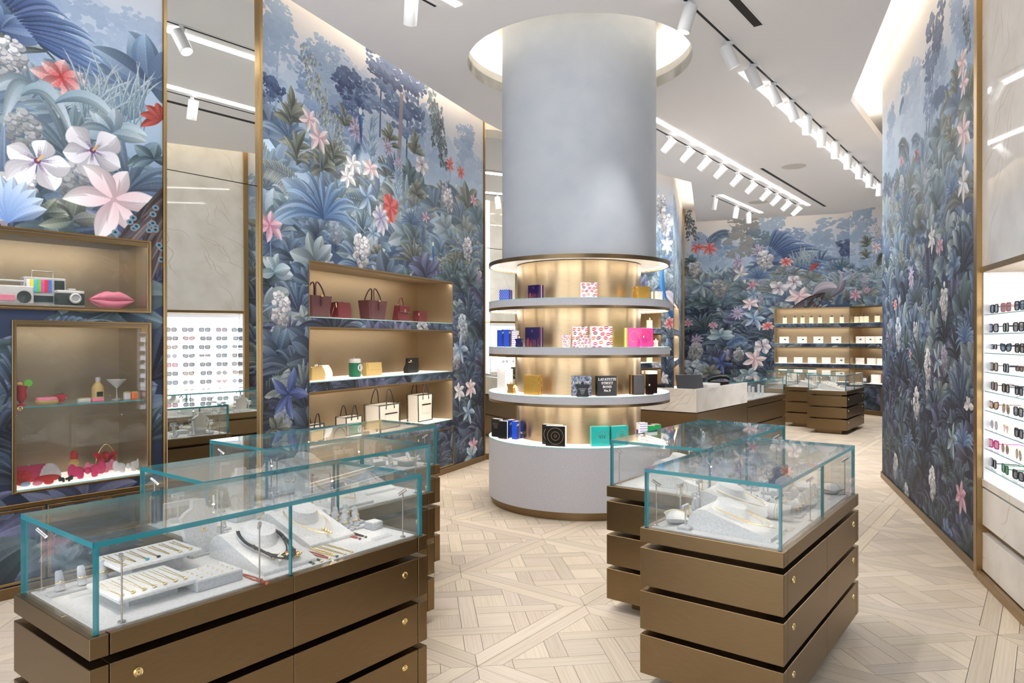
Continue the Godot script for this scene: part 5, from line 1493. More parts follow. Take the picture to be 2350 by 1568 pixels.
# picospot on a pole; to is the local aim point
var pico := {}
func case_lamp(n: Vector2, at: Vector3, to: Vector3, group: String, label: String) -> void:
	var o := thing("case_spotlight", label, "spotlight", at2(n) + at.rotated(Vector3.UP, -TH), -TH, group)
	if pico.is_empty():
		var b := MB.new(); b.lathe([Vector2(0, 0.003), Vector2(0.011, 0.003), Vector2(0.011, 0), Vector2(0, 0)], 18); b.tube([Vector3(0, 0, 0), Vector3(0, 0.175, 0)], 0.0026, 8)
		pico.pole = b.mesh()
		b = MB.new(); b.lathe([Vector2(0, 0.02), Vector2(0.0062, 0.02), Vector2(0.0062, -0.02), Vector2(0.0048, -0.02), Vector2(0.0048, -0.017)], 14)
		pico.head = b.mesh()
		b = MB.new(); b.lathe([Vector2(0.0048, -0.0175), Vector2(0, -0.0175)], 12)
		pico.lens = b.mesh()
	part("pole", pico.pole, M.steel, o)
	var dir := (to - at - Vector3(0, 0.178, 0)).normalized()
	var side := dir.cross(Vector3.UP).normalized()
	var h := part("head", pico.head, M.steel, o)
	h.transform = Transform3D(Basis(side, -dir, side.cross(-dir)), Vector3(0, 0.178, 0))
	part("lens", pico.lens, M.lens, h)
	spot(o, Vector3(0, 0.178, 0) + dir * 0.022, Vector3(0, 0.178, 0) + dir, PICO, 38, Color(1, 0.97, 0.93), 0.01)

const CASES := {"A": [-1.102, -1.827], "B": [-1.161, -2.631], "C": [-1.215, -3.441], "D": [0.998, -2.573], "E": [0.973, -3.42], "F": [5.15, -10.78], "G": [5.12, -11.62], "H": [5.09, -12.46]}
func cpos(k: String) -> Vector2:
	return Vector2(CASES[k][0], CASES[k][1])

func build_cases() -> void:
	var lab := {"A": "bronze jewellery case whose glass holds a black beaded necklace and gold chain trays", "B": "middle bronze jewellery case of the left row of three", "C": "bronze jewellery case of the left row closest to the handbag niches",
		"D": "bronze jewellery case with two necklace ramps and bracelet cushions", "E": "bronze jewellery case beside the column drum, behind the case of bracelet cushions",
		"F": "far bronze jewellery case in front of the perfume shelves, with a fan of silk ties", "G": "far bronze jewellery case in the middle of three before the perfume shelves", "H": "far bronze jewellery case closest to the perfume shelves"}
	for k in "ABCDEFGH":
		var left: bool = k in "ABC"
		var w := 0.5465 if left else 0.5838; var l := 1.249 if left else 1.265
		show_case(cpos(k), w, l, lab[k])
		var ins := 0.045
		for c in [[-ins, -0.10], [-w + ins, -0.06], [-ins, -l * 0.42], [-w + ins, -l * 0.5], [-ins, -l + 0.09], [-w + ins, -l + 0.08]]:
			var a := Vector3(c[0], YC + 0.0035, c[1])
			case_lamp(cpos(k), a, Vector3(-w / 2, YC, c[1] + (-0.12 if c[1] > -l / 2 else 0.12)), "little spotlights inside the jewellery cases", "little steel spotlight on a pole inside a jewellery case")

# ---------------------------------------------------------------- what lies in the jewellery cases
const DK := YC + 0.0032
var G_PROP := "grey suede stands inside the jewellery cases"
func in_case(k: String, called: String, label: String, category: String, x: float, z: float, turn := 0.0, y := 0.0, group := "") -> Node3D:
	var n := cpos(k)
	return thing(called, label, category, at2(n) + Vector3(x, DK + y, z).rotated(Vector3.UP, -TH), -TH + turn, group)

func ramp_y(x: float) -> float:
	return lerpf(0.088, 0.012, clampf((x + 0.10) / 0.27, 0, 1)) if x > -0.10 else 0.088

var shared := {}
func ramp(k: String, x: float, z: float, label: String, sc := 1.0, turn := 0.0) -> Node3D:
	var o := in_case(k, "necklace_ramp", label, "jewellery stand", x, z, turn)
	if not shared.has("ramp"):
		var b := MB.new()
		var top := [Vector2(-0.17, 0.0), Vector2(-0.168, 0.03), Vector2(-0.158, 0.058), Vector2(-0.14, 0.078), Vector2(-0.118, 0.088), Vector2(-0.095, 0.088), Vector2(-0.06, 0.078), Vector2(0.0, 0.060), Vector2(0.09, 0.034), Vector2(0.168, 0.012), Vector2(0.17, 0.008), Vector2(0.17, 0.0)]
		var pg := PackedVector2Array()
		for p in top: pg.append(Vector2(p.x, -p.y))
		b.x = Transform3D(Basis(Vector3.RIGHT, PI / 2), Vector3.ZERO)
		b.prism(pg, -0.105, 0.105)
		shared.ramp = b.mesh()
		b = MB.new()
		b.x = Transform3D(Basis(Vector3.BACK, -0.27).scaled_local(Vector3(1.0, 1.0, 0.9)), Vector3(-0.035, 0.056, 0))
		b.lathe([Vector2(0.085, -0.005), Vector2(0.072, 0.02), Vector2(0.062, 0.044), Vector2(0.060, 0.054), Vector2(0.056, 0.0555), Vector2(0.0, 0.0555)], 32)
		shared.neck = b.mesh()
	part("slope", shared.ramp, M.suede, o).scale = Vector3(sc, sc, sc)
	part("neck", shared.neck, M.suede, o).scale = Vector3(sc, sc, sc)
	return o

# chain round the neck of a ramp, hanging down its slope by "drop"
func chain_on_ramp(k: String, x: float, z: float, drop: float, r: float, m: Material, label: String, pend: Material = null, group := "", sc := 1.0) -> Node3D:
	var o := in_case(k, "necklace", label, "necklace", x, z, 0.0, 0.0, group)
	var pts := []
	for i in 25:
		var t := i / 24.0
		var a := lerpf(-2.3, 2.3, t)
		var e := pow(cos(a * 0.5), 2.0)
		var px := -0.035 + cos(a) * 0.078 + e * drop
		var pz := sin(a) * (0.078 - 0.02 * e)
		pts.append(Vector3(px, maxf(ramp_y(px), 0.03 + 0.06 * (1 - e)) + r + 0.004 + 0.012 * (1 - e), pz) * sc)
	var b := MB.new(); b.tube(pts, r, 6)
	part("chain", b, m, o)
	if pend:
		b = MB.new(); b.ball(pts[12] + Vector3(0.008, 0.002, 0), Vector3(0.009, 0.005, 0.007), 10, 6)
		part("pendant", b, pend, o)
	return o

func add_cord(o: Node, off: float, drop: float, r: float, m: Material) -> void:
	var pts := []
	for i in 25:
		var a := lerpf(-2.3, 2.3, i / 24.0)
		var e := pow(cos(a * 0.5), 2.0)
		var px := -0.035 + cos(a) * 0.078 + e * drop
		pts.append(Vector3(px, maxf(ramp_y(px), 0.03 + 0.06 * (1 - e)) + r + 0.004 + 0.012 * (1 - e), sin(a) * (0.078 - 0.02 * e) + off + 0.003 * sin(i * 1.3)))
	var b := MB.new(); b.tube(pts, r, 6)
	for i in [5, 8, 16, 19]: b.ball(pts[i], r * 1.9, 8, 6)
	part("cord", b, m, o)

func tray(k: String, x: float, z: float, w: float, l: float, rise: float, label: String, turn := 0.0) -> Node3D:
	var o := in_case(k, "jewellery_tray", label, "jewellery tray", x, z, turn)
	part("riser", bx(Vector3(-w * 0.28, 0, -l * 0.32), Vector3(w * 0.3, rise, l * 0.3)), M.suede_grey, o)
	part("pad", bx(Vector3(-w / 2, rise, -l / 2), Vector3(w / 2, rise + 0.013, l / 2), 0.003), M.suede, o)
	return o

# straight chain lying at height y from (x0) to (x1) across a tray, with a pendant at its end
func chain_line(k: String, x: float, z: float, len_: float, y: float, m: Material, label: String, group: String, pend: Material, beads := false, r := 0.0009) -> void:
	var o := in_case(k, "chain_necklace", label, "necklace", x, z, 0.0, y, group)
	var b := MB.new()
	if beads:
		for i in int(len_ / 0.0075):
			for s in [-0.008, 0.008]: b.ball(Vector3(-len_ / 2 + i * 0.0075, 0.0028, s * sin(PI * i / (len_ / 0.0075) * 0.9 + 0.15)), 0.0032, 6, 4)
	else:
		for s in [-0.006, 0.006]: b.tube([Vector3(-len_ / 2, r, s), Vector3(0, r, s * 0.8), Vector3(len_ / 2, r, s * 0.25)], r, 5)
	part("chain", b, m, o)
	if pend:
		b = MB.new(); b.ball(Vector3(len_ / 2 + 0.004, 0.003, 0), Vector3(0.007, 0.003, 0.006), 8, 6); b.ball(Vector3(len_ / 2 + 0.009, 0.003, 0.005), Vector3(0.004, 0.003, 0.005), 8, 6)
		part("pendant", b, pend, o)

func finger(k: String, x: float, z: float, label_ring := "gold ring on a grey suede finger", slab := true) -> void:
	var o := in_case(k, "ring_finger", "small grey suede finger holding a ring", "ring stand", x, z, 0.0, 0.0, "suede ring fingers")
	if not shared.has("finger"):
		var b := MB.new(); b.x = Transform3D(Basis(Vector3.BACK, 0.28), Vector3(0, 0.008, 0))
		b.lathe([Vector2(0.0115, 0), Vector2(0.0105, 0.02), Vector2(0.0085, 0.046), Vector2(0.0065, 0.050), Vector2(0, 0.0505)], 16)
		shared.finger = b.mesh()
		shared.fslab = bx(Vector3(-0.022, 0, -0.02), Vector3(0.022, 0.0085, 0.02), 0.0015).mesh()
		b = MB.new()
		b.x = Transform3D(Basis(Vector3.BACK, 0.28), Vector3(-0.0055, 0.027, 0))
		var pts := []
		for i in 18: pts.append(Vector3(cos(TAU * i / 18) * 0.0118, 0, sin(TAU * i / 18) * 0.0118))
		b.tube(pts, 0.0019, 6, true); b.ball(Vector3(0.0125, 0.0, 0.002), Vector3(0.0035, 0.004, 0.005), 8, 6)
		shared.ring = b.mesh()
	if slab: part("slab", shared.fslab, M.suede_grey, o)
	part("finger", shared.finger, M.suede_grey, o)
	o.scale = Vector3(1.2, 1.2, 1.2)
	var r := in_case(k, "ring", label_ring, "ring", x, z, 0.0, 0.0, "rings on suede fingers")
	part("band", shared.ring, M.gold, r)
	r.scale = Vector3(1.2, 1.2, 1.2)

func earring_stand(k: String, x: float, z: float, h: float, kind: int) -> void:
	var o := in_case(k, "earring_stand", "grey suede T stand for earrings", "earring stand", x, z, 0.0, 0.0, "suede earring stands")
	part("base", bx(Vector3(-0.026, 0, -0.026), Vector3(0.026, 0.011, 0.026), 0.0015), M.suede_grey, o)
	var b := MB.new(); b.tube([Vector3(0, 0.01, 0), Vector3(0, h, 0)], 0.0036, 8)
	part("pole", b, M.suede_grey, o)
	part("bar", bx(Vector3(-0.006, h - 0.016, -0.026), Vector3(0.006, h, 0.026), 0.001), M.suede_grey, o)
	var e := in_case(k, "earrings", ["pair of pearl drop earrings on a T stand", "pair of gold bar earrings on a T stand", "pair of large gold hoops on a T stand"][kind], "earrings", x, z, 0.0, 0.0, ["pearl drop earrings", "gold bar earrings", "gold hoop earrings"][kind])
	for s in [-0.018, 0.018]:
		b = MB.new()
		if kind == 0:
			b.ball(Vector3(0.009, h - 0.009, s), 0.0035, 8, 6); b.ball(Vector3(0.009, h - 0.024, s), 0.0062, 10, 7)
			part("drop", b, M.pearl, e)
		elif kind == 1:
			b.tube([Vector3(0.008, h - 0.004, s), Vector3(0.009, h - 0.05, s)], 0.0021, 6)
			part("drop", b, M.gold, e)
		else:
			var pts := []
			for i in 22: pts.append(Vector3(0.008, h - 0.030 + cos(TAU * i / 22) * 0.026, s * 1.5 + sin(TAU * i / 22) * 0.026))
			b.tube(pts, 0.0013, 6, true)
			part("hoop", b, M.gold, e)

func pillow(k: String, x: float, z: float, turn: float, label: String) -> void:
	var o := in_case(k, "bracelet_cushion", label, "jewellery cushion", x, z, turn, 0.0, "suede bracelet cushions")
	if not shared.has("pillow"):
		var b := MB.new()
		for sd in [1.0, -1.0]:
			for i in 12:
				for j in 12:
					var p := []
					for q in [[i, j], [i + 1, j], [i + 1, j + 1], [i, j + 1]]:
						var a: float = q[0] / 6.0 - 1; var c: float = q[1] / 6.0 - 1
						var e := pow(maxf(0, (1 - a * a) * (1 - c * c)), 0.42)
						var pin := 1.0 - 0.16 * (1 - a * a) * absf(c) 
						p.append(Vector3(a * 0.05 * (1.0 - 0.14 * (1 - c * c)), 0.028 + sd * e * 0.027, c * 0.062 * pin))
					var nn := Vector3(0, sd, 0)
					var nrm := []
					for q in p: nrm.append((Vector3(q.x * 6, sd * 0.6, q.z * 6) if absf(q.y - 0.028) < 0.02 else Vector3(q.x * 3, sd, q.z * 3)).normalized())
					b.squad(p[0], p[1], p[2], p[3], nrm[0], nrm[1], nrm[2], nrm[3])
		shared.pillow = b.mesh()
		b = MB.new()
		var pts := []
		for i in 22: pts.append(Vector3(sin(TAU * i / 22) * 0.046, 0.029 + cos(TAU * i / 22) * 0.028, 0.002 * sin(i * 2.0)))
		b.tube(pts, 0.0016, 6, true)
		shared.bangle = b.mesh()
	part("cushion", shared.pillow, M.suede, o)
	var r := in_case(k, "bracelet", "thin gold bracelet round a suede cushion", "bracelet", x, z, turn, 0.0, "gold bracelets on cushions")
	part("chain", shared.bangle, M.gold, r)

func bangle_roll(k: String, x: float, z: float, turn := 0.0, y := 0.0) -> void:
	var o := in_case(k, "bangle_roll", "round grey suede roll holding gold bangles", "jewellery stand", x, z, turn, y, "suede bangle rolls")
	var b := MB.new(); b.x = Transform3D(Basis(Vector3.RIGHT, PI / 2), Vector3(0, 0.034, 0))
	b.lathe([Vector2(0, -0.048), Vector2(0.031, -0.048), Vector2(0.034, -0.045), Vector2(0.034, 0.045), Vector2(0.031, 0.048), Vector2(0, 0.048)], 28)
	part("roll", b, M.suede, o)
	var r := in_case(k, "bangles", "gold bangles round a suede roll", "bangle", x, z, turn, y, "gold bangles on rolls")
	for zz in [-0.02, -0.008, 0.012]:
		b = MB.new(); var pts := []
		for i in 24: pts.append(Vector3(cos(TAU * i / 24) * 0.0355, 0.034 + sin(TAU * i / 24) * 0.0355, zz))
		b.tube(pts, 0.0013, 6, true)
		part("bangle", b, M.gold, r)

func suede_box(k: String, x: float, z: float, s: Vector3, label: String, y := 0.0) -> Node3D:
	var o := in_case(k, "jewellery_block", label, "jewellery stand", x, z, 0.0, y, "grey suede blocks")
	part("block", bx(Vector3(-s.x / 2, 0, -s.z / 2), Vector3(s.x / 2, s.y, s.z / 2), 0.0025), M.suede_grey, o)
	part("lid_pad", bx(Vector3(-s.x / 2 + 0.003, s.y, -s.z / 2 + 0.003), Vector3(s.x / 2 - 0.003, s.y + 0.0015, s.z / 2 - 0.003)), M.suede, o)
	return o

func studs(k: String, x: float, z: float, s: Vector3) -> void:
	for i in 4:
		for j in 4:
			var e := in_case(k, "stud_earring", "tiny gold stud earring pinned on a suede block", "earring", x + (i - 1.5) * s.x * 0.22, z + (j - 1.5) * s.z * 0.22, 0.0, s.y + 0.0015, "gold studs on the suede block")
			if not shared.has("stud"):
				var b := MB.new(); b.ball(Vector3(0, 0.0022, 0), Vector3(0.0034, 0.0024, 0.0034), 8, 5); shared.stud = b.mesh()
			part("stud", shared.stud, M.gold, e)

func bust(k: String, x: float, z: float, h: float, label: String, turn := 0.0) -> void:
	var o := in_case(k, "necklace_bust", label, "jewellery stand", x, z, turn)
	var pg := PackedVector2Array()
	for p in [Vector2(-0.045, 0), Vector2(0.045, 0), Vector2(0.062, 0.5), Vector2(0.068, 0.72), Vector2(0.05, 0.80), Vector2(0.026, 0.86), Vector2(0.022, 1.0), Vector2(-0.022, 1.0), Vector2(-0.026, 0.86), Vector2(-0.05, 0.80), Vector2(-0.068, 0.72), Vector2(-0.062, 0.5)]: pg.append(Vector2(p.x, -p.y * h))
	var b := MB.new(); b.x = Transform3D(Basis(Vector3.UP, PI / 2) * Basis(Vector3.RIGHT, PI / 2 - 0.12), Vector3(0.0, 0, 0))
	b.prism(pg, -0.012, 0.012)
	part("panel", b, M.suede, o)
	part("foot", bx(Vector3(-0.045, 0, -0.04), Vector3(0.02, 0.008, 0.04), 0.001), M.suede_grey, o)
	var r := in_case(k, "necklace", "fine gold pendant necklace on an upright suede bust", "necklace", x, z, turn, 0.0, "pendant necklaces on upright busts")
	b = MB.new()
	b.tube([Vector3(0.0, h * 0.86, 0.026), Vector3(0.014, h * 0.7, 0.022), Vector3(0.017, h * 0.5, 0.0), Vector3(0.014, h * 0.7, -0.022), Vector3(0.0, h * 0.86, -0.026)], 0.001, 5)
	part("chain", b, M.gold, r)
	b = MB.new(); b.ball(Vector3(0.019, h * 0.47, 0), Vector3(0.003, 0.008, 0.007), 8, 6)
	part("pendant", b, M.gold, r)

func earring_frame(k: String, x: float, z: float, w: float, h: float) -> void:
	var o := in_case(k, "earring_arch", "grey suede arch with gold earrings hanging in a row", "earring stand", x, z, 0.0, 0.0, "suede earring arches")
	part("upright", bx(Vector3(-0.006, 0, -w / 2), Vector3(0.006, h, -w / 2 + 0.008), 0.001), M.suede_grey, o)
	part("upright", bx(Vector3(-0.006, 0, w / 2 - 0.008), Vector3(0.006, h, w / 2), 0.001), M.suede_grey, o)
	part("crossbar", bx(Vector3(-0.007, h, -w / 2), Vector3(0.007, h + 0.022, w / 2), 0.001), M.suede, o)
	for i in 5:
		var e := in_case(k, "earring", "gold chain earring hanging from a suede arch", "earring", x, z, 0.0, 0.0, "gold earrings on the arches")
		var zz := -w / 2 + w * (i + 0.6) / 5.2
		var b := MB.new(); b.tube([Vector3(0.009, h + 0.008, zz - 0.004), Vector3(0.011, h - 0.012, zz - 0.004), Vector3(0.011, h - 0.02, zz), Vector3(0.011, h - 0.012, zz + 0.004), Vector3(0.009, h + 0.008, zz + 0.004)], 0.0011, 5)
		part("loop", b, M.gold, e)

func acrylic_sign(k: String, x: float, z: float) -> void:
	var o := in_case(k, "acrylic_label", "small clear acrylic label lying in a jewellery case", "label holder", x, z, 0.0, 0.0, "clear acrylic labels")
	part("block", bx(Vector3(-0.012, 0, -0.045), Vector3(0.012, 0.008, 0.045), 0.001), M.acrylic, o)

func build_jewellery() -> void:
	rng.seed = 9
	var cord := mat(rgb8(34, 22, 26), 0.5)
	var coral := mat(rgb8(178, 88, 66), 0.4)
	var brown := mat(rgb8(74, 44, 38), 0.45)
	var green := mat(rgb8(60, 96, 70), 0.2)
	var turq := mat(rgb8(56, 172, 190), 0.25)
	# case A
	var bar := in_case("A", "ring_bar", "low grey suede bar with three ring fingers", "ring stand", -0.424, -0.150)
	part("slab", bx(Vector3(-0.022, 0, -0.10), Vector3(0.022, 0.0085, 0.10), 0.0015), M.suede_grey, bar)
	for i in 3: finger("A", -0.424, -0.085 - i * 0.062, "chunky gold ring on the three finger bar", false)
	acrylic_sign("A", -0.36, -0.13); acrylic_sign("A", -0.10, -1.10)
	tray("A", -0.215, -0.235, 0.22, 0.235, 0.028, "lower pale suede tray with six fine gold chains")
	for i in 7: chain_line("A", -0.215, -0.14 - i * 0.031, 0.155, 0.0415, M.gold, "fine gold chain with a pendant on the lower suede tray", "gold chains on the lower tray", M.gold)
	tray("A", -0.41, -0.345, 0.19, 0.27, 0.052, "upper pale suede tray with gold chains and stone pendants")
	for i in 7: chain_line("A", -0.41, -0.235 - i * 0.036, 0.135, 0.0655, M.gold, "gold link chain on the upper suede tray", "gold chains on the upper tray", [M.gold, null, turq, M.c_black, null, M.gold, M.gold][i], false, 0.0013)
	suede_box("A", -0.16, -0.42, Vector3(0.13, 0.034, 0.155), "low grey suede block pinned with gold studs")
	studs("A", -0.16, -0.42, Vector3(0.13, 0.034, 0.155))
	bust("A", -0.455, -0.55, 0.20, "upright grey suede bust with a pendant beside the gold chain trays")
	ramp("A", -0.235, -0.66, "grey suede necklace ramp wearing a black corded necklace")
	var cl := chain_on_ramp("A", -0.235, -0.66, 0.07, 0.0028, cord, "black corded necklace with a gold bead cluster on a suede ramp")
	for i in 5: add_cord(cl, (i - 2) * 0.003, 0.082 + i * 0.012, 0.0028, cord)
	for i in 26:
		var b := MB.new(); b.ball(Vector3(0.125 + rng.randf_range(-0.022, 0.03), 0.038 - i * 0.0004 + rng.randf() * 0.006, rng.randf_range(-0.055, 0.03)), rng.randf_range(0.005, 0.0085), 8, 6)
		part("bead", b, [M.gold, M.gold, mat(rgb8(190, 110, 40), 0.2), M.pearl][i % 4] if i != 7 else mat(rgb8(40, 110, 150), 0.15), cl)
	ramp("A", -0.375, -0.945, "grey suede necklace ramp with layered fine gold chains beside the ring fingers")
	for i in 4: chain_on_ramp("A", -0.375, -0.945 + (i - 1.5) * 0.004, 0.05 + i * 0.02, 0.0007, M.gold, "layered fine gold necklace on the second suede ramp", M.gold, "fine gold chains on the second ramp")
	for i in 6: chain_line("A", -0.125, -0.735 - i * 0.034, 0.15, 0.0, [brown, brown, coral, M.gold, M.gold, M.gold][i], "beaded strand with a gold bead end laid on the case floor", "beaded strands in the front case", [green, M.gold, M.gold, green, M.gold, M.gold][i], i < 4, 0.0016)
	for i in 2: chain_line("A", -0.26, -1.035 - i * 0.03, 0.20, 0.0, [coral, brown][i], "long beaded strand laid beside the ring fingers", "long beaded strands", [mat(rgb8(110, 40, 80), 0.2), green][i], true)
	chain_line("A", -0.07, -0.52, 0.14, 0.0, coral, "coral bead strand with an orange bead beside the stud block", "", mat(rgb8(206, 96, 44), 0.3), true)
	for i in 8: finger("A", -0.42 + (i % 3) * 0.062, -1.08 - (i / 3) * 0.055, "thin gold ring on a small suede finger")
	suede_box("A", -0.235, -1.175, Vector3(0.055, 0.03, 0.055), "small grey suede block with a gold ring in it")
	earring_frame("A", -0.50, -1.10, 0.17, 0.105)
	# case D
	ramp("D", -0.245, -0.195, "grey suede necklace ramp with gold and pearl chains facing the aisle", 1.0)
	for i in 3: chain_on_ramp("D", -0.245, -0.195 + (i - 1) * 0.003, 0.06 + i * 0.03, 0.0012, M.gold, "fine gold chain on the aisle side suede ramp", M.pearl if i == 1 else null, "gold chains on the aisle side ramp")
	ramp("D", -0.37, -0.53, "grey suede necklace ramp with a pearl strand behind the aisle side ramp")
	for i in 2: chain_on_ramp("D", -0.37, -0.53, 0.09 + i * 0.03, [0.0016, 0.0024][i], [M.gold, M.pearl][i], ["gold chain worn with the pearl strand", "pearl strand on a suede ramp"][i], M.pearl if i == 0 else null)
	pillow("D", -0.49, -0.15, 0.5, "pale suede cushion with a gold bracelet beside the ramps")
	earring_stand("D", -0.42, -0.085, 0.10, 1); earring_stand("D", -0.47, -0.30, 0.11, 0); earring_stand("D", -0.515, -0.25, 0.15, 2); earring_stand("D", -0.50, -0.42, 0.14, 1)
	bangle_roll("D", -0.15, -0.47, PI / 2)
	for i in 8: finger("D", -0.112 - i * 0.004, -0.56 - i * 0.066, "gold ring on a row of suede fingers")
	for i in 3: chain_line("D", -0.12, -0.30 - i * 0.03, 0.14, 0.0, M.pearl, "short pearl strand laid on the case floor", "short pearl strands", null, true)
	for i in 2: finger("D", -0.20, -0.62 - i * 0.09, "gold ring on a suede finger beside the bangle roll")
	acrylic_sign("D", -0.075, -0.20); acrylic_sign("D", -0.075, -1.05)
	suede_box("D", -0.27, -0.94, Vector3(0.10, 0.035, 0.12), "pale suede block under a bangle roll")
	bangle_roll("D", -0.27, -0.94, 0.0, 0.0365)
	pillow("D", -0.23, -1.15, 0.3, "pale suede cushion with a gold bracelet near the far end"); pillow("D", -0.105, -1.165, -0.3, "pale suede cushion with a gold bracelet at the far glass corner")
	for e in [[-0.33, -0.80, 0.12, 0], [-0.26, -0.79, 0.10, 0], [-0.40, -0.83, 0.13, 2], [-0.47, -0.75, 0.12, 0], [-0.36, -0.96, 0.13, 0], [-0.45, -1.0, 0.14, 1]]: earring_stand("D", e[0], e[1], e[2], e[3])
	bust("D", -0.47, -1.13, 0.19, "upright grey suede bust at the far end of the bracelet case")
	# the cases behind
	for c in ["B", "C", "E", "F", "G", "H"]:
		var nm: String = {"B": "the middle left case", "C": "the handbag side case", "E": "the drum side case", "F": "the silk tie case", "G": "the middle far case", "H": "the perfume side case"}[c]
		var far: bool = c in ["F", "G", "H"]
		ramp(c, -0.22, -0.22 if c != "B" else -0.78, "suede necklace ramp with gold chains at the end of " + nm)
		for i in 2: chain_on_ramp(c, -0.22, -0.22 if c != "B" else -0.78, 0.06 + 0.035 * i, 0.0016, M.gold, "gold chain on the end ramp of " + nm, M.gold if i else null, "gold chains on the end ramp of " + nm)
		if not far or c == "F":
			ramp(c, -0.36, -0.52 if c != "B" else -1.05, "suede necklace ramp further along " + nm)
			chain_on_ramp(c, -0.36, -0.52 if c != "B" else -1.05, 0.09, 0.002, M.pearl if c == "E" else M.gold, "necklace on the ramp further along " + nm, M.gold)
		var zs := [-0.80, -0.95, -1.10] if c != "B" else [-0.14, -0.32, -0.50]
		for i in 3:
			earring_stand(c, -0.46, zs[i], 0.12 + 0.02 * (i % 2), (i + (1 if c == "B" else 0)) % 3)
			if not far:
				earring_stand(c, -0.37, zs[i] - 0.05, 0.09, (i + 1) % 3)
				finger(c, -0.12, zs[i]); finger(c, -0.17, zs[i] - 0.04)
		suede_box(c, -0.27, zs[1], Vector3(0.09, 0.03, 0.10), "grey suede block in " + nm)
		bust(c, -0.43, zs[2] + 0.07, 0.19, "upright grey suede bust in " + nm)
		if not far:
			tray(c, -0.13, zs[2] + 0.02, 0.14, 0.12, 0.03, "pale suede tray of gold chains in " + nm)
			for i in 3: chain_line(c, -0.13, zs[2] - 0.015 + i * 0.035, 0.10, 0.0435, M.gold, "gold chain on the tray in " + nm, "gold chains on the tray in " + nm, M.gold)
			earring_frame(c, -0.30, zs[0] + 0.07, 0.14, 0.10)
		acrylic_sign(c, -0.07, -0.40)
	# silk ties fanned over the ramp of the far case
	for i in 6:
		var o := in_case("F", "silk_tie", "folded silk tie fanned beside the far necklace ramp", "tie", -0.20, -0.60 - i * 0.05, 0.3, 0.0, "fanned silk ties")
		part("fold", bx(Vector3(-0.11, 0, -0.018), Vector3(0.13, 0.006, 0.018), 0.002), [M.c_white, mat(rgb8(140, 30, 40), 0.5), M.c_cream][i % 3], o)

# ---------------------------------------------------------------- bags and clutches in the wall niches
func bag_mats() -> void:
	var we := Image.create(64, 64, false, Image.FORMAT_RGB8)
	for y in 64:
		for x in 64:
			var d := (x + y) % 16 if ((x / 8) + (y / 8)) % 2 else (x - y + 64) % 16
			var v := 0.35 + 0.65 * sin(PI * d / 16.0)
			we.set_pixel(x, y, Color(v, v, v))
	M.wine_woven = mat(rgb8(90, 40, 44), 0.5)
	M.wine_woven.albedo_texture = tex(ramp_image(we.duplicate(), [[0.0, rgb8(120, 120, 120)], [1.0, rgb8(255, 255, 255)]]))
	M.wine_woven.heightmap_enabled = true; M.wine_woven.heightmap_texture = tex(we); M.wine_woven.heightmap_scale = 0.25
	tri_map(M.wine_woven, 14.0)
	M.wine = mat(rgb8(92, 32, 37), 0.4)
	M.wine_dark = mat(rgb8(66, 30, 34), 0.4)
	M.canvas = mat(rgb8(226, 220, 208), 0.9)
	M.leather = mat(rgb8(18, 17, 18), 0.35)
	var sp := noise_image(128, 128, 0.35, 91, 2)
	for d in [["sq_green", rgb8(22, 110, 78)], ["sq_silver", rgb8(206, 206, 208)], ["sq_pink", rgb8(226, 128, 156)], ["sq_magenta", rgb8(206, 40, 104)], ["sq_red", rgb8(190, 20, 36)], ["sq_gold", rgb8(206, 176, 110)], ["sq_black", rgb8(26, 30, 28)], ["sq_blue", rgb8(150, 186, 214)]]:
		var m := mat(d[1], 0.25, 0.35)
		m.heightmap_enabled = true; m.heightmap_texture = tex(sp) if not M.has("sp_tex") else M.sp_tex
		M.sp_tex = m.heightmap_texture
		m.heightmap_scale = 0.5
		tri_map(m, 12.0)
		M[d[0]] = m

# tapered soft bag body: widths at the bottom and the top
func bag_body(wb: float, wt: float, db: float, dt: float, h: float, bulge := 0.0) -> MB:
	var b := MB.new()
	var n := 6
	var prev := []
	for i in n + 1:
		var t := float(i) / n
		var w := lerpf(wb, wt, t) / 2 + bulge * sin(PI * t); var d := lerpf(db, dt, t) / 2 + bulge * sin(PI * t)
		var r := minf(w, d) * 0.3
		var ring := []
		for c in [[1, 1, 0.0], [-1, 1, PI / 2], [-1, -1, PI], [1, -1, PI * 1.5]]:
			for k in 3:
				var a: float = c[2] + PI / 2 * k / 2.0
				ring.append([Vector3(c[0] * (w - r) + cos(a) * r, h * t, c[1] * (d - r) + sin(a) * r), Vector3(cos(a), 0, sin(a))])
		if i > 0:
			for k in ring.size():
				var k2 := (k + 1) % ring.size()
				b.squad(prev[k][0], prev[k2][0], ring[k2][0], ring[k][0], prev[k][1], prev[k2][1], ring[k2][1], ring[k][1])
		else:
			for k in range(1, ring.size() - 1): b.tri(ring[0][0], ring[k][0], ring[k + 1][0], Vector3.DOWN, Vector3.DOWN, Vector3.DOWN)
		prev = ring
	for k in range(1, prev.size() - 1): b.tri(prev[0][0], prev[k][0], prev[k + 1][0], Vector3.UP, Vector3.UP, Vector3.UP)
	return b

func arc(p: Vector3, q: Vector3, h: float, n := 12, lean := Vector3.ZERO) -> Array:
	var pts := []
	for i in n + 1:
		var t := float(i) / n
		pts.append(p.lerp(q, t) + Vector3(0, h * pow(sin(PI * t), 0.7), 0) + lean * sin(PI * t))
	return pts

func on_shelf(p: Vector2, q: Vector2, called: String, label: String, category: String, t: float, y: float, dep := 0.2, turn := 0.0, group := "") -> Node3D:
	return thing(called, label, category, on_wall(p, q, t, y, -dep), turn_of(p, q) + turn, group)

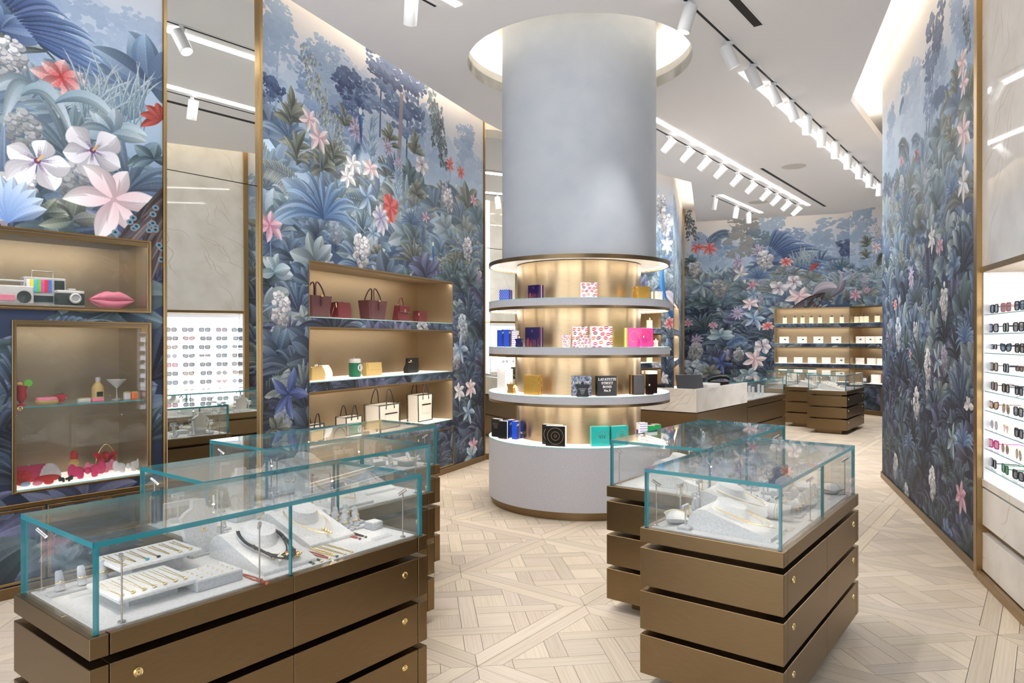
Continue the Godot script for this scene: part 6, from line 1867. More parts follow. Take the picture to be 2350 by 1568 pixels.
func tube_part(o: Node, called: String, pts: Array, r: float, m: Material) -> void:
	var b := MB.new(); b.tube(pts, r, 8)
	part(called, b, m, o)

func woven_tote(t: float, y: float, label: String, turn := 0.0) -> void:
	var o := on_shelf(W2A, W2B, "handbag", label, "handbag", t, y, 0.22, turn)
	part("body", bag_body(0.24, 0.30, 0.13, 0.15, 0.19), M.wine_woven, o)
	for s in [-0.06, 0.06]: tube_part(o, "handle", arc(Vector3(-0.06, 0.17, s), Vector3(0.06, 0.17, s), 0.14, 12, Vector3(0, 0, -s * 0.6)), 0.007, M.wine_dark)
	part("strap", bx(Vector3(-0.012, 0.10, 0.072), Vector3(0.012, 0.20, 0.078), 0.002), M.wine_dark, o)
	part("buckle", bx(Vector3(-0.016, 0.185, 0.074), Vector3(0.016, 0.20, 0.082), 0.002), M.gold, o)

func canvas_tote(t: float, y: float, w: float, h: float, d: float, hh: float, label: String, turn := 0.0) -> void:
	var o := on_shelf(W2A, W2B, "tote_bag", label, "tote bag", t, y, 0.22, turn)
	part("body", bag_body(w * 0.94, w, d, d * 1.0, h), M.canvas, o)
	for s in [-1.0, 1.0]:
		tube_part(o, "piping", [Vector3(s * w * 0.475, 0.006, d / 2), Vector3(s * w * 0.5, h, d / 2), Vector3(s * w * 0.5, h, -d / 2), Vector3(s * w * 0.475, 0.006, -d / 2)], 0.005, M.leather)
		tube_part(o, "handle", arc(Vector3(-w * 0.2, h * 0.82, s * (d / 2 + 0.004)), Vector3(w * 0.2, h * 0.82, s * (d / 2 + 0.004)), hh + h * 0.18, 14, Vector3(s * 0.03, 0, -s * d * 0.2)), 0.005, M.leather)
		tube_part(o, "top_edge", [Vector3(-w / 2, h, s * d / 2), Vector3(w / 2, h, s * d / 2)], 0.006, M.leather)
		tube_part(o, "base_edge", [Vector3(-w * 0.475, 0.006, s * d / 2), Vector3(w * 0.475, 0.006, s * d / 2)], 0.005, M.leather)
	part("pocket", bx(Vector3(-w * 0.22, h * 0.3, d / 2), Vector3(w * 0.32, h * 0.62, d / 2 + 0.004), 0.001), M.canvas, o)
	part("zip", bx(Vector3(-w * 0.24, h * 0.6, d / 2 + 0.002), Vector3(w * 0.34, h * 0.65, d / 2 + 0.006), 0.001), M.leather, o)

func bow(b: MB, w: float) -> void:
	for s in [-1.0, 1.0]:
		b.ball(Vector3(s * w * 0.3, w * 0.22, 0), Vector3(w * 0.24, w * 0.16, w * 0.1), 14, 10)
		b.ball(Vector3(s * w * 0.42, w * 0.26, 0), Vector3(w * 0.12, w * 0.21, w * 0.09), 12, 8)
		b.ball(Vector3(s * w * 0.20, w * 0.10, 0.01), Vector3(w * 0.10, w * 0.13, w * 0.06), 10, 8)
	b.ball(Vector3(0, w * 0.22, 0.01), Vector3(w * 0.09, w * 0.11, w * 0.1), 12, 8)

func build_bags() -> void:
	bag_mats()
	var y := 1.6475
	woven_tote(0.86, y, "woven dark red tote beside the crossbody bag")
	woven_tote(1.70, y, "woven dark red tote in the middle of the upper niche")
	var o := on_shelf(W2A, W2B, "crossbody_bag", "dark red perforated crossbody bag with gold clasp between the totes", "handbag", 1.21, y, 0.22)
	part("body", bag_body(0.18, 0.17, 0.10, 0.09, 0.15, 0.006), M.wine, o)
	tube_part(o, "strap", [Vector3(-0.09, 0.13, 0.0), Vector3(-0.15, 0.07, 0.03), Vector3(-0.20, 0.008, 0.05), Vector3(-0.10, 0.008, 0.09)], 0.008, M.wine)
	tube_part(o, "strap", arc(Vector3(0.0, 0.15, 0), Vector3(0.10, 0.06, 0.0), 0.03), 0.008, M.wine)
	tube_part(o, "clasp", [Vector3(-0.092, 0.14, 0.02), Vector3(-0.10, 0.10, 0.03)], 0.006, M.gold)
	part("zip", bx(Vector3(-0.08, 0.151, -0.004), Vector3(0.08, 0.155, 0.004)), M.gold, o)
	o = on_shelf(W2A, W2B, "handbag", "smooth dark red top handle bag with flap and gold lock", "handbag", 2.19, y, 0.22)
	part("body", bag_body(0.20, 0.18, 0.10, 0.05, 0.165), M.wine, o)
	part("flap", bx(Vector3(-0.092, 0.10, 0.035), Vector3(0.092, 0.168, 0.05), 0.004), M.wine, o)
	part("lock", bx(Vector3(-0.012, 0.10, 0.05), Vector3(0.012, 0.125, 0.056), 0.002), M.gold, o)
	tube_part(o, "handle", arc(Vector3(-0.05, 0.165, 0), Vector3(0.05, 0.165, 0), 0.085), 0.006, M.wine)
	for s in [-0.05, 0.05]: part("ring", cbox(Vector3(s, 0.172, 0), Vector3(0.012, 0.016, 0.012), 0.002), M.gold, o)
	o = on_shelf(W2A, W2B, "camera_bag", "small dark red perforated box bag at the end of the upper niche", "handbag", 2.56, y, 0.22)
	part("body", bag_body(0.14, 0.14, 0.09, 0.09, 0.125, 0.003), M.wine, o)
	tube_part(o, "clasp", [Vector3(-0.075, 0.10, 0.03), Vector3(-0.078, 0.07, 0.035)], 0.005, M.gold)
	# middle niche
	y = 1.1165
	o = on_shelf(W2A, W2B, "clutch_bag", "pleated gold clutch with a pearl clasp beside a white bow shaped clutch", "clutch bag", 0.80, y, 0.16)
	part("body", bag_body(0.17, 0.14, 0.06, 0.03, 0.11, 0.01), M.sq_gold, o)
	part("frame", bx(Vector3(-0.07, 0.105, -0.012), Vector3(0.07, 0.115, 0.012), 0.003), M.gold, o)
	var b := MB.new(); b.ball(Vector3(-0.01, 0.122, 0), 0.01, 10, 8); b.ball(Vector3(0.012, 0.124, 0), 0.01, 10, 8)
	part("clasp", b, M.pearl, o)
	o = on_shelf(W2A, W2B, "clutch_bag", "white rounded satin clutch behind the pleated gold one", "clutch bag", 1.0, y, 0.24)
	part("body", bag_body(0.16, 0.09, 0.07, 0.04, 0.12, 0.012), M.c_white, o)
	o = on_shelf(W2A, W2B, "clutch_bag", "green sequin clutch shaped like a drinks can", "clutch bag", 1.39, y, 0.2)
	b = MB.new(); b.lathe([Vector2(0, 0), Vector2(0.05, 0), Vector2(0.055, 0.01), Vector2(0.055, 0.15), Vector2(0.048, 0.165), Vector2(0, 0.166)], 28)
	part("can", b, M.sq_green, o)
	b = MB.new(); b.lathe([Vector2(0.0555, 0.13), Vector2(0.0565, 0.15), Vector2(0.049, 0.168), Vector2(0, 0.17)], 28)
	part("rim", b, M.sq_silver, o)
	b = MB.new(); b.x = Transform3D(Basis(Vector3.RIGHT, PI / 2), Vector3(0.01, 0.085, 0.05)); b.lathe([Vector2(0.034, 0), Vector2(0.034, 0.006), Vector2(0.024, 0.008), Vector2(0.022, 0.004), Vector2(0, 0.004)], 24)
	part("badge", b, M.sq_silver, o)
	tube_part(o, "ring_pull", arc(Vector3(-0.02, 0.168, 0), Vector3(0.02, 0.168, 0), 0.02), 0.003, M.steel)
	o = on_shelf(W2A, W2B, "clutch_bag", "crumpled gold leather clutch beside the green can", "clutch bag", 1.66, y, 0.2)
	part("body", bag_body(0.24, 0.23, 0.06, 0.04, 0.125, 0.008), M.sq_gold, o)
	part("flap", bx(Vector3(-0.11, 0.05, 0.025), Vector3(0.11, 0.125, 0.036), 0.005), M.sq_gold, o)
	o = on_shelf(W2A, W2B, "clutch_bag", "black satin kiss lock purse in front of the black envelope", "clutch bag", 2.30, y, 0.17)
	part("body", bag_body(0.19, 0.12, 0.06, 0.03, 0.11, 0.012), M.leather, o)
	tube_part(o, "frame", arc(Vector3(-0.06, 0.10, 0), Vector3(0.06, 0.10, 0), 0.012), 0.005, M.gold)
	b = MB.new(); b.ball(Vector3(0, 0.125, 0), 0.009, 10, 8)
	part("clasp", b, M.gold, o)
	o = on_shelf(W2A, W2B, "clutch_bag", "black envelope clutch standing behind the kiss lock purse", "clutch bag", 2.45, y, 0.25)
	part("body", bag_body(0.22, 0.21, 0.04, 0.03, 0.15), M.leather, o)
	part("button", cbox(Vector3(0.03, 0.07, 0.022), Vector3(0.014, 0.014, 0.006), 0.002), M.gold, o)
	# lower niche
	y = 0.5835
	canvas_tote(0.83, y, 0.19, 0.15, 0.09, 0.09, "small cream canvas tote lying low with black handles up, above its pouch")
	canvas_tote(1.33, y, 0.24, 0.17, 0.12, 0.10, "small cream canvas tote with short black handles")
	canvas_tote(1.86, y, 0.36, 0.24, 0.18, 0.15, "large cream canvas tote with long black handles spread apart")
	canvas_tote(2.56, y, 0.30, 0.29, 0.14, 0.14, "tall cream canvas tote at the end of the lower niche")
	o = on_shelf(W2A, W2B, "pouch", "cream canvas belt pouch with black edge in the lower niche", "pouch", 1.03, y, 0.13)
	part("body", bag_body(0.20, 0.18, 0.07, 0.05, 0.11, 0.008), M.canvas, o)
	tube_part(o, "piping", arc(Vector3(-0.09, 0.02, 0.037), Vector3(0.09, 0.02, 0.037), 0.085), 0.004, M.leather)

# ---------------------------------------------------------------- novelty clutches in the two front niches
func build_novelties() -> void:
	var y := 1.6535
	var P := W1A; var Q := W1B
	var st := on_shelf(P, Q, "acrylic_riser", "low clear riser under the radio and television clutches", "riser", 1.36, y, 0.18)
	part("plate", bx(Vector3(-0.30, 0, -0.08), Vector3(0.30, 0.014, 0.08), 0.002), M.acrylic, st)
	y += 0.0145
	var o := on_shelf(P, Q, "radio_clutch", "crystal covered silver boombox clutch", "clutch bag", 1.26, y, 0.17)
	part("body", bx(Vector3(-0.14, 0, -0.04), Vector3(0.14, 0.105, 0.04), 0.006), M.sq_silver, o)
	for s in [-0.09, 0.09]:
		var b := MB.new(); b.x = Transform3D(Basis(Vector3.RIGHT, PI / 2), Vector3(s, 0.04, 0.04)); b.lathe([Vector2(0.036, 0), Vector2(0.036, 0.005), Vector2(0.03, 0.007), Vector2(0.026, 0.003), Vector2(0, 0.003)], 24)
		part("speaker", b, M.sq_black, o)
	part("deck", bx(Vector3(-0.045, 0.015, 0.04), Vector3(0.045, 0.05, 0.045), 0.002), M.sq_pink, o)
	tube_part(o, "handle", [Vector3(-0.10, 0.10, 0), Vector3(-0.10, 0.135, 0), Vector3(0.10, 0.135, 0), Vector3(0.10, 0.10, 0)], 0.006, M.sq_silver)
	o = on_shelf(P, Q, "television_clutch", "crystal television clutch with colour bars on its screen", "clutch bag", 1.475, y, 0.22)
	part("body", bx(Vector3(-0.11, 0, -0.04), Vector3(0.11, 0.165, 0.04), 0.006), M.sq_silver, o)
	for i in 7:
		part("colour_bar", bx(Vector3(-0.10 + i * 0.019, 0.075, 0.04), Vector3(-0.082 + i * 0.019, 0.15, 0.043)), mat([rgb8(220, 220, 220), rgb8(230, 210, 40), rgb8(80, 190, 220), rgb8(120, 190, 70), rgb8(214, 70, 160), rgb8(200, 40, 50), rgb8(60, 110, 200)][i], 0.3), o)
	part("control_panel", bx(Vector3(0.045, 0.07, 0.04), Vector3(0.10, 0.15, 0.044), 0.002), M.sq_black, o)
	part("grille", bx(Vector3(-0.10, 0.015, 0.04), Vector3(0.04, 0.055, 0.044), 0.002), M.sq_black, o)
	tube_part(o, "handle", [Vector3(-0.06, 0.16, 0), Vector3(-0.06, 0.205, 0), Vector3(0.05, 0.205, 0), Vector3(0.05, 0.16, 0)], 0.004, M.steel)
	o = on_shelf(P, Q, "camera_clutch", "crystal covered black and silver camera clutch", "clutch bag", 1.59, y, 0.14)
	part("body", bx(Vector3(-0.075, 0, -0.03), Vector3(0.075, 0.07, 0.03), 0.006), M.sq_black, o)
	part("top_plate", bx(Vector3(-0.075, 0.07, -0.03), Vector3(0.075, 0.09, 0.03), 0.005), M.sq_silver, o)
	part("finder", bx(Vector3(-0.01, 0.09, -0.02), Vector3(0.03, 0.102, 0.02), 0.003), M.sq_silver, o)
	var lb := MB.new(); lb.x = Transform3D(Basis(Vector3.RIGHT, PI / 2), Vector3(0.02, 0.042, 0.03)); lb.lathe([Vector2(0.032, 0), Vector2(0.032, 0.014), Vector2(0.024, 0.018), Vector2(0.018, 0.01), Vector2(0, 0.012)], 24)
	part("lens_ring", lb, M.sq_silver, o)
	# lips clutch: a pillow with a dipped upper edge
	o = on_shelf(P, Q, "lips_clutch", "pink glitter clutch shaped like lips", "clutch bag", 1.84, y - 0.0145, 0.16)
	for half in 2:
		var b := MB.new()
		for i in 24:
			for j in 8:
				var pp := []
				for q in [[i, j], [i + 1, j], [i + 1, j + 1], [i, j + 1]]:
					var u: float = q[0] / 12.0 - 1.0; var v: float = q[1] / 8.0
					var hh := (0.062 * (1 - pow(absf(u), 1.7)) * (1.0 - 0.2 * exp(-u * u * 30))) if half == 0 else -0.058 * (1 - u * u)
					pp.append(Vector3(u * 0.14, 0.058 + hh * v, 0.032 * sqrt(maxf(0.0, 1 - u * u)) * (0.45 + 0.55 * sin(PI * clampf(v * 0.85 + 0.12, 0, 1)))))
				b.quad(pp[0], pp[1], pp[2], pp[3], Rect2(0, 0, 1, 1), Vector3(0, 0, 1))
				for q in 4: pp[q].z = -pp[q].z
				b.quad(pp[0], pp[1], pp[2], pp[3], Rect2(0, 0, 1, 1), Vector3(0, 0, -1))
		part(["upper_lip", "lower_lip"][half], b, M.sq_pink, o)
	tube_part(o, "mouth_line", [Vector3(-0.14, 0.058, 0.002), Vector3(-0.07, 0.06, 0.02), Vector3(0, 0.056, 0.026), Vector3(0.07, 0.06, 0.02), Vector3(0.14, 0.058, 0.002)], 0.004, M.sq_magenta)
	# glass shelf
	y = 0.595 + 0.4765
	o = on_shelf(P, Q, "cocktail_clutch", "red crystal cocktail glass clutch with a lime slice", "clutch bag", 1.335, y, 0.13)
	var b2 := MB.new(); b2.lathe([Vector2(0, 0), Vector2(0.026, 0), Vector2(0.026, 0.005), Vector2(0.008, 0.012), Vector2(0.012, 0.022), Vector2(0.030, 0.05), Vector2(0.024, 0.085), Vector2(0.033, 0.115), Vector2(0, 0.115)], 24)
	part("glass", b2, M.sq_red, o)
	b2 = MB.new(); b2.x = Transform3D(Basis(Vector3.RIGHT, PI / 2), Vector3(0.035, 0.13, 0)); b2.lathe([Vector2(0, 0.003), Vector2(0.022, 0.003), Vector2(0.022, -0.003), Vector2(0, -0.003)], 24)
	part("lime_slice", b2, mat(rgb8(110, 186, 60), 0.3), o)
	b2 = MB.new(); b2.ball(Vector3(-0.008, 0.125, 0), Vector3(0.016, 0.014, 0.014), 10, 8)
	part("fruit", b2, M.sq_gold, o)
	o = on_shelf(P, Q, "doughnut_clutch", "pink iced doughnut clutch on the glass shelf", "clutch bag", 1.46, y, 0.12)
	b2 = MB.new(); var pts := []
	for i in 24: pts.append(Vector3(cos(TAU * i / 24) * 0.045, 0.019, sin(TAU * i / 24) * 0.03))
	b2.tube(pts, 0.019, 10, true)
	part("dough", b2, M.sq_gold, o)
	b2 = MB.new(); pts = []
	for i in 24: pts.append(Vector3(cos(TAU * i / 24) * 0.045, 0.026, sin(TAU * i / 24) * 0.03))
	b2.tube(pts, 0.017, 10, true)
	part("icing", b2, M.sq_pink, o)
	o = on_shelf(P, Q, "strawberry_clutch", "red crystal strawberry clutch on the glass shelf", "clutch bag", 1.56, y, 0.20)
	b2 = MB.new(); b2.lathe([Vector2(0, 0.0), Vector2(0.018, 0.008), Vector2(0.034, 0.032), Vector2(0.03, 0.048), Vector2(0.012, 0.055), Vector2(0, 0.054)], 20)
	part("fruit", b2, M.sq_red, o)
	b2 = MB.new()
	for i in 5: b2.ball(Vector3(cos(TAU * i / 5) * 0.016, 0.055, sin(TAU * i / 5) * 0.016), Vector3(0.010, 0.003, 0.006), 8, 4)
	part("leaves", b2, M.sq_green, o)
	o = on_shelf(P, Q, "bottle_clutch", "gold and black crystal champagne bottle clutch", "clutch bag", 1.77, y, 0.2)
	b2 = MB.new(); b2.lathe([Vector2(0, 0), Vector2(0.036, 0), Vector2(0.036, 0.075), Vector2(0.028, 0.095), Vector2(0.013, 0.115), Vector2(0.012, 0.13)], 24)
	part("bottle", b2, M.sq_gold, o)
	b2 = MB.new(); b2.lathe([Vector2(0.0125, 0.118), Vector2(0.0145, 0.125), Vector2(0.0145, 0.145), Vector2(0, 0.148)], 20)
	part("foil", b2, M.sq_silver, o)
	part("label_badge", cbox(Vector3(0, 0.04, 0.034), Vector3(0.036, 0.032, 0.008), 0.003), M.sq_black, o)
	o = on_shelf(P, Q, "martini_clutch", "white crystal martini glass clutch with a green sprig", "clutch bag", 1.875, y, 0.18)
	b2 = MB.new(); b2.lathe([Vector2(0, 0), Vector2(0.03, 0), Vector2(0.03, 0.003), Vector2(0.004, 0.008), Vector2(0.003, 0.07)], 20)
	part("stem", b2, M.acrylic, o)
	b2 = MB.new(); b2.lathe([Vector2(0.003, 0.07), Vector2(0.058, 0.128), Vector2(0.056, 0.13), Vector2(0, 0.126)], 28)
	part("bowl", b2, M.sq_silver, o)
	tube_part(o, "sprig", [Vector3(0.02, 0.125, 0), Vector3(0.045, 0.165, 0)], 0.003, M.sq_green)
	for d in [[1.66, "silver cigarette case clutch beside the strawberry", M.sq_silver], [1.735, "pink striped sweet roll clutch in front of the champagne bottle", M.sq_pink], [1.91, "pink and silver sweet tin clutch", M.sq_silver], [1.955, "orange crystal sweet tin clutch", mat(rgb8(226, 110, 30), 0.25)]]:
		o = on_shelf(P, Q, "pill_box", d[1], "pill box", d[0], y, 0.11)
		var tall: bool = d[0] > 1.85
		part("box", bx(Vector3(-0.018 if tall else -0.035, 0, -0.016), Vector3(0.018 if tall else 0.035, 0.045 if tall else 0.022, 0.016), 0.004), d[2], o)
		part("lid", bx(Vector3(-0.017 if tall else -0.03, 0.0455 if tall else 0.022, -0.014), Vector3(0.017 if tall else 0.03, 0.05 if tall else 0.027, 0.014), 0.002), M.sq_gold, o)
	# lit floor
	y = 0.595 + 0.0065
	o = on_shelf(P, Q, "clutch_bag", "pink glitter box clutch lying on the lit niche floor", "clutch bag", 1.405, y, 0.25)
	part("body", bag_body(0.20, 0.19, 0.07, 0.05, 0.095, 0.004), M.sq_magenta, o)
	part("clasp", cbox(Vector3(0, 0.10, 0), Vector3(0.014, 0.01, 0.012), 0.003), M.sq_silver, o)
	o = on_shelf(P, Q, "rose_clutch", "dark red crystal rose clutch at the niche's bronze side", "clutch bag", 1.335, y, 0.13)
	b2 = MB.new()
	for i in 14:
		var a := i * 2.4; var r := 0.010 * sqrt(float(i))
		b2.ball(Vector3(cos(a) * r, 0.045 + 0.018 * sin(i * 1.7), sin(a) * r * 0.6), Vector3(0.022, 0.03, 0.014), 8, 6)
	part("petals", b2, M.sq_red, o)
	o = on_shelf(P, Q, "shell_clutch", "silver pink ribbed shell clutch behind the red oval", "clutch bag", 1.51, y, 0.23)
	b2 = MB.new()
	for i in 11:
		var a := PI * i / 10.0
		b2.ball(Vector3(cos(a) * 0.045, 0.012 + sin(a) * 0.06, 0), Vector3(0.020, 0.03, 0.024), 8, 6)
	b2.ball(Vector3(0, 0.04, 0), Vector3(0.05, 0.04, 0.026), 14, 10)
	part("shell", b2, M.sq_silver, o)
	o = on_shelf(P, Q, "oval_clutch", "shiny red oval clutch in front of the shell", "clutch bag", 1.475, y, 0.15)
	b2 = MB.new(); b2.ball(Vector3(0, 0.022, 0), Vector3(0.07, 0.022, 0.03), 20, 12)
	part("shell", b2, M.sq_red, o)
	o = on_shelf(P, Q, "lipstick_clutch", "crystal lipstick clutch with a red tip", "clutch bag", 1.65, y, 0.25)
	b2 = MB.new(); b2.lathe([Vector2(0, 0), Vector2(0.03, 0), Vector2(0.03, 0.09), Vector2(0.024, 0.092), Vector2(0.024, 0.105)], 24)
	part("case", b2, M.sq_gold, o)
	b2 = MB.new(); b2.lathe([Vector2(0.021, 0.105), Vector2(0.021, 0.14), Vector2(0.012, 0.155), Vector2(0, 0.157)], 20)
	part("tip", b2, M.sq_red, o)
	o = on_shelf(P, Q, "bow_clutch", "large magenta red crystal bow clutch", "clutch bag", 1.68, y, 0.12)
	b2 = MB.new(); bow(b2, 0.20); part("bow", b2, M.sq_magenta, o)
	o = on_shelf(P, Q, "bow_clutch", "pale pink crystal bow clutch behind the magenta bow", "clutch bag", 1.79, y, 0.22)
	b2 = MB.new(); bow(b2, 0.17); part("bow", b2, M.sq_pink, o)
	o = on_shelf(P, Q, "bow_clutch", "clear crystal bow clutch at the end of the lit floor", "clutch bag", 1.925, y, 0.14)
	b2 = MB.new(); bow(b2, 0.17); part("bow", b2, M.sq_silver, o)
	o = on_shelf(P, Q, "rose_basket_clutch", "red rose basket clutch with a gold arched handle", "clutch bag", 1.855, y, 0.30)
	part("basket", bag_body(0.11, 0.12, 0.06, 0.07, 0.055), M.sq_green, o)
	b2 = MB.new()
	for i in 26: b2.ball(Vector3(cos(i * 2.4) * 0.012 * sqrt(i * 1.0), 0.085 + 0.022 * sin(i * 3.1), sin(i * 2.4) * 0.007 * sqrt(i * 1.0)), 0.018, 8, 6)
	part("roses", b2, M.sq_red, o)
	tube_part(o, "handle", arc(Vector3(-0.062, 0.05, 0), Vector3(0.062, 0.05, 0), 0.12), 0.004, M.gold)
	for d in [[1.345, 0.09, "pale blue crystal pill box on the lit floor", M.sq_blue], [1.40, 0.07, "pale pink crystal pill box on the lit floor", M.sq_pink], [1.455, 0.06, "small red crystal pill box on the lit floor", M.sq_red]]:
		o = on_shelf(P, Q, "pill_box", d[2], "pill box", d[0], y, d[1])
		b2 = MB.new(); b2.ball(Vector3(0, 0.014, 0), Vector3(0.026, 0.014, 0.016), 16, 10)
		part("shell", b2, d[3], o)
	o = on_shelf(P, Q, "bow_pill_box", "small black crystal bow on the lit floor", "pill box", 1.55, y, 0.08)
	b2 = MB.new(); bow(b2, 0.075); part("bow", b2, M.sq_black, o)

# ---------------------------------------------------------------- sunglasses
# outline of one lens: kind 0 square, 1 round, 2 cat eye, 3 heart, 4 aviator, 5 narrow
func lens_outline(kind: int, s: float) -> Array:
	var pts := []
	for i in 24:
		var a := TAU * i / 24
		var c := cos(a); var d := sin(a)
		var x := 0.0; var y := 0.0
		match kind:
			0: x = signf(c) * pow(absf(c), 0.45) * 0.027; y = signf(d) * pow(absf(d), 0.45) * 0.022
			1: x = c * 0.026; y = d * 0.025
			2: x = signf(c) * pow(absf(c), 0.6) * 0.028; y = signf(d) * pow(absf(d), 0.6) * 0.019 + maxf(0.0, c * s) * 0.008
			3:
				x = 0.026 * pow(absf(sin(a)), 3.0) * signf(sin(a)) * 1.1; y = 0.0017 * (13 * cos(a) - 5 * cos(2 * a) - 2 * cos(3 * a) - cos(4 * a))
			4: x = c * 0.029 + d * s * -0.004; y = d * 0.025 - maxf(0.0, -d) * 0.003
			5: x = signf(c) * pow(absf(c), 0.5) * 0.027; y = signf(d) * pow(absf(d), 0.5) * 0.0125
		pts.append(Vector3(x, y, 0))
	return pts

var eye_m := {}
func eyewear(kind: int, rim: float) -> Dictionary:
	var key := "%d_%d" % [kind, int(rim * 1e4)]
	if not eye_m.has(key):
		var f := MB.new(); var d := {}
		for s in [-1.0, 1.0]:
			var l := MB.new()
			var pts := []
			for p in lens_outline(kind, s): pts.append(p + Vector3(s * 0.034, 0.026, -absf(p.x) * 0.04))
			f.tube(pts, rim, 6, true)
			for i in 24: l.tri(Vector3(s * 0.034, 0.026, 0.001), pts[i], pts[(i + 1) % 24], Vector3.BACK, Vector3.BACK, Vector3.BACK)
			d["lens%d" % s] = l.mesh()
			var t := MB.new(); t.tube([Vector3(s * 0.064, 0.034, -0.002), Vector3(s * 0.070, 0.034, -0.012), Vector3(s * 0.069, 0.034, -0.095), Vector3(s * 0.064, 0.022, -0.135)], maxf(rim * 0.8, 0.0013), 6)
			d["temple%d" % s] = t.mesh()
		f.tube([Vector3(-0.010, 0.031, 0), Vector3(0, 0.034, 0.002), Vector3(0.010, 0.031, 0)], maxf(rim * 0.8, 0.0012), 6)
		for s in [-1.0, 1.0]: f.tube([Vector3(s * 0.058, 0.034, 0), Vector3(s * 0.068, 0.034, -0.004)], maxf(rim * 0.8, 0.0012), 6)
		d.frame = f.mesh()
		eye_m[key] = d
	return eye_m[key]

func build_sunglasses() -> void:
	rng.seed = 21
	var shape := ["square", "round", "cat eye", "heart shaped", "aviator", "narrow"]
	var frames := {"black": mat(rgb8(18, 18, 20), 0.2), "tortoise": mat(rgb8(92, 58, 34), 0.2), "gold": M.gold_soft, "magenta": mat(rgb8(186, 24, 128), 0.2), "green": mat(rgb8(20, 110, 62), 0.2), "multicolour": mat(rgb8(206, 120, 96), 0.25)}
	var lenses := {}
	for d in [["grey", rgb8(58, 58, 66)], ["lilac", rgb8(126, 120, 160)], ["blue", rgb8(64, 112, 150)], ["brown", rgb8(104, 72, 56)], ["amber", rgb8(206, 148, 84)], ["pink", rgb8(226, 120, 140)], ["green", rgb8(44, 104, 80)], ["black", rgb8(26, 26, 30)]]:
		var m := mat(Color(d[1].r, d[1].g, d[1].b, 0.86), 0.05); m.transparency = BaseMaterial3D.TRANSPARENCY_ALPHA
		lenses[d[0]] = m
	# rows from the top: kind, frame, lens for each column from the bronze post
	var rows := [[[0, "black", "blue"], [0, "multicolour", "lilac"], [0, "black", "blue"], [0, "black", "lilac"]], [[0, "black", "lilac"], [0, "black", "green"], [0, "black", "grey"], [2, "tortoise", "pink"]], [[5, "black", "lilac"], [2, "black", "blue"], [0, "black", "black"], [0, "black", "grey"]],
		[[0, "tortoise", "brown"], [0, "black", "blue"], [5, "tortoise", "brown"], [2, "black", "grey"]], [[0, "tortoise", "brown"], [0, "black", "black"], [0, "black", "black"], [0, "black", "grey"]], [[2, "tortoise", "amber"], [4, "gold", "brown"], [0, "black", "grey"], [2, "tortoise", "amber"]],
		[[1, "gold", "lilac"], [3, "gold", "pink"], [0, "black", "grey"], [4, "gold", "grey"]], [[0, "magenta", "pink"], [1, "gold", "brown"], [4, "gold", "grey"], [1, "gold", "amber"]], [[0, "black", "black"], [0, "green", "green"], [0, "black", "grey"], [4, "gold", "grey"]]]
	var nth := ["top", "second", "third", "fourth", "fifth", "sixth", "seventh", "eighth", "lowest"]
	for k in 9:
		var y := 1.61 - 0.1157 * k
		for c in 7:
			var e: Array = rows[k][c % 4] if c < 4 else rows[(k + 3) % 9][c % 4]
			var x := 0.085 + 0.205 * c + rng.randf_range(-0.012, 0.012)
			var lab := "%s %s sunglasses with %s lenses on the %s glass shelf" % [e[1], shape[e[0]], e[2], nth[k]]
			var o := thing("sunglasses", lab, "sunglasses", on_wall(CABA, CABB, x, y + 0.0045 + (0.004 if e[0] == 5 else 0.0), -0.04), turn_of(CABA, CABB) + rng.randf_range(-0.12, 0.12), lab)
			var d := eyewear(e[0], 0.0011 if e[1] == "gold" else 0.0034)
			o.scale = Vector3(1.08, 1.08, 1.08)
			part("frame", d.frame, frames[e[1]], o)
			for s in [-1, 1]:
				part("lens", d["lens%d" % s], lenses[e[2]], o)
				part("temple", d["temple%d" % s], frames[e[1]], o)
	for k in 6:
		for c in 6:
			var e: Array = rows[(k + 2) % 9][(c + k) % 4]
			var lab := "%s %s sunglasses with %s lenses in the cabinet round the corner" % [e[1], shape[e[0]], e[2]]
			var o := thing("sunglasses", lab, "sunglasses", on_wall(CB2A, CB2B, 0.22 + 0.205 * c, 1.61 - 0.1157 * k + 0.0045 + (0.004 if e[0] == 5 else 0.0), -0.04), turn_of(CB2A, CB2B), lab)
			var d := eyewear(e[0], 0.0011 if e[1] == "gold" else 0.0034)
			o.scale = Vector3(1.08, 1.08, 1.08)
			part("frame", d.frame, frames[e[1]], o)
			for s in [-1, 1]:
				part("lens", d["lens%d" % s], lenses[e[2]], o)
				part("temple", d["temple%d" % s], frames[e[1]], o)

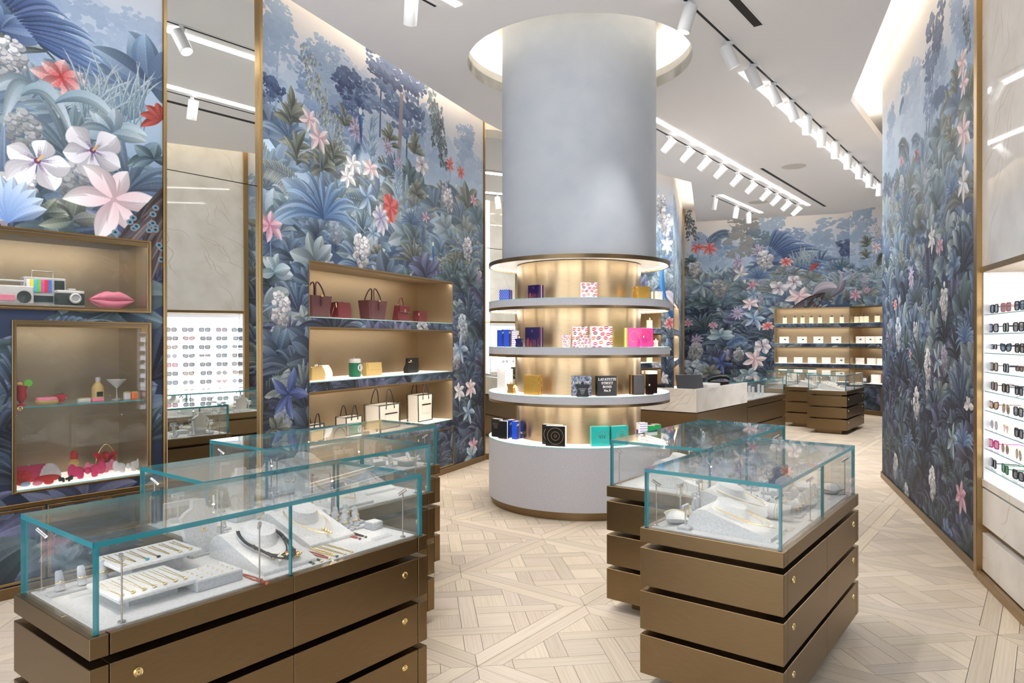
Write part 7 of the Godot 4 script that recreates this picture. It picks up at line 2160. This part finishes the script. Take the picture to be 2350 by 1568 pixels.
# ---------------------------------------------------------------- cash desk and the far counter
func build_desk() -> void:
	var n := Vector2(2.033, -7.73)
	var o := thing("cash_desk", "pale marble cash desk on a bronze base behind the column", "counter", at2(n), -TH)
	part("plinth", bx(Vector3(-1.40, 0, -1.62), Vector3(-0.08, 0.06, -0.08)), M.bronze, o)
	for y in [[0.06, 0.34], [0.36, 0.645]]:
		part("base_panel", bx(Vector3(-1.5, y[0], -0.05), Vector3(0, y[1], 0), 0.002), M.bronze, o)
		part("base_panel", bx(Vector3(-0.05, y[0], -1.64), Vector3(0, y[1], -0.05), 0.002), M.bronze, o)
	part("base_core", bx(Vector3(-1.48, 0.061, -1.62), Vector3(-0.03, 0.645, -0.03)), M.bronze, o)
	part("front_panel", bx(Vector3(-1.5, 0.655, -0.05), Vector3(0, 0.915, 0), 0.002), M.marble, o)
	part("side_panel", bx(Vector3(-0.05, 0.655, -1.64), Vector3(0, 0.915, -0.0505), 0.002), M.marble, o)
	part("worktop", bx(Vector3(-1.5, 0.655, -1.62), Vector3(-0.051, 0.80, -0.051), 0.002), M.marble, o)
	var a := func_at(n, Vector3(-0.55, 0.802, -0.25))
	var t := thing("card_terminal", "black card terminal behind the marble desk front", "card reader", a, -TH + 0.4)
	part("body", bx(Vector3(-0.16, 0, -0.10), Vector3(0.16, 0.10, 0.10), 0.02), M.leather, t)
	part("stand", bx(Vector3(-0.06, 0.10, -0.06), Vector3(0.06, 0.15, 0.04), 0.01), M.leather, t)
	t = thing("desk_phone", "black desk phone with curled handset behind the marble desk front", "telephone", func_at(n, Vector3(-0.95, 0.802, -0.25)), -TH + 0.2)
	part("base", bx(Vector3(-0.10, 0, -0.10), Vector3(0.10, 0.05, 0.10), 0.01), M.leather, t)
	tube_part(t, "handset", [Vector3(-0.11, 0.085, 0), Vector3(-0.09, 0.105, 0), Vector3(0.05, 0.13, 0), Vector3(0.14, 0.15, 0)], 0.022, M.leather)
	t = thing("till_screen", "grey tilted till screen standing on the marble desk", "screen", func_at(n, Vector3(-0.30, 0.802, -0.55)), -TH + 0.9)
	var sc := MB.new(); sc.x = Transform3D(Basis(Vector3.RIGHT, -0.25), Vector3(0, 0.03, 0)); sc.box(Vector3(-0.17, 0.0, -0.012), Vector3(0.17, 0.22, 0.012), 0.004)
	part("panel", sc, mat(rgb8(72, 72, 76), 0.4), t)
	part("stand", bx(Vector3(-0.08, 0, -0.09), Vector3(0.08, 0.03, 0.04), 0.004), M.leather, t)
	t = thing("paper_stack", "white paper stack on the marble desk beside the till screen", "paper", func_at(n, Vector3(-0.30, 0.802, -0.90)), -TH)
	part("sheets", bx(Vector3(-0.15, 0, -0.20), Vector3(0.15, 0.125, 0.20), 0.002), M.c_white, t)
	t = thing("phone_handset", "black curved handset lying on the white papers", "telephone", func_at(n, Vector3(-0.22, 0.929, -1.22)), -TH + 0.6)
	tube_part(t, "handset", [Vector3(-0.14, 0.02, 0), Vector3(-0.08, 0.05, 0), Vector3(0.02, 0.07, 0), Vector3(0.10, 0.065, 0), Vector3(0.14, 0.04, 0)], 0.022, M.leather)
	part("cradle", bx(Vector3(-0.12, -0.127, -0.06), Vector3(0.12, 0.02, 0.06), 0.008), M.leather, t)
	# long counter with its own glass
	var c0 := 1.66
	var l := thing("long_jewellery_counter", "long bronze jewellery counter with glass top continuing from the marble desk", "display case", at2(n), -TH)
	part("plinth", bx(Vector3(-0.52, 0, -3.2), Vector3(-0.08, 0.06, -c0)), M.bronze, l)
	for y in [[0.06, 0.34], [0.36, 0.58], [0.60, 0.67]]:
		part("panel", bx(Vector3(-0.60, y[0], -3.28), Vector3(0, y[1], -c0), 0.002), M.bronze, l)
	part("core", bx(Vector3(-0.57, 0.061, -3.25), Vector3(-0.03, 0.60, -c0 - 0.01)), M.bronze, l)
	part("deck", bx(Vector3(-0.56, 0.67, -3.24), Vector3(-0.04, 0.675, -c0 - 0.03)), M.suede, l)
	pane_part(l, "glass_top", Vector3(-0.58, 0.903, -3.26), Vector3(-0.02, 0.915, -c0 - 0.01), 1)
	pane_part(l, "glass_side", Vector3(-0.03, 0.675, -3.25), Vector3(-0.02, 0.9025, -c0 - 0.012), 0)
	pane_part(l, "glass_side", Vector3(-0.58, 0.675, -3.25), Vector3(-0.57, 0.9025, -c0 - 0.012), 0)
	pane_part(l, "glass_end", Vector3(-0.569, 0.675, -3.26), Vector3(-0.031, 0.9025, -3.251), 2)
	for i in 6:
		var s := thing("earring_card_stand", "small white arched earring stand on the long counter", "earring stand", func_at(n, Vector3(-0.13 - 0.12 * (i % 2), 0.6755, -1.85 - i * 0.20)), -TH, "white arches on the long counter")
		part("arch", arch_mesh(), M.c_white, s)

func func_at(n: Vector2, p: Vector3) -> Vector3:
	return at2(n) + p.rotated(Vector3.UP, -TH)

func arch_mesh() -> ArrayMesh:
	if not shared.has("arch"):
		var b := MB.new()
		b.box(Vector3(-0.008, 0, -0.035), Vector3(0.008, 0.12, -0.022), 0.001); b.box(Vector3(-0.008, 0, 0.022), Vector3(0.008, 0.12, 0.035), 0.001); b.box(Vector3(-0.008, 0.12, -0.035), Vector3(0.008, 0.145, 0.035), 0.002)
		shared.arch = b.mesh()
	return shared.arch

# ---------------------------------------------------------------- perfume on the back shelves
func build_back_stock() -> void:
	var cap: Material = M.leather
	var bt := MB.new(); bt.box(Vector3(-0.04, 0, -0.03), Vector3(0.04, 0.125, 0.03), 0.004)
	var bm := bt.mesh()
	bt = MB.new(); bt.lathe([Vector2(0.012, 0.125), Vector2(0.012, 0.132), Vector2(0.026, 0.134), Vector2(0.014, 0.15), Vector2(0.006, 0.165), Vector2(0, 0.165)], 14)
	var cm := bt.mesh()
	var glassy := mat(rgb8(246, 238, 214), 0.2)
	for d in [2.132, 2.331, 2.48, 2.649, 2.816, 3.035, 3.227]: back_bottle(W4B, W5K, d, 1.8165, bm, cm, glassy, cap, "white perfume bottle with black cap on the top back shelf, left of the corner")
	for d in [0.06, 0.197, 0.291, 0.546]: back_bottle(W5K, W5B, d, 1.8165, bm, cm, glassy, cap, "white perfume bottle with black cap on the top back shelf, right of the corner")
	var dm := MB.new(); dm.x = Transform3D(Basis(Vector3.RIGHT, PI / 2), Vector3.ZERO); dm.lathe([Vector2(0.022, 0), Vector2(0.022, 0.004), Vector2(0, 0.004)], 18, PI, TAU)
	var dome := dm.mesh()
	for d in [2.117, 2.468, 2.783, 3.121]: back_box(W4B, W5K, d, 1.4025, Vector3(0.185, 0.135, 0.05), dome, "white box with black dome mark on the second back shelf, left of its corner")
	for d in [0.14, 0.377, 0.608]: back_box(W5K, W5B, d, 1.4025, Vector3(0.19, 0.135, 0.05), dome, "white box with black dome mark on the second back shelf, right of its corner")
	for d in [2.087, 2.393, 2.664, 2.932]: back_box(W4B, W5K, d, 0.9815, Vector3(0.165, 0.125, 0.05), null, "plain white perfume box on the third back shelf, left of the corner")
	back_box(W4B, W5K, 3.195, 0.9815, Vector3(0.165, 0.125, 0.05), dome, "white box with black dome mark on the third back shelf")
	for d in [0.127, 0.398, 0.622]: back_box(W5K, W5B, d, 0.9815, Vector3(0.17, 0.125, 0.05), null, "plain white perfume box on the third back shelf, right of the corner")
	back_box(W5K, W5B, 0.50, 0.6125, Vector3(0.17, 0.17, 0.06), null, "plain white box on the bottom back shelf beside a black jar")
	for d in [2.3, 2.7, 3.1]: back_box(W4B, W5K, d, 0.6125, Vector3(0.12, 0.15, 0.05), null, "plain white box on the bottom back shelf behind the far cases")
	var j := on_shelf(W5K, W5B, "candle_jar", "black candle jar with a white label on the bottom back shelf", "candle", 0.30, 0.6125, 0.12)
	var b := MB.new(); b.lathe([Vector2(0, 0), Vector2(0.06, 0), Vector2(0.06, 0.12), Vector2(0.05, 0.13), Vector2(0, 0.13)], 24)
	part("jar", b, M.leather, j)
	part("label_patch", bx(Vector3(-0.045, 0.03, 0.056), Vector3(0.045, 0.10, 0.062), 0.001), M.c_white, j)
	# bottles on the wall turning away and behind the column
	for r in [1.6475, 1.1165, 0.5835]:
		for d in [0.5, 0.9, 1.3, 1.7, 2.1]: back_bottle(W3B, W4B, d, r, bm, cm, M.gold_soft, M.gold, "gold perfume bottle in the lit niche on the wall turning away")
		for d in [2.3, 2.65, 2.95]: back_bottle(M2B, W3B, d, r, bm, cm, glassy, M.gold, "cream perfume bottle in the niche behind the column")

func back_bottle(p: Vector2, q: Vector2, t: float, y: float, bm: Mesh, cm: Mesh, m: Material, cap: Material, label: String) -> void:
	var o := on_shelf(p, q, "perfume_bottle", label, "perfume bottle", t, y, 0.12, 0.0, label)
	part("flask", bm, m, o); part("cap", cm, cap, o)

func back_box(p: Vector2, q: Vector2, t: float, y: float, s: Vector3, dome: Mesh, label: String) -> void:
	var o := on_shelf(p, q, "perfume_box", label, "box", t, y, 0.14, 0.0, label)
	part("carton", bx(Vector3(-s.x / 2, 0, -s.z / 2), Vector3(s.x / 2, s.y, s.z / 2), 0.002), M.c_white, o)
	part("carton_lid", bx(Vector3(-s.x / 2 - 0.001, s.y * 0.72, -s.z / 2 - 0.001), Vector3(s.x / 2 + 0.001, s.y + 0.001, s.z / 2 + 0.001), 0.002), M.c_white, o)
	if dome: part("mark", dome, M.leather, o).position = Vector3(0.02, s.y * 0.5, s.z / 2 + 0.001)

# ---------------------------------------------------------------- scene
const COVE := 0.8
const LINE := 0.32
const SPOT := 2.0
const NICHE := 0.2
const RING := 0.05
const PICO := 0.018
func _ready() -> void:
	var cam := Camera3D.new()
	cam.name = "camera"; add_child(cam)
	cam.position = Vector3(0, EYE, 0)
	cam.rotation.x = -0.00087
	cam.fov = rad_to_deg(2.0 * atan(784.0 / 1608.7))
	cam.near = 0.05; cam.far = 100.0
	cam.current = true
	var we := WorldEnvironment.new()
	we.name = "environment"
	var env := Environment.new()
	env.background_mode = Environment.BG_COLOR
	env.background_color = Color(0.93, 0.96, 1.0)
	env.background_energy_multiplier = 3.6
	env.tonemap_mode = Environment.TONE_MAPPER_LINEAR
	env.tonemap_exposure = 1.0
	env.sdfgi_enabled = true; env.ssao_enabled = true; env.ssil_enabled = true
	we.environment = env
	add_child(we)
	make_materials()
	build_room()
	build_ceiling_fittings()
	build_walls()
	build_column()
	make_prints()
	build_column_stock()
	build_cases()
	build_jewellery()
	build_bags()
	build_novelties()
	build_sunglasses()
	build_desk()
	build_back_stock()
